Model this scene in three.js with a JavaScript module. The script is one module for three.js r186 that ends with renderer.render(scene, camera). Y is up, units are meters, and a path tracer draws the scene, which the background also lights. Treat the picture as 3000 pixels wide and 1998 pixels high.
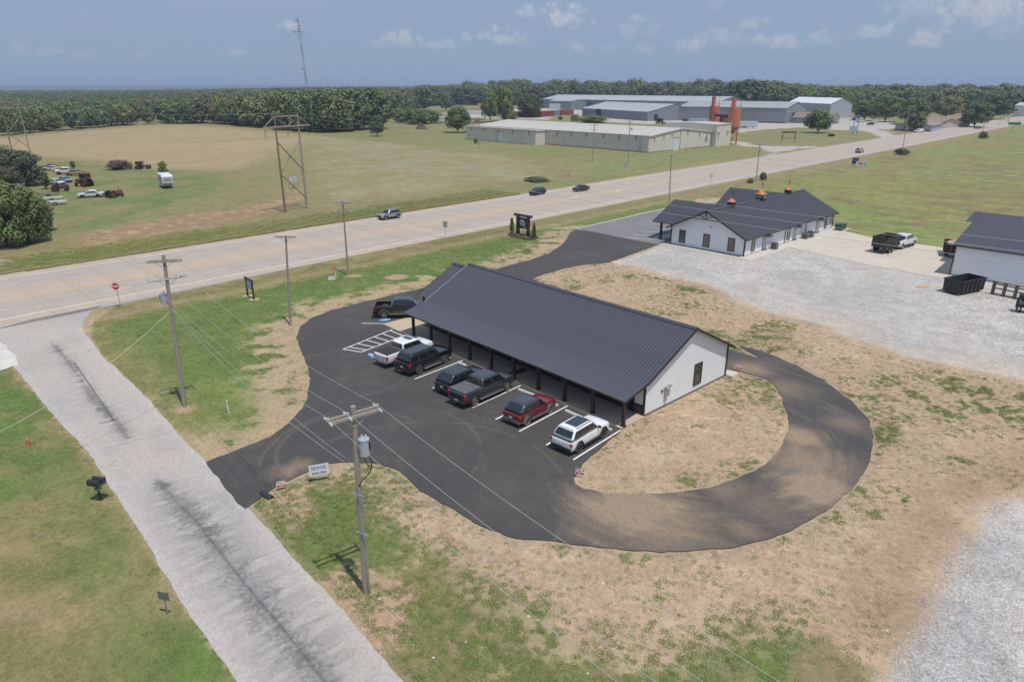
import * as THREE from 'three';
import { mergeGeometries } from 'three/addons/utils/BufferGeometryUtils.js';
import { Brush, Evaluator, SUBTRACTION } from 'three-bvh-csg';

// ---------- camera ----------
const EYE = 23.5, FOCAL = 2000, PITCH = Math.atan((999 - 252) / FOCAL);
const scene = new THREE.Scene();
const camera = new THREE.PerspectiveCamera(2 * Math.atan(999 / FOCAL) * 180 / Math.PI, 1.5, 0.5, 60000);
camera.position.set(0, EYE, 0);
camera.rotation.set(-PITCH, 0, 0);
scene.add(camera);
const renderer = new THREE.WebGLRenderer({ antialias: true });
renderer.toneMapping = THREE.LinearToneMapping;
renderer.toneMappingExposure = 1.0;
renderer.shadowMap.enabled = true;

// ---------- noise ----------
function rng(seed) { let a = seed >>> 0; return () => { a = (a + 0x6D2B79F5) | 0; let t = Math.imul(a ^ (a >>> 15), 1 | a); t = (t + Math.imul(t ^ (t >>> 7), 61 | t)) ^ t; return ((t ^ (t >>> 14)) >>> 0) / 4294967296; }; }
function hash(ix, iy) { let h = Math.imul(ix, 374761393) + Math.imul(iy, 668265263) | 0; h = Math.imul(h ^ (h >>> 13), 1274126177); return ((h ^ (h >>> 16)) >>> 0) / 4294967296; }
function vnoise(x, y) {
  const ix = Math.floor(x), iy = Math.floor(y); let fx = x - ix, fy = y - iy; fx = fx * fx * (3 - 2 * fx); fy = fy * fy * (3 - 2 * fy);
  const a = hash(ix, iy), b = hash(ix + 1, iy), c = hash(ix, iy + 1), d = hash(ix + 1, iy + 1);
  return a + (b - a) * fx + (c - a) * fy + (a - b - c + d) * fx * fy;
}
function fbm(x, y, o = 4) { let s = 0, a = 0.5, n = 0; for (let i = 0; i < o; i++) { s += a * vnoise(x, y); n += a; x = x * 2.03 + 17.1; y = y * 2.03 - 9.7; a *= 0.5; } return s / n; }
const clamp = (x, a = 0, b = 1) => x < a ? a : x > b ? b : x;
const sstep = (a, b, x) => { const t = clamp((x - a) / (b - a)); return t * t * (3 - 2 * t); };
const lerp = (a, b, t) => a + (b - a) * t;
const mix3 = (a, b, t) => [a[0] + (b[0] - a[0]) * t, a[1] + (b[1] - a[1]) * t, a[2] + (b[2] - a[2]) * t];

// ---------- sky ----------
function makeSky() {
  const W = 4096, Hh = 2048, d = new Float32Array(W * Hh * 4), R = rng(5);
  // small fair-weather cumulus low over the horizon, all the way round
  const clouds = [];
  const add = (az, el, w, h, k, wisp) => clouds.push({ az, el, w, h, k, wisp, s: R() * 99 });
  const D = Math.PI / 180, at = (u, v) => { // direction of a photographed cloud
    const x = (u - 1500) / FOCAL, y = (999 - v) / FOCAL, c = Math.cos(PITCH), s = Math.sin(PITCH), Y = y * c - s, Zz = y * s + c;
    return [Math.atan2(x, Zz) / D, Math.atan2(Y, Math.hypot(x, Zz)) / D]; };
  for (const [u, v, w, h, k] of [[1655, 60, 2.3, 1.3, 1], [1552, 42, 1.3, .7, .7], [1465, 115, 2, 1.1, .9], [1180, 118, 1.6, .9, .75], [1150, 130, 2.2, .7, .55], [1290, 133, 1.6, .55, .5], [1360, 112, .9, .6, .5], [1865, 58, 1.2, .6, .55], [1838, 97, .9, .9, .4], [1905, 92, .9, 1, .4], [2205, 72, 1.3, .8, .6],
    [2025, 140, 1.6, .9, .65], [2120, 115, 2, 1.1, .5], [2235, 118, 1.5, .6, .6], [2300, 128, 1.7, .8, .65], [2400, 115, 1.5, .8, .5], [2570, 98, 1.9, .9, .6], [2715, 118, 1.5, 1.1, .8], [2870, 40, 4.2, 2, .85], [2700, 25, 2.6, 2, .45], [2980, 22, 2.6, 1.2, .8], [2950, 85, 1.4, 1.2, .4], [840, 75, 1.4, .5, .8], [690, 155, 1, .6, .5], [255, 167, 1.2, .5, .4], [410, 165, 1, .4, .3], [50, 150, .8, .6, .35], [145, 155, 1.1, .5, .3], [1690, 140, 1.3, .5, .5], [1785, 140, .9, .4, .45], [1895, 145, 1, .4, .4], [2100, 20, 1, .6, .25]]) { const [a, e] = at(u, v); add(a, e, w, h, k, 0); }
  for (let i = 0; i < 260; i++) { const az = 45 + R() * 270, el = 1.5 + R() * R() * 28; add(az, el, 1 + R() * 3.5 * (.4 + el / 18), .5 + R() * 1.1 * (.4 + el / 18), .3 + R() * .6, 0); }
  const box = clouds.map(c => [c.az - c.w * 1.2, c.az + c.w * 1.2, c.el - c.h * 1.2, c.el + c.h * 1.4]);
  const rows = new Array(Hh).fill(0).map(() => []);
  box.forEach((b, i) => { for (let r = 0; r < Hh; r++) { const el = (r + .5) / Hh * 180 - 90; if (el > b[2] && el < b[3]) rows[r].push(i); } });
  const VW = 512, VH = 256, veilG = new Float32Array((VW + 1) * (VH + 1)); for (let j = 0; j <= VH; j++) for (let i = 0; i <= VW; i++) { const az = i / VW * 2 * Math.PI, el = j / VH * 90; veilG[j * (VW + 1) + i] = sstep(.48, .8, fbm(Math.cos(az) * 6 + 3, el * .42 + Math.sin(az) * 2.4, 4)) * sstep(1, 6, el) * .3; }
  for (let r = 0; r < Hh; r++) {
    const el = (r + .5) / Hh * 180 - 90, e = Math.max(el, 0);
    const base = mix3(mix3([.30, .395, .525], [.29, .385, .565], sstep(0, 9, e)), [.285, .375, .555], sstep(8, 85, e));
    for (let cI = 0; cI < W; cI++) {
      let az = (cI + .5) / W * 360 - 180 + 90; if (az > 180) az -= 360; // 0 = straight ahead (-z), + to the right
      let col = base;
      if (el > 0) {
        const vx = cI / W * VW, vy = Math.min(el / 90 * VH, VH - .01), i0 = vx | 0, j0 = vy | 0, fx = vx - i0, fy = vy - j0, o0 = j0 * (VW + 1) + i0, veil = lerp(lerp(veilG[o0], veilG[o0 + 1], fx), lerp(veilG[o0 + VW + 1], veilG[o0 + VW + 2], fx), fy); col = mix3(col, [.42, .45, .55], veil);
        let best = 0, lit = 0;
        for (const i of rows[r]) {
          const c = clouds[i]; let dx = az - c.az; if (dx > 180) dx -= 360; if (dx < -180) dx += 360;
          if (Math.abs(dx) > c.w * 1.2) continue;
          const X = dx / c.w, Y = (el - c.el) / c.h, q = Y < 0 ? Y * 1.9 : Y;
          const n = fbm(dx * 1.7 + c.s, el * 2.2 + c.s, 4), n2 = fbm(dx * 6 + c.s, el * 6 - c.s, 3);
          let a = 1 - Math.sqrt(X * X + q * q) + (n - .5) * 1.5 + (n2 - .5) * .55;
          a = sstep(.1, .85, a) * c.k;
          if (a > best) { best = a; lit = clamp(.45 + Y * .5 + (n2 - .5) * 1.1); }
        }
        if (best > 0) col = mix3(col, mix3([.43, .47, .565], [.66, .655, .69], lit), best * .72);
      }
      const o = (r * W + cI) * 4; d[o] = col[0]; d[o + 1] = col[1]; d[o + 2] = col[2]; d[o + 3] = 1;
    }
  }
  const t = new THREE.DataTexture(d, W, Hh, THREE.RGBAFormat, THREE.FloatType);
  t.mapping = THREE.EquirectangularReflectionMapping; t.magFilter = THREE.LinearFilter; t.needsUpdate = true; return t;
}
const T0 = Date.now(), tick = n => console.log(n, ((Date.now() - T0) / 1000).toFixed(1));
const skyTexture = makeSky(); tick('sky');
scene.background = skyTexture; scene.environment = skyTexture;
scene.backgroundIntensity = 1.0; scene.environmentIntensity = 1.0;

// ---------- sun (behind the camera, high to its right) ----------
const sun = new THREE.DirectionalLight(new THREE.Color(1, 0.955, 0.88), 3.6);
sun.position.set(0.217 * 300, 0.94 * 300, 0.264 * 300 - 80);
sun.target.position.set(0, 0, -80);
sun.castShadow = true; sun.shadow.mapSize.set(4096, 4096); sun.shadow.radius = 1.6;
Object.assign(sun.shadow.camera, { left: -160, right: 160, top: 160, bottom: -160, near: 10, far: 700 });
scene.add(sun, sun.target);
scene.fog = new THREE.FogExp2(new THREE.Color(0.62, 0.76, 1.0), 0.00017);

// ---------- survey: ground points read off the photograph (3000 px wide) ----------
function spot(u, v, h = 0) {
  const x = u - 1500, y = 999 - v, c = Math.cos(PITCH), s = Math.sin(PITCH);
  const ry = y * c - FOCAL * s, rz = -y * s - FOCAL * c, t = -(EYE - h) / ry;
  return [x * t, rz * t];
}
const V = (x, y, h = 0) => spot(x * 1.27421, y * 1.27421, h);       // the same, read off a 2354 px wide view
const Zm = (x0, y0, s) => (x, y, h = 0) => spot(x0 + x / s, y0 + y / s, h);
const z3 = Zm(1350, 220, 3.136), z2 = Zm(700, 200, 3.136), z1 = Zm(0, 200, 3.136), z4 = Zm(2050, 220, 2.479), z5 = Zm(0, 650, 2.6133), z6 = Zm(1050, 850, 2.851), z7 = Zm(1900, 530, 3.925), z7a = Zm(1850, 530, 2.0478), z8 = Zm(1600, 900, 2.091), z6b = Zm(1850, 1000, 5.2275), zr = Zm(2480, 600, 4.4808), zs = Zm(2050, 220, 5.2333), zh = Zm(2480, 220, 4.5288), zt = Zm(1260, 250, 7.85);
// highway axes: s along it (away to the right), t across it (away), t = 0 on the near edge line
const HW = { o: [0.9, -127.2], a: [0.694, -0.72], n: [-0.72, -0.694] };
const hw = (s, t) => [HW.o[0] + HW.a[0] * s + HW.n[0] * t, HW.o[1] + HW.a[1] * s + HW.n[1] * t];
const toHw = (x, z) => { const dx = x - HW.o[0], dz = z - HW.o[1]; return [dx * HW.a[0] + dz * HW.a[1], dx * HW.n[0] + dz * HW.n[1]]; };

// ---------- object helpers ----------
const used = {};
function numbered(name) { const n = used[name] = (used[name] ?? -1) + 1; return n ? name + '_' + String(n).padStart(3, '0') : name; }
function shade(o) { o.traverse(m => { if (m.isMesh) { m.castShadow = m.receiveShadow = true; } }); return o; }
function mesh(name, geo, mat, parent) { const m = new THREE.Mesh(geo, mat); m.name = name; m.castShadow = m.receiveShadow = true; if (parent) parent.add(m); return m; }
function thing(name, label, category, [x, y, z] = [0, 0, 0], turn = 0, group) {
  const o = new THREE.Group(); o.name = numbered(name); o.position.set(x, y, z); o.rotation.y = turn; o.userData = { label, category }; if (group) o.userData.group = group; scene.add(o); return o;
}
function thing1(name, geo, mat, label, category, group) { const m = mesh(numbered(name), geo, mat, scene); m.userData = { label, category }; if (group) m.userData.group = group; return m; }
function structure(name, geo, mat) { const m = mesh(numbered(name), geo, mat, scene); m.userData = { kind: 'structure' }; return m; }
const lin = (r, g, b) => new THREE.Color().setRGB(r, g, b);
const M4 = new THREE.Matrix4();
class MB { // collects geometry, builds one mesh
  constructor() { this.g = []; }
  add(geo, m) { let q = geo.index ? geo.toNonIndexed() : geo.clone(); for (const k of Object.keys(q.attributes)) if (!['position', 'normal', 'uv'].includes(k)) q.deleteAttribute(k); if (!q.attributes.uv) q.setAttribute('uv', new THREE.BufferAttribute(new Float32Array(q.attributes.position.count * 2), 2)); if (m) q.applyMatrix4(m); this.g.push(q); return this; }
  box(w, h, d, x = 0, y = 0, z = 0, rx = 0, ry = 0, rz = 0) { const m = new THREE.Matrix4().makeRotationFromEuler(new THREE.Euler(rx, ry, rz)).setPosition(x, y, z); return this.add(boxUV(w, h, d), m); }
  cyl(r0, r1, h, x = 0, y = 0, z = 0, seg = 10, rx = 0, rz = 0) { const m = new THREE.Matrix4().makeRotationFromEuler(new THREE.Euler(rx, 0, rz)).setPosition(x, y, z); return this.add(new THREE.CylinderGeometry(r0, r1, h, seg), m); }
  bar(a, b, w, d = w) { // square bar between two points
    const A = new THREE.Vector3(...a), B = new THREE.Vector3(...b), L = A.distanceTo(B), dir = B.clone().sub(A).normalize();
    const q = new THREE.Quaternion().setFromUnitVectors(new THREE.Vector3(0, 1, 0), dir); return this.add(new THREE.BoxGeometry(w, L, d), new THREE.Matrix4().compose(A.add(B).multiplyScalar(.5), q, new THREE.Vector3(1, 1, 1))); }
  rod(a, b, r0, r1 = r0, seg = 7) { const A = new THREE.Vector3(...a), B = new THREE.Vector3(...b), L = A.distanceTo(B), dir = B.clone().sub(A).normalize();
    const q = new THREE.Quaternion().setFromUnitVectors(new THREE.Vector3(0, 1, 0), dir); return this.add(new THREE.CylinderGeometry(r1, r0, L, seg), new THREE.Matrix4().compose(A.add(B).multiplyScalar(.5), q, new THREE.Vector3(1, 1, 1))); }
  poly(pts) { // planar polygon of 3-D points (fan)
    const P = [], U = []; for (let i = 1; i < pts.length - 1; i++) for (const k of [0, i, i + 1]) { P.push(...pts[k]); U.push(pts[k][0], pts[k][1]); }
    const g = new THREE.BufferGeometry(); g.setAttribute('position', new THREE.Float32BufferAttribute(P, 3)); g.setAttribute('uv', new THREE.Float32BufferAttribute(U, 2)); g.computeVertexNormals(); return this.add(g); }
  geo() { return this.g.length === 1 ? this.g[0] : mergeGeometries(this.g); }
  build(name, mat, parent) { return mesh(name, this.geo(), mat, parent); }
}
function boxUV(w, h, d) { // box with uv in metres
  const g = new THREE.BoxGeometry(w, h, d), uv = g.attributes.uv, dims = [[d, h], [d, h], [w, d], [w, d], [w, h], [w, h]];
  for (let f = 0; f < 6; f++) for (let k = 0; k < 4; k++) uv.setXY(f * 4 + k, uv.getX(f * 4 + k) * dims[f][0], uv.getY(f * 4 + k) * dims[f][1]);
  return g;
}
function ragged(pts, step, amp, seed, freq = .8) { // polygon with an uneven edge
  const out = []; for (let i = 0; i < pts.length; i++) { const a = pts[i], b = pts[(i + 1) % pts.length], L = Math.hypot(b[0] - a[0], b[1] - a[1]), n = Math.max(1, Math.round(L / step));
    for (let k = 0; k < n; k++) { const t = k / n, x = lerp(a[0], b[0], t), z = lerp(a[1], b[1], t); const nx = -(b[1] - a[1]) / L, nz = (b[0] - a[0]) / L, d = (fbm(x * freq + seed, z * freq - seed, 3) - .5) * 2 * amp; out.push([x + nx * d, z + nz * d]); } }
  return out;
}
function smoothLoop(pts, n = 6, closed = true) { const c = new THREE.CatmullRomCurve3(pts.map(p => new THREE.Vector3(p[0], 0, p[1])), closed, 'centripetal'); return c.getPoints(pts.length * n).slice(0, closed ? -1 : undefined).map(p => [p.x, p.z]); }
function sheet(pts, y, uvScale = 1, holes = []) { // flat polygon facing up, uv in metres
  const toV = q => q.map(p => new THREE.Vector2(p[0], -p[1])); let P = toV(pts); if (THREE.ShapeUtils.isClockWise(P)) P.reverse();
  const Hs = holes.map(h => { const q = toV(h); if (!THREE.ShapeUtils.isClockWise(q)) q.reverse(); return q; });
  const tri = THREE.ShapeUtils.triangulateShape(P, Hs), all = [P, ...Hs].flat();
  const pos = [], uv = [], nor = []; for (const p of all) { pos.push(p.x, y, -p.y); uv.push(p.x * uvScale, -p.y * uvScale); nor.push(0, 1, 0); }
  const g = new THREE.BufferGeometry(); g.setAttribute('position', new THREE.Float32BufferAttribute(pos, 3)); g.setAttribute('uv', new THREE.Float32BufferAttribute(uv, 2)); g.setAttribute('normal', new THREE.Float32BufferAttribute(nor, 3)); g.setIndex(tri.flat()); return g;
}
function slab(pts, y0, y1) { // polygon with thickness
  const top = sheet(pts, y1).toNonIndexed(), P = [], U = []; let q = pts; let area = 0; for (let i = 0; i < q.length; i++) { const a = q[i], b = q[(i + 1) % q.length]; area += a[0] * b[1] - b[0] * a[1]; } if (area > 0) q = [...q].reverse();
  let run = 0; for (let i = 0; i < q.length; i++) { const a = q[i], b = q[(i + 1) % q.length], L = Math.hypot(a[0] - b[0], a[1] - b[1]); P.push(a[0], y0, a[1], b[0], y0, b[1], b[0], y1, b[1], a[0], y0, a[1], b[0], y1, b[1], a[0], y1, a[1]); U.push(run, 0, run + L, 0, run + L, y1 - y0, run, 0, run + L, y1 - y0, run, y1 - y0); run += L; }
  const s = new THREE.BufferGeometry(); s.setAttribute('position', new THREE.Float32BufferAttribute(P, 3)); s.setAttribute('uv', new THREE.Float32BufferAttribute(U, 2)); s.computeVertexNormals(); return mergeGeometries([top, s]);
}
// ---------- textures ----------
const ENC = new Uint8Array(4097); for (let i = 0; i <= 4096; i++) { const c = i / 4096; ENC[i] = Math.round(255 * (c <= .0031308 ? c * 12.92 : 1.055 * c ** (1 / 2.4) - .055)); }
function colorTex(w, h, fn, wrap = THREE.RepeatWrapping) { // fn(i, j) gives linear base colour
  const d = new Uint8Array(w * h * 4); for (let j = 0; j < h; j++) for (let i = 0; i < w; i++) { const c = fn(i, j), o = (j * w + i) * 4; d[o] = ENC[clamp(c[0]) * 4096 | 0]; d[o + 1] = ENC[clamp(c[1]) * 4096 | 0]; d[o + 2] = ENC[clamp(c[2]) * 4096 | 0]; d[o + 3] = 255; }
  const t = new THREE.DataTexture(d, w, h); t.colorSpace = THREE.SRGBColorSpace; t.magFilter = t.minFilter = THREE.LinearFilter; t.wrapS = t.wrapT = wrap; t.needsUpdate = true; return t;
}
function grayTex(w, h, fn) { const d = new Uint8Array(w * h * 4); for (let j = 0; j < h; j++) for (let i = 0; i < w; i++) { const o = (j * w + i) * 4; d[o] = d[o + 1] = d[o + 2] = clamp(fn(i, j)) * 255; d[o + 3] = 255; } const t = new THREE.DataTexture(d, w, h); t.magFilter = t.minFilter = THREE.LinearFilter; t.wrapS = t.wrapT = THREE.RepeatWrapping; t.needsUpdate = true; return t; }
// noise that tiles over a period
function tnoise(x, y, p) { const ix = Math.floor(x), iy = Math.floor(y); let fx = x - ix, fy = y - iy; fx = fx * fx * (3 - 2 * fx); fy = fy * fy * (3 - 2 * fy); const m = k => ((k % p) + p) % p; const a = hash(m(ix) + 31 * p, m(iy)), b = hash(m(ix + 1) + 31 * p, m(iy)), c = hash(m(ix) + 31 * p, m(iy + 1)), d = hash(m(ix + 1) + 31 * p, m(iy + 1)); return a + (b - a) * fx + (c - a) * fy + (a - b - c + d) * fx * fy; }
function tfbm(u, v, p, o = 4) { let s = 0, a = .5, n = 0; for (let i = 0; i < o; i++) { s += a * tnoise(u * p, v * p, p); n += a; p *= 2; a *= .5; } return s / n; }
const repeatEvery = (t, m) => { t.repeat.set(1 / m, 1 / m); return t; };
const std = (c, roughness = .8, more = {}) => new THREE.MeshStandardMaterial({ color: Array.isArray(c) ? lin(...c) : c, roughness, ...more });
const phys = (c, roughness = .4, more = {}) => new THREE.MeshPhysicalMaterial({ color: Array.isArray(c) ? lin(...c) : c, roughness, ...more });
// ================= GROUND =================
const V_ = a => a.map(p => V(...p));
const SIDE_L = V_([[-60, 760], [20, 830], [60, 880], [100, 930], [150, 985], [200, 1040], [235, 1090], [265, 1140], [290, 1180], [330, 1240], [370, 1310], [420, 1390], [470, 1460], [520, 1530], [545, 1568], [640, 1720]]);
const SIDE_R = V_([[300, 676], [240, 700], [205, 720], [190, 740], [188, 755], [200, 775], [235, 820], [290, 870], [350, 930], [400, 990], [440, 1030], [473, 1062], [568, 1168], [620, 1220], [680, 1290], [740, 1350], [800, 1420], [850, 1480], [900, 1540], [925, 1568], [1060, 1720]]);
const sidePoly = [...SIDE_L, ...[...SIDE_R].reverse(), hw(-25, -2), hw(-70, -2)];
const LOT_OUT = V_([[473, 1064], [545, 1037], [620, 1007], [665, 975], [695, 940], [708, 905], [712, 870], [706, 840], [690, 805], [681, 775], [690, 752], [715, 733], [760, 715], [830, 697], [900, 680], [975, 663], [1142, 619.5], [1219, 598.5], [1261, 584], [1291, 564], [1303, 550], [1309, 538], [1321, 528.5], [1369, 535], [1413, 544], [1515, 563], [1399, 604], [1354, 607.5], [1324, 612], [1294, 618], [1249, 631.6], [1223, 642]]);
const LOT_BACK = [[11.5, -70.5], [22.8, -58.2]];
const LOT_LOOP = V_([[1700, 797], [1750, 808], [1830, 840], [1900, 880], [1960, 925], [2000, 965], [2009, 1010], [2005, 1050], [1990, 1085], [1965, 1120], [1930, 1155], [1880, 1190], [1820, 1222], [1750, 1245], [1680, 1260], [1600, 1268], [1520, 1270], [1440, 1267], [1360, 1258], [1280, 1247], [1190, 1240], [1130, 1222], [1080, 1195], [1030, 1165], [985, 1140], [960, 1122], [935, 1098], [905, 1078], [860, 1065], [800, 1063], [755, 1068], [710, 1085], [670, 1103], [630, 1122], [600, 1145], [564, 1172], [540, 1150]]);
const lotPoly = [...LOT_OUT, ...LOT_BACK, ...LOT_LOOP];
const ISL = [[455, 762], [330, 870], [230, 960], [190, 1010], [175, 1050], [185, 1085], [230, 1115], [380, 1140], [560, 1150], [700, 1150], [850, 1135], [1000, 1110], [1150, 1060], [1250, 1020], [1340, 970], [1420, 890], [1470, 810], [1490, 730], [1480, 650], [1450, 570], [1420, 510], [1390, 470], [1340, 440], [1290, 425], [1240, 410], [1190, 395], [1130, 385]].map(p => z8(...p));
const islandPoly = [...ISL, [17.6, -55.2], [9.4, -46.9]];
const gravelA = V_([[1405, 603], [1515, 560], [1600, 552], [1760, 572], [1900, 556], [2100, 592], [2200, 612], [2500, 660], [2600, 950], [2354, 872], [2200, 845], [2100, 822], [2030, 798], [1960, 775], [1900, 750], [1840, 735], [1770, 715], [1700, 690], [1640, 665], [1560, 640], [1480, 620]]);
const gravelB = V_([[2460, 1070], [2354, 1128], [2300, 1148], [2240, 1185], [2200, 1235], [2172, 1290], [2140, 1350], [2100, 1400], [2060, 1450], [2030, 1510], [2015, 1575], [1990, 1700], [2900, 1700], [2900, 1070]]);
const lawnF = [...V_([[205, 770], [215, 740], [260, 705]]), hw(-34, -2), hw(62, -2), ...V_([[1600, 470], [1500, 487], [1327, 527], [1300, 545], [1285, 560], [1215, 592], [1142, 622], [975, 666], [830, 700], [715, 735], [684, 775], [712, 840], [715, 870], [690, 945], [640, 1000], [473, 1064], [350, 932], [235, 822]])];
const lawnL = [...SIDE_L.map(p => p), V(200, 2000), V(-900, 2000), V(-900, 760)];
const greenB = V_([[588, 1172], [600, 1190], [640, 1240], [700, 1300], [760, 1360], [830, 1440], [920, 1545], [1000, 1660], [2030, 1660], [1990, 1530], [1900, 1450], [1800, 1480], [1690, 1480], [1560, 1560], [1400, 1540], [1240, 1510], [1150, 1440], [1060, 1370], [980, 1290], [900, 1250], [860, 1190], [820, 1140], [720, 1120], [690, 1150], [705, 1200], [680, 1230], [640, 1200]]);
const fieldR = [hw(44, -2), hw(420, -2), V(3400, 420), V(3400, 600), V(2500, 612), V(2190, 600), V(1960, 562), V(1900, 560), V(1700, 500), V(1560, 520), hw(62, -21), hw(44, -9)];
const GX0 = -130, GX1 = 170, GZ0 = -300, GZ1 = -6, GC = .5, GW = Math.round((GX1 - GX0) / GC) + 1, GH = Math.round((GZ1 - GZ0) / GC) + 1;
function sdfGrid(poly, x0, z0, c, w, h) {
  const out = new Float32Array(w * h), n = poly.length;
  for (let j = 0; j < h; j++) for (let i = 0; i < w; i++) {
    const x = x0 + i * c, z = z0 + j * c; let d = 1e9, inside = false;
    for (let k = 0, l = n - 1; k < n; l = k++) { const ax = poly[k][0], az = poly[k][1], bx = poly[l][0], bz = poly[l][1], ex = bx - ax, ez = bz - az; let t = ((x - ax) * ex + (z - az) * ez) / (ex * ex + ez * ez + 1e-12); t = t < 0 ? 0 : t > 1 ? 1 : t; const dx = x - ax - ex * t, dz = z - az - ez * t, q = dx * dx + dz * dz; if (q < d) d = q; if ((az > z) !== (bz > z) && x < (bx - ax) * (z - az) / (bz - az) + ax) inside = !inside; }
    d = Math.sqrt(d); out[j * w + i] = inside ? -d : d;
  }
  return (x, z) => { let fx = clamp((x - x0) / c, 0, w - 1.001), fz = clamp((z - z0) / c, 0, h - 1.001); const i = fx | 0, j = fz | 0; fx -= i; fz -= j; const o = j * w + i; return lerp(lerp(out[o], out[o + 1], fx), lerp(out[o + w], out[o + w + 1], fx), fz); };
}
const near = p => sdfGrid(p, GX0, GZ0, GC, GW, GH);
const dLot = near(lotPoly), dIsl = near(islandPoly), dSide = near(sidePoly), dGA = near(gravelA), dGB = near(gravelB), dLF = near(lawnF), dLL = near(lawnL), dGBot = near(greenB), dFR = near(fieldR);
const C = { lush: [.098, .162, .034], mid: [.145, .178, .05], olive: [.20, .18, .072], dry: [.32, .245, .125], dirt: [.405, .293, .192], dirtD: [.315, .22, .14], red: [.30, .18, .11], gravel: [.43, .40, .37], yg: [.215, .215, .066], bright: [.18, .225, .058], brown: [.205, .15, .08], tan: [.36, .27, .15], meadow: [.25, .205, .095] };
// zones of the far ground, from the photograph
const far = p => sdfGrid(p, -520, -960, 2, 620, 460);
const F_ = (f, a) => a.map(p => f(...p));
const dRed = far(F_(z1, [[700, 1600], [900, 1510], [1300, 1420], [1700, 1330], [2100, 1290], [2352, 1250], [2550, 1200], [2750, 1130], [2800, 1200], [2400, 1340], [2000, 1420], [1500, 1510], [1100, 1570], [850, 1640]]));
const dTan = far(F_(z1, [[-200, 660], [600, 590], [1300, 530], [1900, 508], [2400, 530], [3000, 600], [2600, 760], [2200, 930], [1500, 950], [900, 850], [300, 800], [-300, 760]]));
const dPale = far(F_(z2, [[700, 600], [1000, 650], [1500, 700], [1650, 740], [1800, 760], [2352, 800], [2900, 960], [2500, 1060], [2000, 1080], [1300, 1170], [900, 1200], [800, 1150], [700, 900]]));
const dMown = far(F_(z3, [[-300, 560], [200, 590], [850, 650], [1720, 715], [2350, 655], [2800, 720], [2900, 780], [2352, 830], [1900, 900], [1350, 970], [900, 760], [0, 690], [-500, 640]]));
const dYardA = far([...F_(zs, [[590, 850], [840, 705], [1320, 742], [1560, 720], [1700, 735], [2050, 700], [2150, 640], [2400, 660], [2900, 700], [3050, 780], [2950, 830], [2350, 840], [1900, 810], [1500, 800], [1100, 830], [860, 845], [640, 880]])]);
const dYardB = far(F_(zs, [[560, 1010], [760, 1060], [960, 1085], [1600, 1100], [1850, 1092], [1500, 1130], [1060, 1225], [1000, 1160], [860, 1110], [600, 1080], [500, 1050]]));
const dYardC = far(F_(zh, [[-200, 640], [390, 690], [600, 770], [640, 800], [860, 780], [900, 795], [560, 850], [450, 815], [200, 735], [-200, 725]]));
const dYardD = far(F_(z3, [[850, 370], [1010, 355], [1120, 370], [1340, 430], [1760, 450], [2150, 440], [2352, 470], [2352, 360], [1990, 330], [1500, 330], [1100, 320], [700, 300], [-100, 330], [-200, 380], [400, 400], [800, 410]]));
const dJunk = far(F_(z1, [[330, 880], [700, 850], [1300, 900], [1900, 960], [2000, 1100], [1700, 1250], [1000, 1420], [500, 1500], [300, 1500]]));
const BARE = [[spot(1090, 1760), 1.9], [spot(1130, 1830), 1.5], [spot(1030, 1700), 1.2], [spot(535, 1200), 1.0], [spot(850, 955), .6], [spot(835, 1470), 1.7], [spot(870, 1500), 1.3], [spot(1160, 812), 1.2], [spot(350, 905), .9], [spot(680, 1370), .8], [spot(100, 1455), 1.0], [spot(190, 1500), 1.6], [spot(1040, 808), 1.1]];
const bareAt = (() => { const c = .25, x0 = -40, z0 = -100, w = 260, h = 340, out = new Float32Array(w * h); for (let j = 0; j < h; j++) for (let i = 0; i < w; i++) { let b = 9; for (const [q, r] of BARE) b = Math.min(b, Math.hypot(x0 + i * c - q[0], z0 + j * c - q[1]) / r); out[j * w + i] = b; } return (x, z) => { const i = Math.round((x - x0) / c), j = Math.round((z - z0) / c); return i < 0 || j < 0 || i >= w || j >= h ? 9 : out[j * w + i]; }; })();
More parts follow.
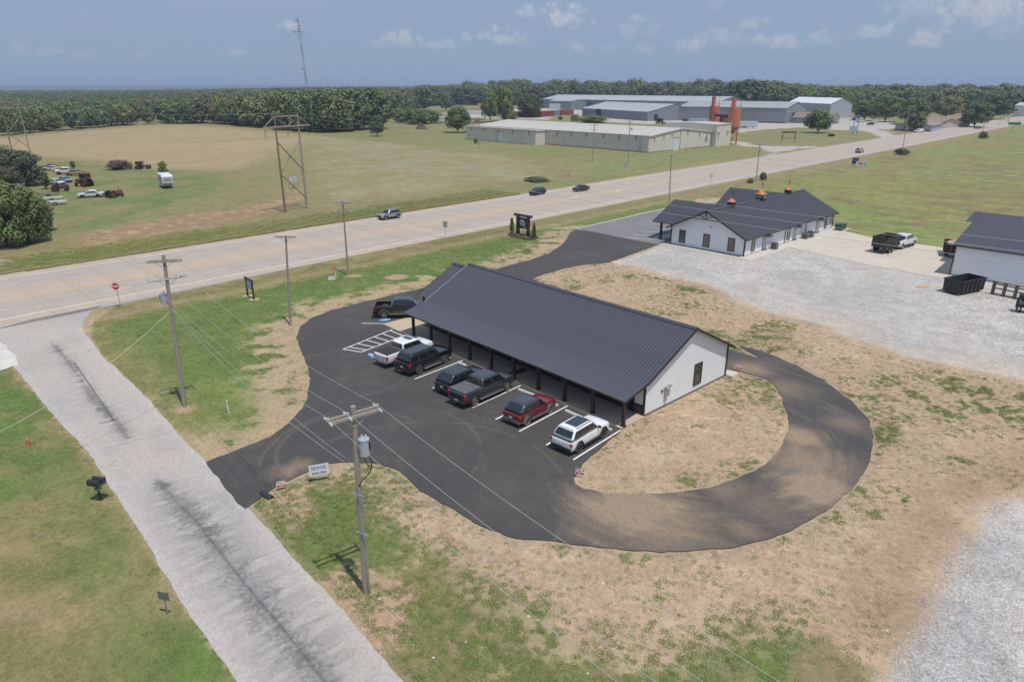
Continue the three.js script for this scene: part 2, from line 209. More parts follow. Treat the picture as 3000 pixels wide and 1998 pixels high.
function groundColor(x, z, fine) {
  const [s, t] = toHw(x, z);
  if (t > -2 && t < 21.2) return [.3, .26, .2];
  const n0 = fbm(x * .045, z * .045, 3), n1 = fbm(x * .16 + 9, z * .16, 4), n2 = fbm(x * .8, z * .8 + 4, 4), n3 = fine ? fbm(x * 5, z * 5, 3) : .5, n4 = fine ? hash(x * 31 | 0, z * 31 | 0) : .5;
  const hi = (n2 - .5) * .55 + (n3 - .5) * .75;
  let c;
  if (t > 20) { // across the highway
    const wx = x + (fbm(x * .35, z * .35, 2) - .5) * 4, wz = z + (fbm(x * .35 + 50, z * .35, 2) - .5) * 4;
    const N = (d, w) => sstep(w, -w, d(wx, wz) + (n1 - .5) * 10);
    const st = fbm(s * .02, t * .12, 3); // mowing and wind streaks
    c = mix3(C.meadow, C.olive, n1); c = mix3(c, C.mid, sstep(.5, .75, st) * .4); c = mix3(c, [.20, .16, .085], sstep(.55, .75, n0 * .5 + n1 * .5) * .5);
    c = mix3(c, C.tan, N(dTan, 8) * (.65 + .5 * (n1 - .5) + .6 * (st - .5)));
    c = mix3(c, mix3([.27, .24, .135], C.meadow, sstep(.4, .65, n1)), N(dPale, 6) * .9);
    c = mix3(c, mix3(C.lush, C.olive, sstep(.35, .6, n1)), N(dJunk, 7) * .75);
    c = mix3(c, mix3(C.olive, mix3(C.bright, C.tan, sstep(.4, .7, st)), n1), N(dMown, 5) * .85);
    c = mix3(c, mix3(C.red, C.tan, sstep(.55, .75, n2)), N(dRed, 2.5) * (.75 + .5 * (n2 - .5)));
    const verge = sstep(17, 5, t - 21 + (n1 - .5) * 10); c = mix3(c, mix3(C.lush, C.yg, n1), verge * sstep(140, 40, s) * .75); c = mix3(c, C.olive, verge * .3); 
    c = mix3(c, C.dry, sstep(3.2, .5, t - 21.3 + (n2 - .5) * 2) * .6);
    const yard = Math.max(N(dYardA, 1), N(dYardB, 1), N(dYardC, 1), N(dYardD, 3)); c = mix3(c, [.40, .365, .325], yard);
    if (s > 95 && yard < .5) c = mix3(c, mix3(C.mid, C.olive, n1), .5 * sstep(0, 40, t - 21));
  } else {
    const E = (d, w, k = 1) => sstep(w, -w, d(x, z) + (n1 - .5) * 2.2 * k + (n2 - .5) * 2.2 * k + (n3 - .5) * .6);
    // bare graded soil with seedlings
    c = mix3(C.dirt, C.dirtD, sstep(.5, .78, n1) * .55); c = mix3(c, [.47, .355, .25], sstep(.52, .8, n2) * .35); { const al = dLot(x, z), gr = fbm(al * 1.7, (x + z) * .09, 3); if (al > 0 && al < 9) c = mix3(c, C.dirtD, sstep(.5, .72, gr) * .3 * sstep(9, 3, al)); if (fine) c = mix3(c, [.55, .44, .33], sstep(.94, .98, n4) * .5); }
    const seed = tuftCover(x, z, n0, n1, n2); c = mix3(c, C.mid, sstep(.25, 1, seed) * .55 * sstep(.35, .6, n3 * .6 + n2 * .4));
    const edgeG = E(dGBot, .9);
    if (edgeG > 0) { const dr = sstep(.46, .66, fbm(x * .12 + 40, z * .12, 3)); const gcol = mix3(mix3(C.lush, C.mid, n2), mix3([.21, .175, .075], C.dry, sstep(.55, .75, n2)), dr * .7); c = mix3(c, gcol, edgeG * (.6 + .4 * sstep(.32, .46, n2 + (n3 - .5) * .6))); }
    const bq = bareAt(x, z), bare0 = bq < 1.7 ? sstep(1.25, .55, bq + (n2 - .5) * 1.1 + (n1 - .5)) : 0; if (bare0) c = mix3(c, mix3(C.dirt, [.36, .24, .155], n2), bare0);
    const eF = E(dLF, .35, .15);
    if (eF > 0) {
      const road = -2.2 - t, lot = dLot(x, z); let g = mix3(C.lush, C.mid, clamp(n1 * .7 + n2 * .5));
      g = mix3(g, C.bright, sstep(.5, .8, n0) * .35);
      g = mix3(g, mix3(C.olive, [.24, .18, .085], n1), sstep(8.5, 4, road + (n1 - .5) * 4) * .8); g = mix3(g, C.dry, sstep(2.2, 0, Math.abs(road - 5.5 + (n1 - .5) * 3)) * .55);
      const sd = dSide(x, z); g = mix3(g, mix3(C.olive, C.dry, n2), sstep(4.5, .5, sd + (n1 - .5) * 4) * .6);
      const bare = sstep(.50, .62, n2 * .55 + n1 * .25 + n3 * .2 + sstep(6.5, .3, lot + (n1 - .5) * 5) * .2 - .02) * sstep(8, 2.5, lot + (n1 - .5) * 6);
      g = mix3(g, C.dirt, bare * .85); if (bare0) g = mix3(g, mix3(C.dirt, [.36, .24, .155], n2), bare0); c = mix3(c, g, eF);
    }
    const eL = E(dLL, .35, .15);
    if (eL > 0) { const streak = fbm((x + z * .4) * .2, (z - x * .4) * .6, 3); let g = mix3(C.mid, C.lush, n2); g = mix3(g, C.olive, sstep(.3, .6, n1)); g = mix3(g, [.285, .215, .11], sstep(.46, .66, streak * .6 + n1 * .4) * .8); g = mix3(g, C.lush, sstep(2.5, .6, Math.abs(dSide(x, z) - 2.2) + (n2 - .5) * 3) * .45); c = mix3(c, g, eL); }
    const eR = x > 150 || s > 190 ? 1 : E(dFR, .8, .6);
    if (eR > 0) { const m0 = fbm(x * .03 + 7, z * .03, 3), stq = fbm((x + z) * .05, (x - z) * .2, 3); let g = mix3(C.yg, C.bright, sstep(.42, .62, m0)); g = mix3(g, C.brown, sstep(.47, .64, stq * .5 + n1 * .5) * .85); g = mix3(g, [.25, .235, .07], sstep(.52, .7, n2 * .6 + m0 * .4) * .5); g = mix3(g, C.lush, sstep(.6, .75, fbm(x * .5 + 20, z * .5, 3)) * .6); g = mix3(g, C.olive, .2); g = g.map(q => q * (.8 + .4 * fbm(x * .3, z * .3 + 30, 3))); const road = -2.2 - t; g = mix3(g, mix3(C.brown, C.dry, n1), sstep(10, 3, road + (n1 - .5) * 5) * .7); c = mix3(c, g, eR); }
    // trodden roadside of the highway elsewhere
    if (t > -9) c = mix3(c, mix3(C.olive, C.dry, n2), sstep(-8, -5, t + (n1 - .5) * 4) * (1 - eF) * (1 - eR) * .8);
    const ga = sstep(.5, -.5, dGA(x, z) + (n1 - .5) * 3 + (n2 - .5) * 1.6);
    if (ga > 0) { let g = mix3(C.gravel, [.375, .36, .345], sstep(.5, .75, n1)); g = mix3(g, [.47, .385, .31], sstep(.45, .7, fbm(x * .07 + z * .05, z * .2, 4)) * .6 * sstep(-2, -8, dGA(x, z) * -1 - 10)); g = mix3(g, [.47, .40, .33], sstep(4.5, 0, Math.abs(dGA(x, z)) + (n2 - .5) * 4) * .55); g = mix3(g, [.40, .36, .325], sstep(.5, .75, fbm((x + z) * .5, (x - z) * .06, 3)) * .5); if (fine) g = g.map(q => q * (.88 + .24 * n4)); c = mix3(c, g, ga); }
    const gb = sstep(.6, -.6, dGB(x, z) + (n1 - .5) * 2 + (n2 - .5) * 1.4 + (n3 - .5) * .8);
    if (gb > 0) { let g = mix3(C.gravel, [.37, .355, .345], sstep(.5, .7, n1)); g = mix3(g, C.dirt, sstep(1.6, -.2, -dGB(x, z) + (n2 - .5) * 2) * .5); g = g.map(q => q * (.7 + .6 * n4)); c = mix3(c, g, gb); }
    const wheel = sstep(1.7, .2, Math.abs(dGB(x, z) - 1.9 + (n1 - .5) * 1.6)); c = mix3(c, [.31, .205, .125], wheel * .5 * (1 - gb));
    // dust and grit spilling beside the asphalt
    const al = dLot(x, z); if (al > 0 && al < 1.2 && eF < .5) c = mix3(c, [.33, .25, .18], sstep(1, 0, al + (n2 - .5)) * .45);
  }
  const k = 1 + hi * (t > 20 ? .8 : .66) + (fine ? (n4 - .5) * .34 : 0); return [c[0] * k, c[1] * k, c[2] * k];
}
const WEEDY = spot(2800, 1165);
// how many seedling tufts stand in the bare soil
function tuftCover(x, z, n0, n1, n2) {
  let d = sstep(.47, .72, n1 * .55 + n2 * .45) * .75 + .05;
  const inI = dIsl(x, z); if (inI < 0) d *= .55 + .6 * sstep(-2.5, 0, inI);
  if (x < 2 && z > -40) d += .25 * sstep(.35, .6, n1);
  d += .5 * sstep(3, 0, dGBot(x, z) + (n2 - .5) * 3);
  d += .55 * sstep(6.5, 2, Math.hypot((x - WEEDY[0]) * .6, z - WEEDY[1]) + (n1 - .5) * 7) * sstep(.35, .55, n2);  // weedy patch by the gravel yard
  const edge = dLot(x, z); if (edge > 0) d += .35 * sstep(1.6, .1, edge) * sstep(.5, .65, n2);
  if (dGB(x, z) < 3.2 || dGA(x, z) < 1.5) d *= .12;
  return clamp(d);
}
function groundSheet(name, x0, x1, z0, z1, w, h, y, fine, under) {
  const t = colorTex(w, h, (i, j) => { const x = x0 + (i + .5) / w * (x1 - x0), z = z0 + (j + .5) / h * (z1 - z0); if (under && x > under[0] + 1 && x < under[1] - 1 && z > under[2] + 1 && z < under[3] - 1) return C.olive; return groundColor(x, z, fine); }, THREE.ClampToEdgeWrapping);
  const g = new THREE.BufferGeometry(); g.setAttribute('position', new THREE.Float32BufferAttribute([x0, y, z0, x1, y, z0, x1, y, z1, x0, y, z1], 3)); g.setAttribute('normal', new THREE.Float32BufferAttribute([0, 1, 0, 0, 1, 0, 0, 1, 0, 0, 1, 0], 3)); g.setAttribute('uv', new THREE.Float32BufferAttribute([0, 0, 1, 0, 1, 1, 0, 1], 2)); g.setIndex([0, 2, 1, 0, 3, 2]);
  const m = std([1, 1, 1], .95, { map: t });
  if (fine) { const b = soilBump.clone(); b.repeat.set((x1 - x0) / 5, (z1 - z0) / 5); b.needsUpdate = true; m.bumpMap = b; m.bumpScale = .05; }
  return structure(name, g, m);
}
const soilBump = grayTex(512, 512, (i, j) => tfbm(i / 512, j / 512, 16, 5) * .7 + hash(i, j) * .3);
tick('masks');
groundSheet('ground', -40, 46, -84, -10, 2048, 1762, .012, true);
groundSheet('ground', -125, 165, -290, -8, 2048, 1990, .006, true, [-40, 46, -84, -10]);
tick('near');
groundSheet('terrain', -500, 700, -940, 60, 2048, 1707, 0, false, [-125, 165, -290, -8]);
{ // the wooded plain out to the horizon
  const t = repeatEvery(colorTex(512, 512, (i, j) => { const n = tfbm(i / 512, j / 512, 8, 6), m = tfbm(j / 512, i / 512, 3, 3); return mix3(mix3([.030, .045, .020], [.065, .085, .034], n), [.12, .125, .06], sstep(.66, .74, m) * .7); }), 1500);
  structure('terrain', sheet([[-30000, 3000], [30000, 3000], [30000, -30000], [-30000, -30000]], -.3), std([1, 1, 1], 1, { map: t }));
}
tick('sheets');
// ---------- asphalt and concrete ----------
function asphaltTex(base, var_, seed, dust) { return colorTex(1024, 1024, (i, j) => { const u = i / 1024, v = j / 1024, n = tfbm(u + seed, v, 6, 5), f = hash(i + seed * 7, j); let c = base.map(q => q * (1 + (n - .5) * var_ + (f - .5) * .35)); if (dust) { const st = tfbm(u, v, 4, 6); c = mix3(c, [.23, .185, .145], sstep(.56, .8, st) * dust); } return c; }); }
const fineBump = repeatEvery(grayTex(256, 256, (i, j) => hash(i, j) * .6 + tfbm(i / 256, j / 256, 32, 3) * .4), 2.2);
// parking lot: one sheet with its own map of tracked dust and tyre marks
{
  const x0 = -26, x1 = 46, z0 = -128, z1 = -26, w = 1446, h = 2048;
  const inLot = (x, z) => dLot(x, z) < .6 && dIsl(x, z) > -.6;
  const dustSpots = [[z8(500, 1230), 3.6, 1.5], [z8(1640, 1110), 2.6, 1.5], [z8(1540, 800), 2.0, 1.1], [z8(680, 1330), 4, .8], [z8(1600, 960), 3.2, .9], [z8(1250, 380), 2.2, .8], [z8(1830, 720), 1.5, .5], [z8(1210, 1370), 1.3, .6], [z8(1100, 1130), 1.6, .55], [z8(1330, 1230), 2.6, .4], [V(660, 1085), 1.2, .7], [V(690, 1073), 1, .6], [z8(1450, 500), 2.4, .5]];
  const loopC = z8(950, 800);
  const col = (x, z) => {
    if (!inLot(x, z)) return [.06, .056, .055];
    const n1 = fbm(x * .22, z * .22, 4), n2 = fbm(x * 1.1, z * 1.1, 4), n3 = fbm(x * 6, z * 6, 3), f = hash(x * 29 | 0, z * 29 | 0);
    const loopy = sstep(4, 12, x) * sstep(-75, -60, z);
    // sweep marks follow the bend of the drive
    const dx = x - loopC[0], dz = z - loopC[1], r = Math.hypot(dx, dz), a = Math.atan2(dz, dx), sw = fbm(r * 2.2, a * 3.2, 4);
    let c = mix3([.049, .0465, .047], [.074, .0675, .0645], n1 * .65 + n2 * .35);
    c = mix3(c, [.20, .16, .128], clamp(sstep(.45, .85, sw) * .34 * loopy * (.4 + n1) + sstep(.5, .9, n2 * .5 + n1 * .5) * .16));
    let d = 0; for (const [p, R, k] of dustSpots) { const q = Math.hypot(x - p[0], z - p[1]) / R; if (q < 1.5) d = Math.max(d, k * sstep(1.5, -.1, q + (n2 - .5) * .55 + (sw - .5) * .9)); }
    c = mix3(c, [.37, .265, .172], clamp(d) * .68);
    // faint turning arcs of tyres in the lot
    for (const [px, pz, R] of [[-11, -42, 5.2], [-9.5, -41, 7.4], [-14.5, -55, 5.5], [-6, -36, 9.5]]) { const q = Math.abs(Math.hypot(x - px, z - pz) - R); if (q < .22) c = mix3(c, [.14, .125, .11], sstep(.22, .04, q) * .35 * sstep(.42, .6, fbm(x * .5, z * .5, 2))); }
    const k = 1 + (n3 - .5) * .3 + (f - .5) * .35; return [c[0] * k, c[1] * k, c[2] * k];
  };
  const t = colorTex(w, h, (i, j) => col(x0 + (i + .5) / w * (x1 - x0), z0 + (j + .5) / h * (z1 - z0)), THREE.ClampToEdgeWrapping);
  t.repeat.set(1 / (x1 - x0), 1 / (z1 - z0)); t.offset.set(-x0 / (x1 - x0), -z0 / (z1 - z0));
  const lot = ragged(lotPoly, .45, .16, 3, 1.4), isl = ragged(islandPoly, .45, .16, 8, 1.4);
  const g = sheet(lot, .075, 1, [isl]);
  const lotMesh = structure('parking_lot', g, std([1, 1, 1], .88, { map: t, bumpMap: fineBump, bumpScale: .012 }));
  // broken edge of the mat, standing a few centimetres proud of the soil
  const P = []; for (const [ring, dir] of [[lot, 1], [isl, -1]]) { let q = ring, ar = 0; for (let i = 0; i < q.length; i++) { const a = q[i], b = q[(i + 1) % q.length]; ar += a[0] * b[1] - b[0] * a[1]; } if ((ar > 0) === (dir > 0)) q = [...q].reverse(); for (let i = 0; i < q.length; i++) { const a = q[i], b = q[(i + 1) % q.length]; P.push(a[0], 0, a[1], b[0], 0, b[1], b[0], .075, b[1], a[0], 0, a[1], b[0], .075, b[1], a[0], .075, a[1]); } }
  const sk = new THREE.BufferGeometry(); sk.setAttribute('position', new THREE.Float32BufferAttribute(P, 3)); sk.computeVertexNormals(); mesh('asphalt_edge', sk, std([.05, .047, .046], .95), lotMesh);
}
// side road, patched chip seal with tar along its middle
const sideMesh = (() => {
  const x0 = -66, x1 = 4, z0 = -92, z1 = -12, w = 1792, h = 2048;
  const mid = [[75, 700], [120, 790], [170, 850], [215, 920], [265, 970], [300, 1020], [340, 1080], [400, 1150], [450, 1200], [500, 1265], [560, 1340], [610, 1400], [660, 1460], [745, 1568], [850, 1720]].map(p => V(...p));
  let sg = 1; const dMid = (x, z) => { let b = 1e9, bs = 0, run = 0; for (let i = 0; i + 1 < mid.length; i++) { const a = mid[i], c = mid[i + 1], ex = c[0] - a[0], ez = c[1] - a[1], L2 = ex * ex + ez * ez; let t = clamp(((x - a[0]) * ex + (z - a[1]) * ez) / L2); const d = Math.hypot(x - a[0] - ex * t, z - a[1] - ez * t), L = Math.sqrt(L2); if (d < b) { b = d; bs = run + t * L; sg = Math.sign((x - a[0]) * ez - (z - a[1]) * ex); } run += L; } return [b, bs]; };
  const tarA = V(330, 1010), tarSeam = [[V(170, 835), V(265, 972)]];
  const seg = (x, z, a, b) => { const ex = b[0] - a[0], ez = b[1] - a[1], t = clamp(((x - a[0]) * ex + (z - a[1]) * ez) / (ex * ex + ez * ez)); return Math.hypot(x - a[0] - ex * t, z - a[1] - ez * t); };
  const t = colorTex(w, h, (i, j) => {
    const x = x0 + (i + .5) / w * (x1 - x0), z = z0 + (j + .5) / h * (z1 - z0); const sd = dSide(x, z); if (sd > 1) return [.4, .38, .36];
    const n1 = fbm(x * .25, z * .25, 4), n2 = fbm(x * 1.3, z * 1.3, 4), n3 = fbm(x * 7, z * 7, 3), f = hash(x * 29 | 0, z * 29 | 0), [b, s] = dMid(x, z);
    let c = mix3([.40, .367, .338], [.345, .32, .30], sstep(.42, .7, n1)); c = mix3(c, [.44, .385, .34], sstep(.5, .75, fbm(x * .12 + 30, z * .12, 3)) * .5);
    const lower = sstep(48, 56, s); // beyond the patch the tar band is broad and ragged
    const wid = lerp(.32, .5 + .55 * vnoise(s * .12, 2), lower) * sstep(12, 20, s) * (1 - sstep(42, 43, s) * sstep(51, 48, s)), tar = sstep(1.5, .1, b / (wid * .8 + .01) + (fbm(s * 1.4, b * sg * .8 + 7, 5) - .5) * 2.0 + (n3 - .5) * 1.1 + (n2 - .5) * .8) * sstep(.1, .3, wid) * (.55 + .6 * fbm(s * .3, 9, 2)), halo = Math.exp(-((b / (wid * 1.9 + .1)) ** 2)) * sstep(.1, .3, wid) * sstep(.3, .6, fbm(s * 4, b * sg * .7, 3));
    c = mix3(c, [.15, .145, .147], clamp(halo * .5)); c = mix3(c, [.115, .11, .112], clamp(tar * .75)); c = mix3(c, [.27, .26, .26], sstep(2.6, .6, b + (n2 - .5) * 2.2) * sstep(.45, .62, n2 * .5 + n3 * .5) * .35 * lower);
    c = mix3(c, [.09, .088, .09], sstep(.09, .03, seg(x, z, V(170, 835), V(262, 970))) * .8 + sstep(.14, .02, b + (n2 - .5) * .15) * lower * .6);
    c = mix3(c, [.13, .125, .125], sstep(1.3, .2, Math.hypot(x - tarA[0] - 1, z - tarA[1]) + (n2 - .5) * 2) * .0);
    for (const [p, q, wd, k] of [[V(240, 1032), V(398, 992), .05, .3], [V(268, 966), V(232, 974), .12, .6], [V(660, 1260), V(575, 1290), .05, .35], [V(790, 1400), V(700, 1440), .05, .3]]) c = mix3(c, [.12, .115, .115], sstep(wd * 2, wd * .4, seg(x, z, p, q) + (n2 - .5) * .15) * k);
    c = mix3(c, [.47, .445, .415], sstep(-.9, -.1, sd + (n2 - .5) * .8) * .35);
    if (z < -66) c = mix3(c, [.30, .295, .295], sstep(-66, -74, z + (n1 - .5) * 8) * .75);
    const k = 1 + (n3 - .5) * .3 + (f - .5) * .32; return [c[0] * k, c[1] * k, c[2] * k];
  }, THREE.ClampToEdgeWrapping);
  t.repeat.set(1 / (x1 - x0), 1 / (z1 - z0)); t.offset.set(-x0 / (x1 - x0), -z0 / (z1 - z0));
  return structure('side_road', slab(ragged(sidePoly, .5, .14, 21, 1.2), -.05, .045), std([1, 1, 1], .92, { map: t, bumpMap: fineBump, bumpScale: .012 }));
})();
// gravel entrance and field track at the left edge
structure('gravel_drive', sheet(ragged(V_([[-40, 770], [5, 790], [30, 815], [42, 838], [10, 850], [-40, 862]]), .5, .25, 4), .05), std([1, 1, 1], .95, { map: repeatEvery(colorTex(256, 256, (i, j) => { const f = hash(i, j), n = tfbm(i / 256, j / 256, 8, 4); return [.56 * (.6 + .5 * f + .3 * n), .53 * (.6 + .5 * f + .3 * n), .49 * (.6 + .5 * f + .3 * n)]; }), 6) }));
structure('field_track', sheet(ragged([hw(-92, 19.5), z5(205, 400), z5(150, 330), z5(60, 290), z5(-60, 280), z5(-90, 420)], .8, .4, 9), .03), std([.40, .345, .285], .95));

// ---------- highway: concrete panels with joints ----------
const concreteTex = repeatEvery(colorTex(1024, 1024, (i, j) => { const u = i / 1024, v = j / 1024, n = tfbm(u, v, 5, 6), m = tfbm(v, u, 24, 3), f = hash(i, j); const k = .84 + n * .24 + (m - .5) * .10 + (f - .5) * .12; return [k, k, k]; }), 9);
const hwMats = [[.42, .353, .292], [.40, .343, .292], [.393, .338, .292], [.43, .36, .295], [.445, .366, .296]].map(c => std(c, .9, { map: concreteTex, bumpMap: fineBump, bumpScale: .008 }));
{
  const far = 760, base = structure('highway', slab([hw(-112, -2.35), hw(far, -2.35), hw(far, 21.5), hw(-112, 21.5)], -.05, .04), std([.36, .315, .27], .92, { map: concreteTex }));
  const lanes = [[-2.35, .0, 4], [.0, 3.75, 1], [3.75, 7.6, 2], [7.6, 11.6, 3], [11.6, 15.4, 1], [15.4, 19.2, 2], [19.2, 21.5, 4]];
  const turn = Math.atan2(-HW.a[1], HW.a[0]);
  for (let k = 0; k < 42; k++) for (const [t0, t1, m] of lanes) { // the panels that can be told apart
    const s0 = -108 + k * 4.6, sx = 4.6 - .03, w = t1 - t0 - .03, [cx, cz] = hw(s0 + 2.3, (t0 + t1) / 2);
    const g = (hwMats['g' + m] ??= (() => { const b = boxUV(sx, .06, w); return b; })());
    const p = mesh('concrete_panel', g, hwMats[(m + (hash(k, m) > .93 ? 1 : 0)) % 5], base); p.position.set(cx, .035, cz); p.rotation.y = turn; }
  const m1 = new MB(); for (const [t0, t1, m] of lanes) { const s0 = -108 + 42 * 4.6, L = far - s0, [cx, cz] = hw(s0 + L / 2, (t0 + t1) / 2); m1.box(L, .06, t1 - t0 - .03, cx, .035, cz, 0, turn, 0); }
  const rest = m1.build('concrete_panels_beyond', hwMats[1], base); rest.userData.kind = 'stuff';
  // painted lines
  const worn = (c, k) => std([1, 1, 1], .8, { map: repeatEvery(colorTex(256, 256, (i, j) => mix3(c, [.40, .35, .30], sstep(.5, .75, tfbm(i / 256, j / 256, 9, 4)) * k)), 5) });
  const white = worn([.66, .65, .63], .55), yellow = worn([.66, .38, .06], .35), yl = .0685;
  const strip = (s0, s1, t, w) => sheet([hw(s0, t - w / 2), hw(s1, t - w / 2), hw(s1, t + w / 2), hw(s0, t + w / 2)], yl);
  mesh('edge_line', strip(-110, far, 0, .2), white, base); mesh('edge_line', strip(-110, far, 19.2, .17), white, base);
  mesh('solid_yellow_line', strip(-110, 18, 7.6, .3), yellow, base); mesh('solid_yellow_line', strip(-110, 12, 11.6, .26), yellow, base);
  mesh('solid_yellow_line', strip(18, far, 7.4, .14), yellow, base); mesh('solid_yellow_line', strip(12, far, 11.8, .14), yellow, base);
  for (let s = -106; s < 500; s += 12.2) { for (const t of [3.75, 15.4]) mesh('lane_dash', strip(s + (t > 9 ? 3 : 0), s + 3.3 + (t > 9 ? 3 : 0), t, .14), white, base); if (s > -30) { mesh('yellow_dash', strip(s + 2, s + 5.2, 7.75, .26), yellow, base); mesh('yellow_dash', strip(s + 4, s + 7.2, 11.45, .22), yellow, base); } }
  // turn arrows in the centre lane
  const arrow = (s, dir) => { const q = (a, b) => hw(s + a * dir, 9.6 + b * dir); const pts = [[-1.2, -.1], [.4, -.1], [.9, .1], [1.0, .5], [1.0, .75], [1.35, .75], [.8, 1.35], [.25, .75], [.6, .75], [.55, .45], [.3, .2], [-1.2, .2]]; mesh('turn_arrow', sheet(pts.map(p => q(p[0] * 1.15, p[1] * 1.15)), yl), white, base); };
  { const a = toHw(...z3(1010, 1120)), b = toHw(...z3(1390, 1052)); arrow(a[0], 1); arrow(b[0], -1); const c = toHw(...zh(435, 914)), d = toHw(...zh(235, 948)); arrow(c[0], -1); arrow(d[0], 1); }
}
// ---------- lot markings ----------
const paint = std([1, 1, 1], .75, { map: repeatEvery(colorTex(256, 256, (i, j) => mix3([.74, .73, .72], [.2, .19, .18], sstep(.66, .8, tfbm(i / 256, j / 256, 20, 4)) * .5)), 3) });
const bluePaint = std([.05, .22, .55], .7);
const LOTY = .080;
function stripe(a, b, w, mat = paint, name = 'stall_line', y = LOTY) { const L = Math.hypot(b[0] - a[0], b[1] - a[1]), nx = -(b[1] - a[1]) / L * w / 2, nz = (b[0] - a[0]) / L * w / 2; return mesh(name, sheet([[a[0] + nx, a[1] + nz], [b[0] + nx, b[1] + nz], [b[0] - nx, b[1] - nz], [a[0] - nx, a[1] - nz]], y), mat, scene.getObjectByName('parking_lot')); }
const NEAR_ENDS = [[470, 750], [950, 990], [1145, 1087], [1343, 1188], [1570, 1302], [1795, 1425]].map(p => z6(...p)), STALL = [.671, -.742];
{
  const ends = [...NEAR_ENDS]; const A = ends[0], B = ends[1]; for (const k of [1, 2]) ends.push([lerp(A[0], B[0], k / 3), lerp(A[1], B[1], k / 3)]); ends.push([A[0] - (B[0] - A[0]) / 3, A[1] - (B[1] - A[1]) / 3]);
  for (const e of ends) stripe(e, [e[0] + STALL[0] * 5.68, e[1] + STALL[1] * 5.68], .13);
  stripe(z6(28, 283), z6(430, 288), .12);
  const q = [[285, 333], [395, 380], [25, 523], [-130, 500]].map(p => z6(...p)); // hatched access aisle
  for (let i = 0; i < 4; i++) if (i !== 0) stripe(q[i], q[(i + 1) % 4], .12, paint, 'aisle_line');
  for (let k = 0; k < 6; k++) { const t = k / 6 + .06; const a = [lerp(q[0][0], q[3][0], t), lerp(q[0][1], q[3][1], t)], b = [lerp(q[1][0], q[2][0], t), lerp(q[1][1], q[2][1], t)]; stripe(a, b, .12, paint, 'aisle_hatch'); }
  // blue panels with the wheelchair mark
  const panel = (pts, c, turn) => { mesh('accessible_panel', sheet(pts, LOTY), bluePaint, scene.getObjectByName('parking_lot'));
    const sh = new THREE.TorusGeometry(.26, .05, 4, 18, 4.4).scale(1, 1, .02).rotateX(-Math.PI / 2), b = new MB(); b.add(sh).box(.1, .01, .42, -.05, 0, -.28).box(.34, .01, .09, .08, 0, -.1).box(.09, .01, .36, .25, 0, .08).box(.16, .01, .09, .33, 0, .25).cyl(.09, .09, .01, -.05, 0, -.58, 12); const o = b.build('wheelchair_mark', paint, scene.getObjectByName('parking_lot')); o.position.set(c[0], LOTY + .006, c[1]); o.rotation.y = turn; };
  panel([z6(72, 548), z6(152, 520), z6(200, 548), z6(118, 576)], z6(128, 549), .9);
  panel([z6(160, 262), z6(185, 240), z6(272, 238), z6(250, 264)], z6(215, 252), -1.4);
  stripe(z6(412, 276), z6(440, 250), .5, bluePaint, 'blue_mark');
}
tick('ground');
// ================= BUILDINGS =================
const grain = (base, v, per, seed = 0, stretch = 1) => repeatEvery(colorTex(256, 256, (i, j) => { const n = tfbm(i / 256 + seed, j / 256 * stretch, 8, 5), f = hash(i + seed * 13, j); const k = 1 + (n - .5) * v + (f - .5) * v * .4; return base.map(q => q * k); }), per);
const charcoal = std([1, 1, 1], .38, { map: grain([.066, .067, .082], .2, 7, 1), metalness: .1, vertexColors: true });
const charcoal2 = std([1, 1, 1], .42, { map: grain([.072, .073, .09], .2, 6, 2), metalness: .1 });
const charcoalTrim = std([1, 1, 1], .4, { map: grain([.066, .067, .082], .2, 7, 1), metalness: .1 });
const whitePanel = std([1, 1, 1], .5, { map: grain([.80, .815, .835], .06, 4, 3) });
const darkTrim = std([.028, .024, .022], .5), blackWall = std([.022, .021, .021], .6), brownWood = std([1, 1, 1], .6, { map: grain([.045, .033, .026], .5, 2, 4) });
const slabMat = std([1, 1, 1], .9, { map: grain([.47, .385, .29], .16, 5, 5), bumpMap: fineBump, bumpScale: .004 });
const paleSlab = std([1, 1, 1], .9, { map: grain([.52, .49, .43], .16, 6, 6), bumpMap: fineBump, bumpScale: .004 });
const glass = phys([.018, .022, .026], .04, { clearcoat: 1, clearcoatRoughness: .02, ior: 1.6 });
const galv = std([.42, .43, .44], .4, { metalness: .6 });
const onAxis = (A, L) => ({ pos: [A[0], 0, A[1]], turn: Math.atan2(-L[1], L[0]) });
// ribbed roof sheet, x across, z up the slope
const roofGeo = {};
function roofPanel(w, len, ribs = 3, rh = .045) {
  const key = [w, len, ribs, rh].map(v => +(+v).toFixed(3)).join(); if (roofGeo[key]) return roofGeo[key];
  const xs = [], p = w / ribs; for (let i = 0; i < ribs; i++) { const c = p * (i + .5); xs.push([c - p / 2 + .0005, 0], [c - .05, 0], [c - .024, rh], [c + .024, rh], [c + .05, 0]); } xs.push([w - .0005, 0]);
  const P = [], U = [], K = []; for (let i = 0; i + 1 < xs.length; i++) { const [a, h0] = xs[i], [b, h1] = xs[i + 1], kk = h0 > 0 && h1 > 0 ? 2.3 : 1; for (let q = 0; q < 18; q++) K.push(kk); P.push(a, h0, 0, a, h0, len, b, h1, len, a, h0, 0, b, h1, len, b, h1, 0); U.push(a, 0, a, len, b, len, a, 0, b, len, b, 0); }  // lighter rib tops: sky and sun glint painted into the vertex colour
  const g = new THREE.BufferGeometry(); g.setAttribute('position', new THREE.Float32BufferAttribute(P, 3)); g.setAttribute('uv', new THREE.Float32BufferAttribute(U, 2)); g.setAttribute('color', new THREE.Float32BufferAttribute(K, 3)); g.computeVertexNormals(); return roofGeo[key] = g;
}
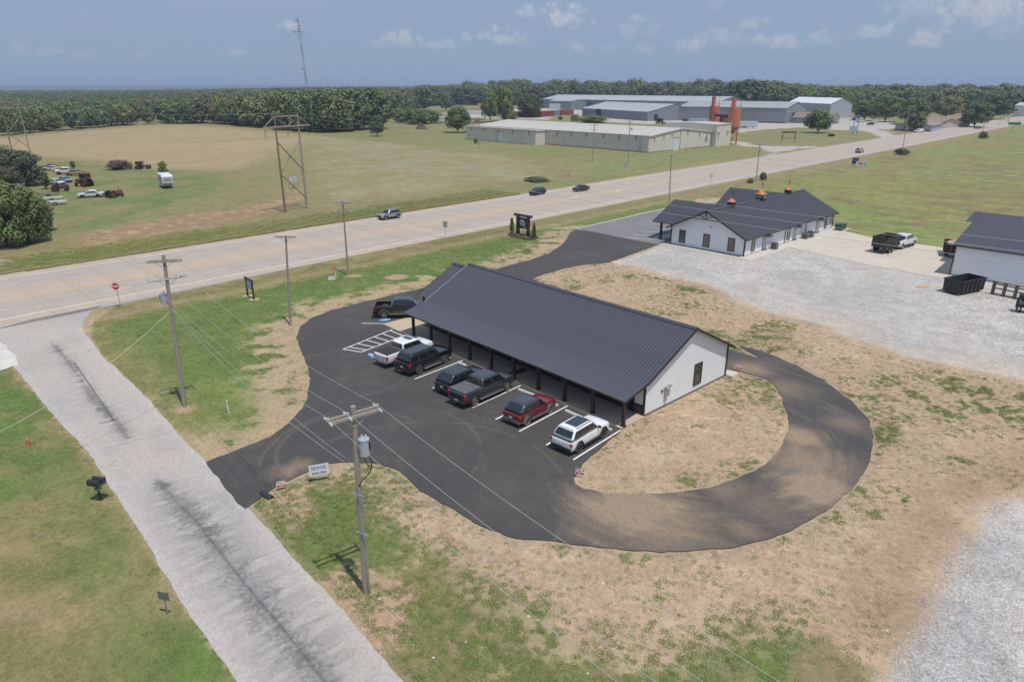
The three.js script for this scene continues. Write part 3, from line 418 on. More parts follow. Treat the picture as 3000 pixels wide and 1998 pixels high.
// cover a slope from (z0,y0) to (z1,y1) between x0 and x1 with ribbed sheets; axis 'x' runs along the eave
function roofSlope(parent, x0, x1, z0, y0, z1, y1, mat, panelW = .914, ribs = 3, rh = .045) {
  const len = Math.hypot(z1 - z0, y1 - y0), n = Math.max(1, Math.round((x1 - x0) / panelW)), w = (x1 - x0) / n;
  for (let i = 0; i < n; i++) { const m = mesh('roof_panel', roofPanel(w, len, ribs, rh), mat, parent); if (z1 > z0) { m.position.set(x0 + i * w, y0, z0); m.rotation.x = -Math.atan2(y1 - y0, z1 - z0); } else { m.position.set(x0 + (i + 1) * w, y0, z0); m.rotation.set(-Math.atan2(y1 - y0, z0 - z1), Math.PI, 0, 'YXZ'); } }
}
// ribbed wall sheet standing in the xy plane, facing +z; top runs from h0 to h1
const wallGeo = {};
function wallPanel(w, h0, h1, ribs = 3) {
  const key = [w, h0, h1, ribs].map(v => +(+v).toFixed(3)).join(); if (wallGeo[key]) return wallGeo[key];
  const xs = [], p = w / ribs; for (let i = 0; i < ribs; i++) { const c = p * (i + .5); xs.push([p * i + .0005, 0], [c - .03, 0], [c - .018, .022], [c + .018, .022], [c + .03, 0]); } xs.push([w - .0005, 0]);
  const P = [], U = [], top = x => h0 + (h1 - h0) * x / w; for (let i = 0; i + 1 < xs.length; i++) { const [a, d0] = xs[i], [b, d1] = xs[i + 1]; P.push(a, 0, d0, b, 0, d1, b, top(b), d1, a, 0, d0, b, top(b), d1, a, top(a), d0); U.push(a, 0, b, 0, b, top(b), a, 0, b, top(b), a, top(a)); }
  const g = new THREE.BufferGeometry(); g.setAttribute('position', new THREE.Float32BufferAttribute(P, 3)); g.setAttribute('uv', new THREE.Float32BufferAttribute(U, 2)); g.computeVertexNormals(); return wallGeo[key] = g;
}
// run of wall sheets from a to b (local xz), facing the right-hand side when walking from a to b seen from above reversed; hOf(t) = wall height along the run
function wallRun(parent, a, b, hOf, y0, mat, panelW = .914, ribs = 3, breaks = []) {
  const L = Math.hypot(b[0] - a[0], b[1] - a[1]), turn = Math.atan2(-(b[1] - a[1]), b[0] - a[0]), cuts = [0, ...breaks, L].sort((p, q) => p - q);
  for (let c = 0; c + 1 < cuts.length; c++) { const s0 = cuts[c], s1 = cuts[c + 1], n = Math.max(1, Math.round((s1 - s0) / panelW)), w = (s1 - s0) / n; for (let i = 0; i < n; i++) { const s = s0 + i * w, m = mesh('wall_panel', wallPanel(w, hOf((s + 1e-4) / L) - y0, hOf((s + w - 1e-4) / L) - y0, ribs), mat, parent); m.position.set(lerp(a[0], b[0], s / L), y0, lerp(a[1], b[1], s / L)); m.rotation.y = turn; } }
}
function windowUnit(parent, w, h, frame, pos, turn, bars = 0, pane = glass, d = .06) {
  const b = new MB(), f = .09; b.box(w, f, d, 0, f / 2, 0).box(w, f, d, 0, h - f / 2, 0).box(f, h - 2 * f, d, -w / 2 + f / 2, h / 2, 0).box(f, h - 2 * f, d, w / 2 - f / 2, h / 2, 0);
  for (let k = 1; k <= bars; k++) b.box(w - 2 * f, .03, d * .7, 0, f + (h - 2 * f) * k / (bars + 1), 0);
  const o = b.build('window', frame, parent); o.position.set(...pos); o.rotation.y = turn;
  const p = new MB().box(w - 2 * f + .01, h - 2 * f + .01, .012, 0, h / 2, -.006).build('pane', pane, o); return o;
}
// prism with gable ends along x: solid core behind the sheets
function core(x0, x1, z0, z1, eave, ridge, zr = (z0 + z1) / 2, y0 = 0) {
  const s = new THREE.Shape([[z0, y0], [z1, y0], [z1, eave], [zr, ridge], [z0, eave]].map(p => new THREE.Vector2(-p[0], p[1])));
  return new THREE.ExtrudeGeometry(s, { depth: x1 - x0, bevelEnabled: false }).applyMatrix4(new THREE.Matrix4().set(0, 0, 1, x0, 0, 1, 0, 0, -1, 0, 0, 0, 0, 0, 0, 1));
}

// ---------- the white metal building with the long porch ----------
const MA = [9.95, -46.45], ML = [-.677, -.736];
{
  const { pos, turn } = onAxis(MA, ML), LEN = 26.9, WID = 11.4, EV = 3.02, RG = 5.85, zr = WID / 2, sl = (RG - EV) / zr;
  const b = thing('office_building', 'white metal building with charcoal ribbed roof and long open porch on dark posts', 'building', pos, turn);
  mesh('building_core', core(.03, LEN - .03, .03, WID - .03, EV - .06, RG - .06), std([.6, .6, .6], .9), b);
  // walls: white sheets on both gables and the back, dark ones under the porch
  const gh = t => EV + (1 - Math.abs(2 * t - 1)) * (RG - EV) - .03;
  wallRun(b, [-.005, 0], [-.005, WID], gh, .12, whitePanel, .84, 3, [zr]); b.children.slice(-14).forEach(m => { });
  wallRun(b, [LEN + .005, WID], [LEN + .005, 0], gh, .12, whitePanel, .84, 3, [zr]);
  wallRun(b, [0, WID + .005], [LEN, WID + .005], () => EV - .03, .12, whitePanel);
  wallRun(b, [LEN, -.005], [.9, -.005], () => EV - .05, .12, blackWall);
  wallRun(b, [.88, -.012], [.1, -.012], () => 2.3, .95, whitePanel, .8);
  new MB().box(.8, .82, .1, .49, .53, -.03).build('stone_wainscot', std([1, 1, 1], .85, { map: grain([.06, .048, .042], .9, 1, 8) }), b);
  new MB().box(LEN + .1, .14, WID + .1, LEN / 2, .05, zr).build('foundation', std([.2, .2, .2], .9), b);
  // roof: two slopes of sheets, porch slope in front, lower wing at the far end
  const o = .42, x0 = -.4, x1 = LEN + .7, yB = EV + .02 - .28 * sl, th = .03;
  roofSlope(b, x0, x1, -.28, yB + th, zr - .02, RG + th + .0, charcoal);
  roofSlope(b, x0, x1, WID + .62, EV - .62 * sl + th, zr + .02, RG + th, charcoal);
  roofSlope(b, x0, x1, -2.78, 2.36, -.2, 3.0, charcoal2, .914, 3, .014);
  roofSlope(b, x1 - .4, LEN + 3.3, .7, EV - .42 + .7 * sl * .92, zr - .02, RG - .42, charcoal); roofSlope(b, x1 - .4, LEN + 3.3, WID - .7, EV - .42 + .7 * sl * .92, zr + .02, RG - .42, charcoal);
  new MB().box(x1 - x0, .05, .3, (x0 + x1) / 2, RG + .055 - .02, zr - .13, -Math.atan(sl)).box(x1 - x0, .05, .3, (x0 + x1) / 2, RG + .055 - .02, zr + .13, Math.atan(sl)).build('ridge_cap', charcoalTrim, b);
  new MB().box(3.1, .05, .28, LEN + 1.9, RG - .38, zr - .12, -Math.atan(sl)).box(3.1, .05, .28, LEN + 1.9, RG - .38, zr + .12, Math.atan(sl)).build('ridge_cap', charcoalTrim, b);
  const fl = new MB(); fl.box(x1 - x0, .018, .16, (x0 + x1) / 2, yB + .045, -.22, -.33); for (let x = x0 + .1; x < x1; x += .2285) fl.box(.07, .022, .12, x, yB + .06, -.24, -.33); fl.build('transition_flashing', std([.17, .17, .185], .35, { metalness: .4 }), b);
  // rakes, fascia, gutter, soffit
  const rake = (x, z0, y0, z1, y1, m = darkTrim) => new MB().bar([x, y0 - .06, z0], [x, y1 - .06, z1], .05, .17).build('rake_trim', m, b);
  for (const x of [x0 - .02, x1 + .02]) { rake(x, -.28, yB, zr, RG); rake(x, WID + .62, EV - .62 * sl, zr, RG); rake(x, -2.78, 2.36, -.25, 2.98); }
  new MB().bar([x1 + .0, yB + .06, -.25], [x1 + .0, RG + .06, zr], .05, .05).build('rake_flashing', std([.5, .5, .52], .35, { metalness: .5 }), b);
  new MB().bar([LEN + 3.32, EV - .45 + .7 * sl * .92, .7], [LEN + 3.32, RG - .5, zr], .05, .15).bar([LEN + 3.32, EV - .45 + .7 * sl * .92, WID - .7], [LEN + 3.32, RG - .5, zr], .05, .15).build('rake_trim', darkTrim, b);
  new MB().box(x1 - x0, .13, .11, (x0 + x1) / 2, 2.31, -2.84).build('gutter', std([.105, .105, .085], .5), b);
  new MB().box(x1 - x0, .13, .11, (x0 + x1) / 2, EV - .62 * sl - .06, WID + .66).build('gutter', darkTrim, b);
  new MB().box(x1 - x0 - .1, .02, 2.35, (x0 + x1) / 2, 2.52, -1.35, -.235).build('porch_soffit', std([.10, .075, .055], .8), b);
  new MB().box(LEN, .02, .62, LEN / 2, EV - .25, WID + .31).build('soffit', whitePanel, b);
  new MB().box(LEN + .6, .28, .16, LEN / 2, 2.16, -2.5).build('porch_beam', darkTrim, b);
  for (let k = 0; k < 10; k++) { const p = new MB().box(.23, 2.06, .23, -.06 + k * 2.955, 1.09, -2.48).build('porch_post', brownWood, b); new MB().box(.32, .16, .32, -.06 + k * 2.955, .14, -2.48).build('post_base', darkTrim, p); }
  for (const x of [LEN + 2.9]) for (const z of [1.2, WID - 1.2]) new MB().box(.17, 2.7, .17, x, 1.35, z).build('wing_post', brownWood, b);
  const nS = 8; for (let k = 0; k < nS; k++) new MB().box((LEN + 1.7) / nS - .012, .14, 2.86, -.2 + (LEN + 1.7) / nS * (k + .5), .055, -1.45).build('porch_slab', slabMat, b);
  new MB().box(3.2, .12, WID + 3, LEN + 3.1, .06, WID / 2 - 1.4).build('end_walk', slabMat, b);
  new MB().box(1.1, .14, 1.1, -.1, .06, WID + .75).build('rear_step', paleSlab, b);
  for (const [x, z] of [[-.03, -.03], [-.03, WID + .03]]) new MB().box(.13, EV - .12, .13, x, EV / 2, z).build('corner_trim', darkTrim, b);
  new MB().box(.05, .07, WID, -.04, .12, zr).build('base_trim', std([.09, .085, .08], .6), b);
  // gable window, meter cabinet
  windowUnit(b, 1.1, 1.9, darkTrim, [-.05, .58, 7.05], -Math.PI / 2, 0);
  { const m = new MB(); m.box(.16, .78, .52, -.12, 1.35, 2.72).build('meter_cabinet', galv, b); const c = b.children.at(-1);
    new MB().cyl(.09, .09, .12, -.24, 1.6, 2.72, 14, 0, Math.PI / 2).build('meter_dial', phys([.5, .52, .55], .1), c); new MB().cyl(.04, .04, 1.0, -.12, .5, 2.6, 8).build('conduit', galv, c); new MB().box(.12, .25, .35, -.1, 1.72, 3.15).build('junction_box', std([.5, .5, .48], .5), c); new MB().box(.06, .22, .2, -.06, 1.5, 2.15).build('disconnect_box', std([.08, .08, .08], .5), c); }
  // doors and windows behind the porch
  for (let k = 0; k < 6; k++) windowUnit(b, .95, 1.5, std([.03, .028, .027], .5), [3.2 + k * 4.1, .9, -.06], Math.PI, 1);
  for (const x of [11.2, 1.75]) { const d = new MB().box(1.02, 2.12, .05, x, 1.2, -.05).build('door', std([.03, .03, .03], .4), b); new MB().box(.6, 1.5, .02, x, 1.35, -.082).build('door_glass', glass, d); new MB().box(.03, .25, .05, x + .4, 1.1, -.1).build('handle', galv, d); }
  new MB().box(.75, .012, 2.0, 12.6, .133, -1.25).build('door_mat', std([.03, .03, .032], .95), b);
}
// ---------- the lodge-like building with copper cupolas ----------
const LA = [25.3, -107.2], LL = [.7195, -.6945];
{
  const { pos, turn } = onAxis(LA, LL), LEN = 31.2, WID = 12.5, EV = 2.95, RG = 6.0, zr = WID / 2, sl = (RG - EV) / zr;
  const b = thing('lodge_building', 'white board-clad building with dark roof, gable truss and three copper cupolas', 'building', pos, turn);
  mesh('building_core', core(.03, LEN - .03, .03, WID - .03, EV - .06, RG - .06), std([.6, .6, .6], .9), b);
  const gh = t => EV + (1 - Math.abs(2 * t - 1)) * (RG - EV) - .03;
  wallRun(b, [-.005, 0], [-.005, WID], gh, .12, whitePanel, .9, 3, [zr]);
  wallRun(b, [0, WID + .005], [LEN, WID + .005], () => EV - .03, .12, whitePanel, .9);
  wallRun(b, [LEN + .005, WID], [LEN + .005, 0], gh, .12, whitePanel, .9, 3, [zr]); wallRun(b, [LEN, -.005], [0, -.005], () => EV - .03, .12, whitePanel, .9);
  const x0 = -.75, x1 = LEN + .8, ov = .6, th = .04;
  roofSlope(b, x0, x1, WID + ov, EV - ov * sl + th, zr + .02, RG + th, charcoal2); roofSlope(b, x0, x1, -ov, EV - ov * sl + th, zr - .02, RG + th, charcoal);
  new MB().box(x1 - x0, .05, .3, (x0 + x1) / 2, RG + .05, zr - .13, -Math.atan(sl)).box(x1 - x0, .05, .3, (x0 + x1) / 2, RG + .05, zr + .13, Math.atan(sl)).build('ridge_cap', charcoalTrim, b);
  for (const x of [x0 - .02, x1 + .02]) { new MB().bar([x, EV - ov * sl - .06, -ov], [x, RG - .06, zr], .06, .2).build('rake_trim', darkTrim, b); new MB().bar([x, EV - ov * sl - .06, WID + ov], [x, RG - .06, zr], .06, .2).build('rake_trim', darkTrim, b); }
  for (const z of [WID + ov + .04, -ov - .04]) new MB().box(x1 - x0, .13, .1, (x0 + x1) / 2, EV - ov * sl - .04, z).build('gutter', darkTrim, b);
  // two wings toward the highway
  for (const [xc, hw_, z0, top] of [[7.0, 5.6, -4.4, 5.7], [25.6, 5.2, -4.6, 5.9]]) {
    const s2 = (top - 3.05) / hw_, rest = (z, y) => 0; const w = new THREE.Group(); w.name = 'entry_wing'; w.position.set(xc, 0, 0); w.rotation.y = Math.PI / 2; b.add(w); // wing x axis -> -z
    const X = [-zr + .5, -z0]; const lo = 3.05 - .35 * s2;
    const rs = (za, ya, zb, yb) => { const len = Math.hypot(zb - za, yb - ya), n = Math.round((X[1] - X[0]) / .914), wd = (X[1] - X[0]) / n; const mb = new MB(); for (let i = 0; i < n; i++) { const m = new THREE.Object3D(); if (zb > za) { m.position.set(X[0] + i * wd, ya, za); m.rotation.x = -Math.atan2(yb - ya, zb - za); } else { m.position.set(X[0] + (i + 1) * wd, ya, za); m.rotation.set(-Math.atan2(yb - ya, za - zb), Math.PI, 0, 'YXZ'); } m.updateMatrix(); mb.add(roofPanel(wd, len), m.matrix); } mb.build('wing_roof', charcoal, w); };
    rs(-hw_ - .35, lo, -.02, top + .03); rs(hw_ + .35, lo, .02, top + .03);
    new MB().bar([X[1] + .03, lo - .06, -hw_ - .35], [X[1] + .03, top - .04, 0], .06, .2).bar([X[1] + .03, lo - .06, hw_ + .35], [X[1] + .03, top - .04, 0], .06, .2).build('wing_rake', darkTrim, w);
    new MB().box(X[1] - X[0], .12, .09, (X[0] + X[1]) / 2, lo - .03, -hw_ - .38).build('wing_gutter', darkTrim, w);
    for (const z of [-hw_ + .1, hw_ - .1]) new MB().box(.3, lo, .3, X[1] - 1.4, lo / 2, z).build('wing_post', brownWood, w);
    new MB().box(2.2, .1, hw_ * 2 + .2, X[1] - 1.0, .05, 0).build('wing_slab', paleSlab, w);
  }
  // gable truss on the near end
  const t = new MB(); const ty = y => [x0 - .03, y]; t.bar([x0 - .04, 4.75, zr - 2.25], [x0 - .04, 4.75, zr + 2.25], .1, .16).bar([x0 - .04, 4.75, zr], [x0 - .04, 5.85, zr], .1, .16).bar([x0 - .04, 4.8, zr], [x0 - .04, 5.32, zr - 1.15], .1, .12).bar([x0 - .04, 4.8, zr], [x0 - .04, 5.32, zr + 1.15], .1, .12).build('gable_truss', brownWood, b);
  new MB().bar([x0 + .0, EV - ov * sl - .1, -ov], [x0, RG - .1, zr], .18, .12).bar([x0 + .0, EV - ov * sl - .1, WID + ov], [x0, RG - .1, zr], .18, .12).build('truss_rafters', brownWood, b);
  for (const [x, z] of [[-.04, -.04], [-.04, WID + .04], [LEN + .04, WID + .04]]) new MB().box(.15, EV - .2, .15, x, EV / 2, z).build('corner_trim', darkTrim, b);
  new MB().box(LEN + .06, .12, WID + .06, LEN / 2, .06, zr).build('foundation', std([.09, .09, .09], .8), b);
  const fr = std([.022, .021, .022], .5), gg = phys([.09, .125, .055], .05, { clearcoat: 1 });
  for (const z of [2.0, 6.25, 10.4]) windowUnit(b, 1.12, 1.98, fr, [-.05, .48, z], -Math.PI / 2, 1, phys([.10, .105, .10], .08, { clearcoat: 1 }));
  for (const x of [2.6, 14.2, 28.3]) windowUnit(b, 1.0, 2.0, fr, [x, .42, WID + .05], 0, 0, gg);
  windowUnit(b, 1.1, 1.5, std([.6, .6, .6], .5), [30.3, .9, WID + .05], 0, 2, std([.45, .47, .48], .4));
  for (const x of [6.1, 16.4, 25.0]) { const d = new MB().box(.95, 2.1, .05, x, 1.2, WID + .04).build('door', std([.56, .56, .57], .5), b); new MB().box(.05, 2.15, .06, x - .5, 1.2, WID + .05).box(.05, 2.15, .06, x + .5, 1.2, WID + .05).build('door_frame', fr, d); new MB().box(.05, .05, .08, x + .36, 1.1, WID + .08).build('handle', galv, d);
    const a = new MB().box(1.5, .04, 1.05, x + .1, 2.42, WID + .52, .42).build('awning', charcoalTrim, b); new MB().bar([x - .55, 1.95, WID + .06], [x - .55, 2.3, WID + .9], .05).bar([x + .75, 1.95, WID + .06], [x + .75, 2.3, WID + .9], .05).build('awning_bracket', darkTrim, a); }
  for (const x of [-.02, 12.9, 20.2, LEN]) { const d = new MB().box(.08, 2.5, .08, x, 1.35, WID + .1).bar([x, 2.6, WID + .1], [x, 2.75, WID + ov], .08).build('downspout', darkTrim, b); }
  new MB().cyl(.04, .04, .35, 23, 5.2, 8.5, 8).build('vent_pipe', darkTrim, b); new MB().cyl(.04, .04, .3, 11.5, 4.2, 9.6, 8).build('vent_pipe', darkTrim, b);
  new MB().cyl(.09, .07, .14, -.12, 3.6, 6.9, 10, 0, 1.2).build('gable_lamp', darkTrim, b);
  // cupolas
  const copper = std([1, 1, 1], .4, { map: grain([.52, .20, .085], .3, 1.5, 11), metalness: .35 });
  for (const [x, s, gz] of [[6.4, .95, 0], [16.0, 1.25, 1], [25.8, .9, 0]]) {
    const c = new MB().box(s, s * .75, s, x, RG + s * .28, zr).build('cupola', std([.02, .019, .02], .5), b);
    new MB().add(new THREE.ConeGeometry(s * .86, s * .62, 4).rotateY(Math.PI / 4), new THREE.Matrix4().setPosition(x, RG + s * .97, zr)).build('copper_cap', copper, c);
    if (gz) for (const [dx, dz, ry] of [[0, s / 2 + .012, 0], [-s / 2 - .012, 0, -Math.PI / 2]]) new MB().box(s * .8, s * .42, .02, 0, 0, 0).build('cupola_pane', phys([.25, .26, .25], .1), c).position.set(x + dx, RG + s * .38, zr + dz), c.children.at(-1).rotation.y = ry;
    const v = new MB().rod([x, RG + s * 1.2, zr], [x, RG + s * 1.2 + 1.15, zr], .02).box(.7, .02, .02, x, RG + s * 1.2 + .5, zr).box(.02, .02, .6, x, RG + s * 1.2 + .5, zr).box(.5, .22, .02, x + .05, RG + s * 1.2 + .95, zr); v.build('weathervane', darkTrim, c);
  }
}
// walk and apron of the lodge
const paveOf = (name, pts, y, mat) => structure(name, slab(pts, -.02, y), mat);
const lodgeAt = (x, z) => [LA[0] + LL[0] * x - LL[1] * z, LA[1] + LL[1] * x + LL[0] * z];
paveOf('lodge_walk', [lodgeAt(-1.5, -1), lodgeAt(-1.5, 14.4), lodgeAt(11, 14.4), lodgeAt(11, 15.2), lodgeAt(33, 15.2), lodgeAt(33, -1)], .055, paleSlab);
{ const m = std([1, 1, 1], .9, { map: repeatEvery(colorTex(1024, 1024, (i, j) => { const u = i / 1024, v = j / 1024, n = tfbm(u, v, 5, 6), ring = tfbm(u * 1 + .3, v, 9, 4); let c = mix3([.55, .485, .39], [.48, .43, .36], n); c = mix3(c, [.27, .255, .24], sstep(.03, .0, Math.abs(ring - .52)) * .5 * sstep(.45, .6, n)); const f = hash(i, j); return c.map(q => q * (.94 + .12 * f)); }), 17), bumpMap: fineBump, bumpScale: .004 });
  const P = [z7a(960, 402), z7a(1182, 290), z7a(1240, 292), z7a(1440, 340), z7a(1900, 405), z7a(2100, 440), z7a(2050, 600), z7a(1920, 588), z7a(1800, 575), z7a(1590, 535), z7a(1400, 500)]; paveOf('concrete_apron', P, .045, m); }
{ // older grey asphalt in front of the lodge, pale kerb along the lawn
  const m = std([1, 1, 1], .9, { map: repeatEvery(asphaltTex([.185, .182, .185], .3, 3, .2), 12), bumpMap: fineBump, bumpScale: .01 });
  const P = [V(1327, 527), z3(1600, 1295), z3(1890, 1232), hw(66, -20), lodgeAt(33, -2), lodgeAt(-2.5, -1), lodgeAt(-2.5, 1.2), z7(130, 722), V(1515, 563), V(1413, 544), V(1369, 535)];
  const lot = structure('old_parking_lot', sheet(P, .055), m);
  const q = [V(1325, 527), z3(1600, 1293), z3(1640, 1280), z3(1890, 1230), hw(66, -20)]; for (let i = 0; i + 1 < q.length; i++) { const a = q[i], c = q[i + 1], L = Math.hypot(c[0] - a[0], c[1] - a[1]); const k = new MB().box(L, .15, .3, L / 2, .06, 0).build('kerb', paleSlab, lot); k.position.set(a[0], 0, a[1]); k.rotation.y = Math.atan2(-(c[1] - a[1]), c[0] - a[0]); }
  for (const [a, c] of [[z3(1490, 1495), z3(1830, 1512)], [z3(1575, 1467), z3(1830, 1487)], [z3(1675, 1440), z3(1840, 1450)], [z3(1770, 1413), z3(1900, 1420)]]) { const s = stripe(a, c, .12, paint, 'stall_line', .061); lot.add(s); }
  lot.add(mesh('accessible_panel', sheet([z3(1790, 1425), z3(1845, 1428), z3(1840, 1442), z3(1788, 1440)], .061), bluePaint)); }
// ---------- the shed at the right edge ----------
{
  const A = [58.3, -88.1], L = [.694, .72]; const { pos, turn } = onAxis(A, L), LEN = 20, W2 = 22, EV = 4.15, RG = 6.9; // local z points away from the yard? (-Lz, Lx)
  const b = thing('storage_shed', 'pale blue-white metal shed with charcoal roof beside the black roll-off bin', 'building', pos, turn);
  // local z = (-.72,.694): toward the yard, so the shed spans z from 0 to -W2
  mesh('building_core', core(.03, LEN, -W2, -.03, EV - .05, RG - .05, -W2 / 2), std([.6, .6, .6], .9), b);
  wallRun(b, [0, .005], [LEN, .005], () => EV - .03, .1, whitePanel); const gh = t => EV + (1 - Math.abs(2 * t - 1)) * (RG - EV) - .03;
  wallRun(b, [-.005, -W2], [-.005, 0], gh, .1, whitePanel, .9, 3, [W2 / 2]);
  const sl = (RG - EV) / (W2 / 2); roofSlope(b, -.35, LEN, .45, EV - .45 * sl + .03, -W2 / 2, RG + .03, charcoal2); roofSlope(b, -.35, LEN, -W2 - .4, EV - .4 * sl + .03, -W2 / 2 - .02, RG + .03, charcoal2);
  { const y0 = EV + 7.2 * sl, y1 = RG; const m = mesh('roof_panel', roofPanel(.9, Math.hypot(W2 / 2 - 7.2, y1 - y0)), charcoal2, b); m.position.set(-.35, y0 + .03, -7.2); m.rotation.set(-Math.atan2(y1 - y0, W2 / 2 - 7.2), Math.PI, 0, 'YXZ'); }
  new MB().box(LEN + .4, .16, .06, LEN / 2 - .2, EV - .45 * sl - .04, .48).build('fascia', darkTrim, b); new MB().bar([-.37, EV - .45 * sl - .05, .45], [-.37, RG - .05, -W2 / 2], .05, .18).build('rake_trim', darkTrim, b);
  new MB().box(.14, EV, .14, -.04, EV / 2, .04).build('corner_trim', darkTrim, b); new MB().box(LEN, .12, .3, LEN / 2, .06, .1).build('foundation', paleSlab, b);
  const d = new MB().box(.06, 2.1, .95, -.05, 1.15, -1.6).build('door', std([.55, .56, .57], .5), b); new MB().box(1, .04, 1.4, -.5, 2.35, -1.6, 0, 0, .25).build('awning', charcoalTrim, b);
}
// ---------- simple far buildings ----------
function gableHall(name, label, A, L, len, wid, eave, rise, wall, roof, o = {}) { // A: corner on the ground, L: along the ridge; local z = (-Lz, Lx)
  const { pos, turn } = onAxis(A, L), b = thing(name, label, o.category || 'building', pos, turn, o.group), zr = wid / 2, sl = rise / zr, ov = o.over ?? .25;
  mesh('wall', core(0, len, 0, wid, eave, eave + rise), wall, b);
  for (const s of [-1, 1]) { const z0 = s < 0 ? -ov : wid + ov, a = Math.atan(sl), L2 = Math.hypot(zr + ov, sl * (zr + ov)); new MB().box(len + 2 * ov, .12, L2, len / 2, eave + rise / 2 - ov * sl / 2 + .1, (z0 + zr) / 2, s < 0 ? -a : a).build('roof_slope', Array.isArray(roof) ? roof[s < 0 ? 0 : 1] : roof, b); }
  if (o.trim) for (const x of [-ov - .03, len + ov + .03]) new MB().bar([x, eave - ov * sl, -ov], [x, eave + rise + .05, zr], .08, .35).bar([x, eave - ov * sl, wid + ov], [x, eave + rise + .05, zr], .08, .35).build('eave_trim', o.trim, b);
  return b;
}
const ribs = (c, per, v = .1, s = 0) => repeatEvery(colorTex(256, 128, (i, j) => { const n = tfbm(i / 256 + s, j / 128, 6, 5), m = tnoise(i / 256 * 9, s + 1, 9), r = (i % 32 < 3) ? .93 : 1; const k = r * (1 + (n - .5) * v + (m - .5) * .05); return c.map(q => q * k); }), per);
const beige = std([1, 1, 1], .6, { map: ribs([.62, .59, .52], 8) }), beigeRoof = std([1, 1, 1], .55, { map: ribs([.47, .45, .41], 20, .18, 3) }), beigeTrim = std([.70, .665, .58], .6), ventMat = std([.33, .31, .28], .7), doorWhite = std([.66, .69, .74], .5);
{ // beige warehouse: front long wall seen from the highway
  const w3 = z3(1722, 714), w0 = z3(208, 590), L = (() => { const dx = w0[0] - w3[0], dz = w0[1] - w3[1], l = Math.hypot(dx, dz); return [dx / l, dz / l]; })(), W = [-L[1], L[0]]; const wid = 42.5, len = 100;
  const b = gableHall('warehouse', 'long low beige metal warehouse with stepped front wall and shallow roof', w3, L, len, wid, 6.0, 2.0, beige, beigeRoof, { trim: beigeTrim, over: .3 });
  const w1 = 54; new MB().box(len - w1, 5.9, 6.1, w1 + (len - w1) / 2, 2.95, -3.02).build('front_bay', beige, b); new MB().box(len - w1 + .5, .14, 6.7, w1 + (len - w1) / 2, 5.98, -3.15, .04).build('bay_roof', beigeRoof, b); new MB().box(len - w1 + .5, .3, .1, w1 + (len - w1) / 2, 5.85, -6.55).box(.1, .3, 6.3, w1 - .3, 5.85, -3.2).build('bay_trim', beigeTrim, b);
  for (const x of [6, 14, 22, 31, 39, 47]) new MB().box(.9, 1.7, .06, x, 4.9, -.03).build('wall_vent', ventMat, b);
  for (const x of [58, 68, 77.5, 87.5, 96]) new MB().box(.9, 1.7, .06, x, 4.9, -6.1).build('wall_vent', ventMat, b);
  { const d = new MB().box(3.4, 4.2, .1, 76, 2.1, -6.12).build('roller_door', doorWhite, b); const e = new MB().box(1.1, 2.3, .1, 72.5, 1.15, -6.12).build('door', doorWhite, b); new MB().box(.15, 4.3, .14, 77.9, 2.15, -6.14).box(3.8, .15, .14, 76, 4.3, -6.14).build('door_frame', std([.2, .16, .14], .7), d); new MB().box(.1, .1, .06, 72.1, 1.1, -6.2).build('handle', galv, e); }
  for (const x of [63, 80.3, 90, 97.6, 34.5, 43]) new MB().box(.16, 5.7, .12, x, 2.85, x > 54 ? -6.16 : -.1).build('downspout', beigeTrim, b);
  for (const [z, y] of [[3.5, 4.9], [9.5, 5.6], [14.8, 6.1], [20.4, 6.6], [25.5, 6.4], [34, 5.4], [39.5, 4.9]]) new MB().box(.06, 1.6, .9, -.03, y - .3, z).build('wall_vent', ventMat, b);
  { const d = new MB().box(.1, 4.6, 4.4, -.06, 2.3, 18).build('roller_door', doorWhite, b); const r = new MB(); for (let k = 1; k < 8; k++) r.box(.03, .05, 4.3, -.12, k * .57, 18); r.build('door_slat_ribs', std([.52, .55, .6], .5), d); new MB().box(.14, 4.8, .25, -.08, 2.4, 20.4).box(.14, .2, 4.6, -.08, 4.7, 18).build('door_frame', std([.16, .12, .11], .7), d); new MB().box(.1, 2.4, 1.0, -.06, 1.2, 22.4).build('door', doorWhite, b); }
  { const m = new MB(); m.box(.12, 2.2, .9, 4.2, 0, 0); const e = new MB().box(.8, 1.2, .25, 3.6, 1.4, -.15).box(.4, .8, .2, 4.5, 1.5, -.14).box(.08, 2.6, .08, 4.0, 3, -.12).box(1.0, .5, .1, 4.0, 4.4, -.12).build('electric_panel', std([.35, .38, .4], .5), b); }
  new MB().box(len + .1, .25, .08, len / 2, .14, -.06).box(.08, .25, wid, -.06, .14, wid / 2).build('base_strip', std([.2, .13, .1], .8), b);
  { const g = new MB(); g.box(3.2, 2.2, .05, 0, 0, 0); const f = new MB().add(new THREE.CylinderGeometry(1.0, 1.0, .1, 20).rotateZ(Math.PI / 2), new THREE.Matrix4().setPosition(-.06, 3.2, 39.2)).build('soot_stain_plate', std([.30, .275, .235], .9), b); }
  // taller annex at the far corner
  const A2 = zs(240, 1096), c = gableHall('dust_house', 'tall narrow beige metal annex with grimy streaked wall beside the orange silo', [A2[0] - .72 * 24, A2[1] - .694 * 24], [.694, -.72], 12.5, 24, 8.6, .5, beige, std([.44, .44, .44], .6), { trim: beigeTrim });
  c.position.x -= 0; 
  { // matte grime under the two exhausts
    for (const [x, y] of [[1.6, 5.2], [9.4, 5.4]]) { new MB().box(.9, .8, .5, x, y, 24.3).build('exhaust_hood', galv, c); }
  }
}
tick('warehouse');
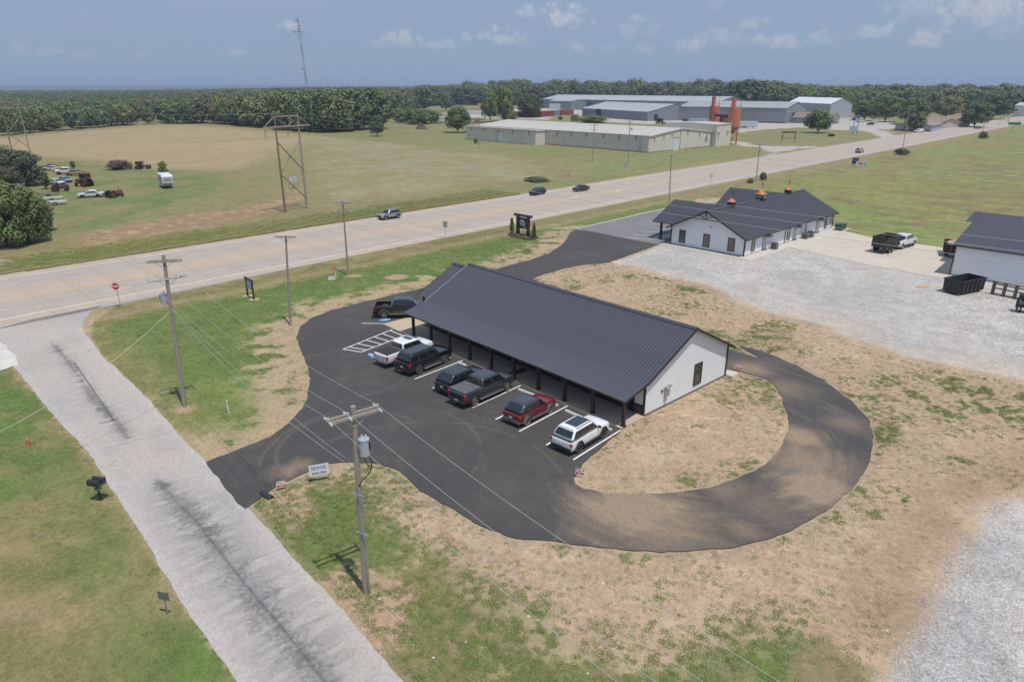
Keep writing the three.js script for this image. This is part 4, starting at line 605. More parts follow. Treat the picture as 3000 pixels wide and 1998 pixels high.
const greyWall = std([1, 1, 1], .55, { map: ribs([.21, .24, .27], 10, .2, 5) }), greyRoof = std([1, 1, 1], .5, { map: ribs([.37, .385, .40], 26, .25, 6) }), greyRoof2 = std([1, 1, 1], .5, { map: ribs([.33, .325, .32], 26, .2, 7) }), paleGrey = std([1, 1, 1], .5, { map: ribs([.27, .285, .305], 8, .16, 8) }), whiteRoof = std([.66, .68, .72], .5), tanRoof = std([.46, .40, .33], .7);
const E1 = [.694, -.72], E2 = [-.694, .72], N1 = [.72, .694];
function dirOf(a, b) { const dx = b[0] - a[0], dz = b[1] - a[1], l = Math.hypot(dx, dz); return [dx / l, dz / l, l]; }
function rectHall(name, label, P0, P1, wid, eave, rise, wall, roof, o) { const d = dirOf(P0, P1); return gableHall(name, label, P0, d, d[2], wid, eave, rise, wall, roof, o); }
{ // blue-grey works with the open door (its long front faces the lawn)
  const c = zs(1310, 740), l = zs(640, 690), b = rectHall('works_hall', 'grey metal works hall with dark doorway and small blue and orange wall lettering', c, [c[0] - 62, c[1] - 44], 52, 9.6, 3.6, paleGrey, [greyRoof2, greyRoof], { trim: std([.4, .42, .44], .5) });
  new MB().box(.1, 6.4, 4.6, -.06, 3.2, 19).build('doorway', std([.012, .012, .016], .9), b); new MB().box(62, .5, .1, 31, .5, -.06).build('base_strip', std([.05, .05, .05], .8), b);
  new MB().box(.12, 3.4, 1.4, -.07, 5.2, 2.6).build('wall_banner', std([.06, .25, .6], .6), b); new MB().cyl(1, 1, .1, -.08, 6.4, 8, 16, 0, Math.PI / 2).build('round_emblem', std([.75, .25, .08], .6), b); new MB().box(.1, 1.2, 2.6, -.08, 6.4, 10.6).build('wall_lettering', std([.08, .28, .62], .6), b);
  new MB().box(.15, 8.5, .5, -.1, 4.2, 15.6).build('downspout', std([.5, .52, .54], .5), b);
}
{ const p = zs(1545, 722), b = gableHall('lean_to_shed', 'low grey lean-to shed with brown roof beside the works doorway', [p[0], p[1]], N1, 26, 14, 3.6, 3.4, paleGrey, std([.22, .17, .14], .8)); }
{ const p = zs(1345, 600), b = rectHall('white_roof_hall', 'tall grey hall with bright white roof behind the works hall', zs(1985, 660), zs(1345, 610), 18, 10.5, 4.2, std([1, 1, 1], .6, { map: ribs([.40, .42, .44], 8, .1, 9) }), whiteRoof); }
{ const b = rectHall('tan_store', 'long tan-roofed single-storey building in front of the far trees', zs(2100, 500), zs(1555, 470), 40, 5.5, 3.5, std([.30, .25, .2], .8), tanRoof, { over: 1.2 }); for (let k = 0; k < 6; k++) new MB().box(2.2, 3, .1, 8 + k * 12, 1.8, -.06).build('dark_bay', std([.04, .038, .036], .9), b); }
{ const b = rectHall('garden_cabin', 'small tan cabin with dull red roof behind the lone lawn tree', zs(2140, 620), zs(1995, 600), 9, 4, 2.6, std([.42, .35, .24], .8), std([.26, .09, .09], .7)); new MB().box(1.2, 2.2, .1, 4, 1.1, -.06).build('door', std([.2, .2, .2], .7), b); }
{ // long grey-blue sheds of the yard
  const b = rectHall('long_shed', 'very long blue-grey metal shed with pale roof along the far treeline', z3(2352, 345), z3(740, 300), 60, 9.5, 4.5, greyWall, [greyRoof, greyRoof2]);
  for (let k = 0; k < 22; k++) new MB().box(1.1, 2.0, .1, 12 + k * 11, 7.4, -.06).build('wall_vent', std([.33, .31, .28], .8), b);
  const d = rectHall('yard_annex', 'blue-grey metal annex with wide white roller door near the container row', z3(1015, 318), z3(805, 312), 26, 8.4, 1.6, greyWall, greyRoof); new MB().box(16, 6, .1, dirOf(z3(1015, 318), z3(805, 312))[2] - 9, 3, -.06).build('roller_door', doorWhite, d);
  const e = rectHall('low_shed', 'low blue-grey shed with patched pale roof and row of small vents', z3(1715, 422), z3(1115, 376), 46, 6.2, 5.0, greyWall, [greyRoof, greyRoof2]);
  const L = dirOf(z3(1715, 422), z3(1115, 376))[2]; for (let k = 0; k < 9; k++) new MB().box(.9, 1.5, .1, 6 + k * L / 9.6, 4.9, -.06).build('wall_vent', std([.34, .32, .29], .8), e); new MB().box(7, 6.4, .5, L * .72, 3.2, -.3).build('porch_bay', std([.03, .03, .035], .9), e); new MB().box(L * .25, .04, 9, L * .42, 8.0, 8, -Math.atan(5 / 23)).build('rusty_patch', std([.25, .19, .17], .7), e); new MB().box(.1, 4.6, 3.2, -.06, 2.3, 7.2).build('doorway', std([.05, .03, .03], .9), e);
  const f = rectHall('pump_house', 'small flat grey plant room behind the truck yard', z3(2250, 358), z3(2090, 352), 16, 7.5, .8, paleGrey, greyRoof); new MB().box(8, 2, .1, 6, 5, -.06).build('window_band', std([.02, .02, .02], .4), f);
  rectHall('far_shed', 'pale shed end glimpsed between the two big yard trees', z3(520, 260), z3(470, 262), 40, 9, 3, greyWall, greyRoof);
}
{ // houses
  const brick = std([.25, .14, .1], .85), roofB = std([1, 1, 1], .9, { map: grain([.27, .215, .175], .25, 6, 14) });
  const mk = (name, label, c, l, wid, eave, rise, wall, roof, wins) => { const b = rectHall(name, label, c, l, wid, eave, rise, wall, roof, { over: .6, category: 'house', trim: std([.4, .4, .4], .6) }); return b; };
  const h1 = mk('bungalow', 'pale blue bungalow with brown roof and brick base beside the side lane', zh(645, 735), zh(800, 708), 18, 3.3, 2.2, std([1, 1, 1], .7, { map: grain([.36, .44, .52], .08, 4, 15) }), roofB);
  const L1 = dirOf(zh(645, 735), zh(800, 708))[2]; 
  new MB().box(.2, .9, 18.1, -.06, .45, 9).build('brick_base', brick, h1); new MB().box(L1, .9, .2, L1 / 2, .45, -.06).build('brick_base', brick, h1); for (const z of [5, 12.5]) windowUnit(h1, 1.6, 1.3, std([.6, .6, .6], .6), [-.12, 1.4, z], -Math.PI / 2, 1); for (let k = 0; k < 4; k++) windowUnit(h1, 1.2, 1.3, std([.6, .6, .6], .6), [4 + k * 4.5, 1.4, -.12], Math.PI, 1);
  const h2 = mk('bungalow', 'cream bungalow with brown roof behind the dark parked car', zh(1245, 700), zh(1000, 680), 12, 3.2, 2.4, std([.50, .46, .38], .8), roofB); for (const x of [3, 7, 14]) windowUnit(h2, 1.4, 1.4, std([.2, .2, .2], .6), [x, 1.0, -.1], Math.PI, 1); new MB().box(1, 2.1, .1, 5, 1.05, -.06).build('door', std([.1, .08, .07], .6), h2);
  const h3 = mk('bungalow', 'small cream house with reddish roof farthest along the lane', zh(1420, 680), zh(1230, 665), 11, 3.3, 2.4, std([.52, .49, .42], .8), std([.32, .2, .155], .85)); for (const x of [3, 8, 13]) windowUnit(h3, 1.3, 1.4, std([.3, .3, .3], .6), [x, 1.0, -.1], Math.PI, 1);
  const h4 = rectHall('long_barn', 'long white building with low grey roof beyond the dark roadside trees', zh(2700, 560), zh(2215, 545), 16, 8.5, 2.2, std([.62, .64, .66], .7), std([.4, .42, .44], .6), { category: 'building', over: .5 }); for (let k = 0; k < 6; k++) windowUnit(h4, 3, 1.2, std([.2, .22, .24], .6), [12 + k * 13, 4.2, -.1], Math.PI, 0);
  const h5 = rectHall('red_roof_barn', 'small white barn with bright red roof half hidden in the woods', zt(150, 385), zt(10, 375), 14, 5, 5, std([.6, .58, .56], .8), std([.55, .10, .06], .6));
}
tick('buildings');
// ================= VEHICLES =================
const paintOf = (c, metal = .25, rough = .32) => phys(c, rough, { metalness: metal, clearcoat: 1, clearcoatRoughness: .06 });
const autoGlass = phys([.012, .015, .019], .05, { clearcoat: 1, clearcoatRoughness: .02 }), rubber = std([.022, .021, .021], .9), dustyRubber = std([.075, .068, .06], .95), blackPlastic = std([.03, .03, .031], .7), greyPlastic = std([.15, .145, .14], .75), chrome = std([.62, .63, .65], .18, { metalness: .9 }), tailRed = phys([.42, .012, .018], .15, { clearcoat: 1 }), lampClear = phys([.6, .62, .65], .08, { clearcoat: 1 }), amber = phys([.7, .22, .03], .2), plateMat = std([.5, .52, .55], .5), underside = std([.012, .012, .012], .9);
const csg = new Evaluator(); csg.attributes = ['position', 'normal']; csg.useGroups = false;
function loft(rings, closeEnds = true) { // rings of equal point count -> smooth closed surface
  const n = rings[0].length, P = [], I = []; for (const r of rings) for (const p of r) P.push(...p);
  for (let i = 0; i + 1 < rings.length; i++) for (let k = 0; k < n; k++) { const a = i * n + k, b = i * n + (k + 1) % n, c = a + n, d = b + n; I.push(a, b, c, b, d, c); }
  if (closeEnds) for (const [e, flip] of [[0, 1], [rings.length - 1, 0]]) { const c = P.length / 3, r = rings[e]; P.push(...[0, 1, 2].map(q => r.reduce((s, p) => s + p[q], 0) / n)); for (let k = 0; k < n; k++) { const a = e * n + k, b = e * n + (k + 1) % n; flip ? I.push(c, b, a) : I.push(c, a, b); } }
  const g = new THREE.BufferGeometry(); g.setAttribute('position', new THREE.Float32BufferAttribute(P, 3)); g.setIndex(I); g.computeVertexNormals(); return g;
}
function carBody(q) { // half section mirrored into a ring, lofted from tail to nose
  const ring = ([x, hw, yb, yt, cr]) => { const h = yt - yb, half = [[hw * .82, yb], [hw * .955, yb + .06], [hw * .99, yb + h * .3], [hw, yb + h * .55], [hw * .975, yb + h * .82], [hw * .93, yt - .035], [hw * .84, yt]]; const r = half.map(([z, y]) => [x, y, z]); r.push([x, yt + cr, 0]); for (let i = half.length - 1; i >= 0; i--) r.push([x, half[i][1], -half[i][0]]); r.push([x, yb, 0]); return r; };
  return loft(q.map(ring));
}
const wheelCache = {};
function wheel(parent, x, z, R, w, rimMat, tyreMat, spokes, side) {
  const g = new THREE.Group(); g.name = 'wheel'; g.position.set(x, R, z); if (side < 0) g.rotation.y = Math.PI; parent.add(g);
  const k = [R, w, spokes].join(); const c = wheelCache[k] ??= (() => {
    const ri = R * .66, tyre = new THREE.LatheGeometry([[ri, -w / 2 + .02], [R * .86, -w / 2], [R * .97, -w / 2 + .03], [R, -w / 4], [R, w / 4], [R * .97, w / 2 - .03], [R * .86, w / 2], [ri, w / 2 - .02], [ri, -w / 2 + .02]].map(p => new THREE.Vector2(...p)), 24).rotateX(Math.PI / 2);
    const rim = new MB(); rim.add(new THREE.CylinderGeometry(ri, ri, .02, 24, 1, true).rotateX(Math.PI / 2), new THREE.Matrix4().setPosition(0, 0, w / 2 - .03)); rim.add(new THREE.TorusGeometry(ri * .95, ri * .06, 6, 24), new THREE.Matrix4().setPosition(0, 0, w / 2 - .02)); rim.cyl(ri * .24, ri * .24, .05, 0, 0, w / 2 - .045, 12, Math.PI / 2);
    for (let s = 0; s < spokes; s++) { const a = s / spokes * Math.PI * 2; rim.add(new THREE.BoxGeometry(ri * .95, ri * .2, .035), new THREE.Matrix4().makeRotationZ(a).multiply(new THREE.Matrix4().setPosition(ri * .5, 0, w / 2 - .05))); }
    return { tyre, rim: rim.geo(), disc: new THREE.CylinderGeometry(ri * .98, ri * .98, .02, 20).rotateX(Math.PI / 2).translate(0, 0, w / 2 - .12) }; })();
  mesh('tyre', c.tyre, tyreMat, g); mesh('rim', c.rim, rimMat, g); mesh('brake_disc', c.disc, underside, g); return g;
}
function patch(fn, u0, u1, v0, v1, nu = 5, nv = 3) { const P = [], I = []; for (let j = 0; j <= nv; j++) for (let i = 0; i <= nu; i++) P.push(...fn(lerp(u0, u1, i / nu), lerp(v0, v1, j / nv))); for (let j = 0; j < nv; j++) for (let i = 0; i < nu; i++) { const a = j * (nu + 1) + i; I.push(a, a + 1, a + nu + 1, a + 1, a + nu + 2, a + nu + 1); } const g = new THREE.BufferGeometry(); g.setAttribute('position', new THREE.Float32BufferAttribute(P, 3)); g.setIndex(I); g.computeVertexNormals(); return g; }
const KIND = {
  suv: { wb: 2.82, ro: .92, fo: .88, W: 1.92, belt: 1.1, hood: 1.08, H: 1.76, gc: .3, R: .38, cab: [-2.28, -1.62, .22, 1.0], wins: [[.05, .25], [.28, .58], [.61, .93]] },
  bigsuv: { wb: 3.15, ro: 1.15, fo: .95, W: 2.05, belt: 1.24, hood: 1.24, H: 1.92, gc: .34, R: .41, cab: [-2.64, -2.3, .3, .98], wins: [[.04, .28], [.31, .60], [.63, .93]] },
  crossover: { wb: 2.64, ro: .86, fo: .84, W: 1.84, belt: 1.08, hood: 1.06, H: 1.67, gc: .28, R: .36, cab: [-2.1, -1.45, .15, .92], wins: [[.22, .5], [.56, .93]] },
  sedan: { wb: 2.78, ro: 1.02, fo: .95, W: 1.84, belt: .94, hood: .9, H: 1.45, gc: .22, R: .33, cab: [-1.72, -.95, .18, 1.05], wins: [[.12, .48], [.52, .93]], deck: .98 },
  pickup: { wb: 3.72, ro: 1.12, fo: .98, W: 2.03, belt: 1.27, hood: 1.26, H: 1.93, gc: .42, R: .41, cab: [-1.02, -.84, .95, 1.62], wins: [[.06, .46], [.51, .93]], bed: [-2.86, -1.12] },
  van: { wb: 3.1, ro: 1.0, fo: .9, W: 1.95, belt: 1.2, hood: 1.1, H: 1.95, gc: .28, R: .35, cab: [-2.5, -2.38, .95, 1.6], wins: [[.74, .95]] },
};
function car(kind, label, at, heading, colour, o = {}) {
  const k = KIND[kind], cat = o.category || (kind === 'pickup' ? 'pickup truck' : kind === 'sedan' ? 'car' : kind === 'van' ? 'van' : 'suv');
  const root = thing(o.name || { pickup: 'pickup_truck', sedan: 'sedan_car', van: 'delivery_van' }[kind] || 'suv', label, cat, [at[0], o.y ?? .08, at[1]], Math.atan2(-heading[1], heading[0]), o.group);
  const s = o.size || 1; root.scale.setScalar(s); const paint_ = colour.isMaterial ? colour : paintOf(colour, o.metal, o.rough), hw = k.W / 2, x0 = -k.wb / 2 - k.ro, x1 = k.wb / 2 + k.fo, [cRb, cRr, cFr, cFb] = k.cab;
  const rearTop = k.bed ? k.belt + .06 : (k.deck || k.belt);
  const st = [[x0, hw * .80, k.gc + .16, rearTop - .16, 0], [x0 + .05, hw * .88, k.gc + .08, rearTop - .06, .005], [x0 + .18, hw * .95, k.gc + .02, rearTop - .01, .01], [x0 + .6, hw * .985, k.gc, rearTop, .01], [cRb + .1, hw, k.gc, kind === 'sedan' ? k.belt + .02 : k.bed ? rearTop : k.belt + .01, .01], [cRb + .3, hw, k.gc, k.belt, .01], [(cRb + cFb) / 2, hw, k.gc, k.belt, .01], [cFb - .05, hw, k.gc, k.belt - .01, .02], [cFb + .25, hw * .985, k.gc, lerp(k.belt, k.hood, .5), .05], [lerp(cFb, x1, .65), hw * .98, k.gc + .02, k.hood - .01, .05], [x1 - .24, hw * .95, k.gc + .04, k.hood - .05, .04], [x1 - .08, hw * .89, k.gc + .08, k.hood - .13, .02], [x1, hw * .80, k.gc + .15, k.hood - .27, 0]];
  let g = carBody(st.sort((a, b) => a[0] - b[0]));
  { let br = new Brush(g); br.updateMatrixWorld(); const cut = geo => { const c = new Brush(geo); c.updateMatrixWorld(); br = csg.evaluate(br, c, SUBTRACTION); }; const well = x => new THREE.CylinderGeometry(k.R + .07, k.R + .07, k.W + 1, 28).rotateX(Math.PI / 2).translate(x, k.R + .02, 0); try { cut(well(-k.wb / 2)); cut(well(k.wb / 2)); if (o.openBed) cut(new THREE.BoxGeometry(k.bed[1] - k.bed[0] - .12, .8, k.W - .32).translate((k.bed[0] + k.bed[1]) / 2 + .02, rearTop + .4 - .48, 0)); g = br.geometry; } catch (e) { console.log('csg', e.message); } }
  mesh('body', g, paint_, root);
  new MB().box(k.wb + .3, .3, k.W - .5, 0, k.gc + .2, 0).build('chassis', underside, root);
  if (o.openBed) new MB().box(k.bed[1] - k.bed[0] - .14, .03, k.W - .34, (k.bed[0] + k.bed[1]) / 2 + .02, rearTop - .46, 0).build('bed_floor', blackPlastic, root);
  // cabin
  const wb = hw * .935, wr = hw * .74, y0 = k.belt - .04, dy = k.H - y0, xR = v => lerp(cRb, cRr, v), xF = v => lerp(cFb, cFr, v), wv = v => lerp(wb, wr, v ** 1.25);
  const ringAt = (v, inset, y) => { const a = xR(v) + inset, b = xF(v) - inset, w = wv(v) - inset * .6, r = .17, out = []; for (const [cx, cz, s0] of [[b - r, w - r, 0], [a + r, w - r, 1], [a + r, -w + r, 2], [b - r, -w + r, 3]]) for (let i = 0; i <= 4; i++) { const t = (s0 + i / 4) * Math.PI / 2; out.push([cx + Math.cos(t) * r, y, cz + Math.sin(t) * r]); } return out; };
  const rings = [ringAt(0, 0, y0), ringAt(.3, 0, y0 + dy * .3), ringAt(.6, 0, y0 + dy * .6), ringAt(.8, .0, y0 + dy * .8), ringAt(.9, .035, y0 + dy * .9), ringAt(.96, .1, y0 + dy * .96), ringAt(.99, .22, y0 + dy * .99), ringAt(1, .45, y0 + dy)];
  mesh('cabin', loft(rings.map(r => [...r].reverse())), o.twoTone || paint_, root);
  const off = .012, sideFn = sd => (u, v) => { const y = y0 + dy * v; const uu = sd > 0 ? u : u; return [lerp(xR(v), xF(v), uu), y, sd * (wv(v) + off)]; };
  const gl = o.glass || autoGlass;
  for (const sd of [-1, 1]) { for (const [u0, u1] of k.wins) mesh('side_window', patch(sd > 0 ? sideFn(sd) : (u, v) => sideFn(sd)(u0 + u1 - u, v), u0, u1, .2, .76), gl, root); const a0 = k.wins[0][0] - .012, a1 = k.wins.at(-1)[1] + .012; mesh('window_trim', patch((u, v) => { const q = sideFn(sd)(sd > 0 ? u : a0 + a1 - u, v); q[2] -= sd * .006; return q; }, a0, a1, .17, .79), o.trim || blackPlastic, root); }
  mesh('windshield', patch((u, v) => [xF(v) + off + .03 * (1 - (2 * u - 1) ** 2) , y0 + dy * v, lerp(wv(v) - .1, -wv(v) + .1, u)], 0, 1, .1, .86, 8), gl, root);
  mesh('rear_window', patch((u, v) => [xR(v) - off - .02 * (1 - (2 * u - 1) ** 2), y0 + dy * v, lerp(-wv(v) + .12, wv(v) - .12, u)], 0, 1, k.bed ? .18 : .26, .8, 8), gl, root);
  if (o.sunroof) { new MB().box((cFr - cRr) * o.sunroof, .012, wr * 1.42, lerp(cRr, cFr, o.sunroofAt ?? .6), k.H + .002, 0, 0, 0, 0).build('glass_roof', autoGlass, root); }
  if (o.rails) for (const sd of [-1, 1]) new MB().box((cFr - cRr) * .86, .04, .035, (cFr + cRr) / 2, k.H - .005, sd * (wr - .05)).build('roof_rail', o.rails === true ? blackPlastic : o.rails, root);
  // lamps, mirrors, handles, bumpers
  const tall = k.bed ? .36 : kind === 'bigsuv' ? .3 : .2, ty = rearTop - (k.bed ? .32 : .24);
  for (const sd of [-1, 1]) {
    new MB().box(.17, tall, .24, x0 + .1, ty, sd * (hw * .84)).build('taillight', tailRed, root); new MB().box(.2, .13, .3, x1 - .2, k.hood - .26, sd * hw * .72).build('headlight', lampClear, root);
    const m = new MB().box(.13, .15, .2, cFb - .28, k.belt + .1, sd * (hw + .09)).build('mirror', o.mirror || paint_, root);
    for (const [u0, u1] of k.wins.slice(-2)) new MB().box(.17, .03, .03, lerp(cRb, cFb, u0 + .06), k.belt - .13, sd * (hw + .005)).build('door_handle', o.handle || paint_, root);
    if (o.steps) new MB().box(k.wb - 2 * k.R - .25, .06, .16, 0, k.gc - .02, sd * (hw - .02)).build('running_board', o.steps === true ? blackPlastic : o.steps, root);
    if (o.cladding) { const c = new MB(); for (const x of [-k.wb / 2, k.wb / 2]) c.add(new THREE.TorusGeometry(k.R + .09, .045, 5, 16, Math.PI), new THREE.Matrix4().makeTranslation(x, k.R + .02, sd * (hw - .03))); c.box(k.wb - 2 * k.R - .2, .16, .05, 0, k.gc + .08, sd * (hw - .02)).build('arch_cladding', o.cladding, root); }
  }
  new MB().box(.14, .22, k.W * .88, x0 + .04, k.gc + .17, 0).build('rear_bumper', o.bumper || blackPlastic, root); new MB().box(.14, .2, k.W * .8, x1 - .05, k.gc + .2, 0).build('front_bumper', o.bumper || blackPlastic, root); new MB().box(.08, .22, k.W * .5, x1 - .03, k.hood - .38, 0).build('grille', blackPlastic, root);
  new MB().box(.02, .15, .3, x0 - .035, k.bed ? k.gc + .22 : k.gc + .42, 0).build('license_plate', plateMat, root);
  if (k.bed && o.cover) { const c = new MB().box(k.bed[1] - k.bed[0], .05, k.W - .22, (k.bed[0] + k.bed[1]) / 2, rearTop + .03, 0).build('bed_cover', o.cover, root); new MB().box(.015, .008, k.W - .24, lerp(...k.bed, .34), rearTop + .06, 0).box(.015, .008, k.W - .24, lerp(...k.bed, .67), rearTop + .06, 0).build('cover_seam', blackPlastic, c); }
  if (k.bed) new MB().box(.05, .5, k.W * .72, x0 + .025, rearTop - .42, 0).build('tailgate', paint_, root);
  if (!k.bed && kind !== 'sedan') new MB().box(.2, .04, wr * 1.6, cRr + .0, k.H - .06, 0, 0, 0, .1).build('roof_spoiler', o.twoTone || paint_, root);
  if (o.hitch) new MB().box(.22, .07, .07, x0 - .08, k.gc + .02, 0).build('tow_hitch', blackPlastic, root);
  for (const [x, ax] of [[-k.wb / 2, 0], [k.wb / 2, 1]]) for (const sd of [-1, 1]) wheel(root, x, sd * (hw - .13), k.R, .25, o.rim || chrome, o.tyre || rubber, o.spokes || 6, sd);
  return root;
}
const rightOf = d => [-d[1], d[0]];
function byContacts(rear, front, kind, heading) { const r = rightOf(heading), m = [(rear[0] + front[0]) / 2, (rear[1] + front[1]) / 2], t = KIND[kind].W / 2 - .13; return [m[0] - r[0] * t, m[1] - r[1] * t]; }
const PARK = [.671, -.742], row = 'cars parked nose-in along the porch';
car('suv', 'white SUV with black glass roof parked nose-in, nearest to the porch end', byContacts(z6(1833, 1365), z6(2040, 1237), 'suv', PARK), PARK, [.74, .75, .77], { metal: 0, sunroof: .8, sunroofAt: .56, rails: true, mirror: blackPlastic, rim: std([.06, .06, .06], .35, { metalness: .6 }), tyre: dustyRubber, spokes: 8, cladding: blackPlastic, group: row });
car('crossover', 'dusty red SUV with black roof parked between two white lines', byContacts(z6(1400, 1138), z6(1600, 1033), 'crossover', PARK), PARK, [.19, .02, .022], { twoTone: phys([.035, .04, .05], .28, { clearcoat: 1 }), rim: std([.2, .2, .2], .4, { metalness: .5 }), tyre: std([.2, .185, .17], .95), spokes: 5, cladding: greyPlastic, bumper: greyPlastic, group: row });
car('pickup', 'dark grey crew-cab pickup with covered bed parked nose-in', byContacts(z6(960, 975), z6(1250, 850), 'pickup', PARK), PARK, [.062, .066, .075], { metal: .5, cover: std([.10, .105, .112], .6), steps: std([.3, .3, .31], .4, { metalness: .5 }), handle: chrome, rim: std([.45, .42, .38], .35, { metalness: .7 }), tyre: dustyRubber, bumper: paintOf([.06, .063, .07]), hitch: true, group: row });
{ const a = z6(960, 975), b = z6(1250, 850), l = 2.9, r = rightOf(PARK); car('suv', 'dark graphite SUV half hidden behind the grey pickup', [byContacts(a, b, 'suv', PARK)[0] - r[0] * 2.55 - PARK[0] * -.1, byContacts(a, b, 'suv', PARK)[1] - r[1] * 2.55 - PARK[1] * -.1], PARK, [.032, .034, .042], { metal: .4, rails: chrome, cladding: blackPlastic, tyre: dustyRubber, group: row }); }
car('bigsuv', 'long glossy black SUV parked beside the white pickup', byContacts(z6(510, 708), z6(720, 612), 'bigsuv', [.64, -.768]), [.64, -.768], [.008, .008, .009], { metal: 0, rough: .2, rails: blackPlastic, steps: std([.3, .3, .3], .4, { metalness: .4 }), rim: std([.22, .21, .2], .35, { metalness: .6 }), tyre: dustyRubber, spokes: 6, hitch: true, group: row });
{ const r = rightOf(PARK), p = byContacts(z6(510, 708), z6(720, 612), 'bigsuv', [.64, -.768]); car('pickup', 'white crew-cab pickup with black bed cover on the accessible bay', [p[0] - r[0] * 2.75 - PARK[0] * .0, p[1] - r[1] * 2.75 - PARK[1] * .0], [.66, -.751], [.72, .735, .76], { metal: 0, size: .97, cover: std([.03, .03, .031], .85), sunroof: .32, sunroofAt: .68, bumper: chrome, tyre: rubber, group: row }); }
{ const h = [.996, -.085], p = byContacts(z6(215, 242), z6(215, 242), 'pickup', h), c = [p[0] + h[0] * 1.95, p[1] + h[1] * 1.95]; car('pickup', 'black crew-cab pickup with open bed standing past the porch end', c, h, [.007, .007, .008], { metal: 0, rough: .2, openBed: true, size: 1.04, steps: true, cladding: std([.2, .17, .13], .6), rim: chrome, bumper: blackPlastic }); }
// on the highway
const WEST = [-.694, .72], EAST = [.694, -.72];
const oncoming = (front, rear, kind) => { const r = rightOf(WEST), m = [(front[0] + rear[0]) / 2, (front[1] + rear[1]) / 2], t = KIND[kind].W / 2 - .13; return [m[0] + r[0] * t, m[1] + r[1] * t]; };
const traffic = 'traffic on the highway';
car('suv', 'silver SUV driving on the highway behind the near utility poles', oncoming(z2(1345, 1398), z2(1462, 1380), 'suv'), WEST, [.36, .37, .40], { metal: .6, cladding: blackPlastic, rails: true, group: traffic });
car('crossover', 'dark blue SUV driving on the far lanes of the highway', oncoming(z3(688, 1110), z3(765, 1098), 'crossover'), WEST, [.012, .022, .075], { metal: .3, rim: std([.05, .05, .05], .4), group: traffic });
car('sedan', 'dark green-grey sedan driving just behind the blue SUV', oncoming(z3(1093, 1075), z3(1162, 1062), 'sedan'), WEST, [.022, .03, .03], { metal: .3, group: traffic });
{ const a = z4(1170, 567), r = rightOf(EAST); car('suv', 'pale beige SUV driving away on the near lanes of the highway', [a[0] + EAST[0] * 1.4 - r[0] * .8, a[1] + EAST[1] * 1.4 - r[1] * .8], EAST, [.40, .38, .34], { metal: .3, group: traffic, y: .07 }); }
car('van', 'white van turning onto the highway from the bungalow lane', zh(960, 762), [-.99, .14], [.68, .69, .7], { metal: 0, y: .05 });
car('sedan', 'grey-green car waiting at the far road junction', zh(1750, 712), [-.9, .43], [.10, .13, .13], { y: .05 });
// vehicles around the houses
const lane = 'vehicles parked by the bungalows';
for (const [kind, label, p, h, c] of [['pickup', 'white pickup parked in the row left of the bungalow', [190, 625], [-.95, .3], [.66, .67, .68]], ['suv', 'grey SUV parked at the far end of the bungalow row', [100, 595], [-.6, .8], [.20, .2, .2]], ['suv', 'black SUV parked against the bungalow side lawn', [320, 665], [-.95, .3], [.02, .02, .022]], ['pickup', 'white pickup parked behind the black SUV', [350, 640], [-.95, .3], [.66, .67, .68]], ['sedan', 'dark sedan parked in front of the cream bungalow', [1215, 690], [-.95, .3], [.03, .03, .032]], ['pickup', 'white pickup parked under the roadside tree', [1510, 675], [-.98, .2], [.66, .67, .68]], ['sedan', 'silver-blue car parked beside the white roadside pickup', [1430, 672], [-.9, .4], [.25, .3, .36]]]) car(kind, label, zh(...p), h, c, { y: .03, group: lane });
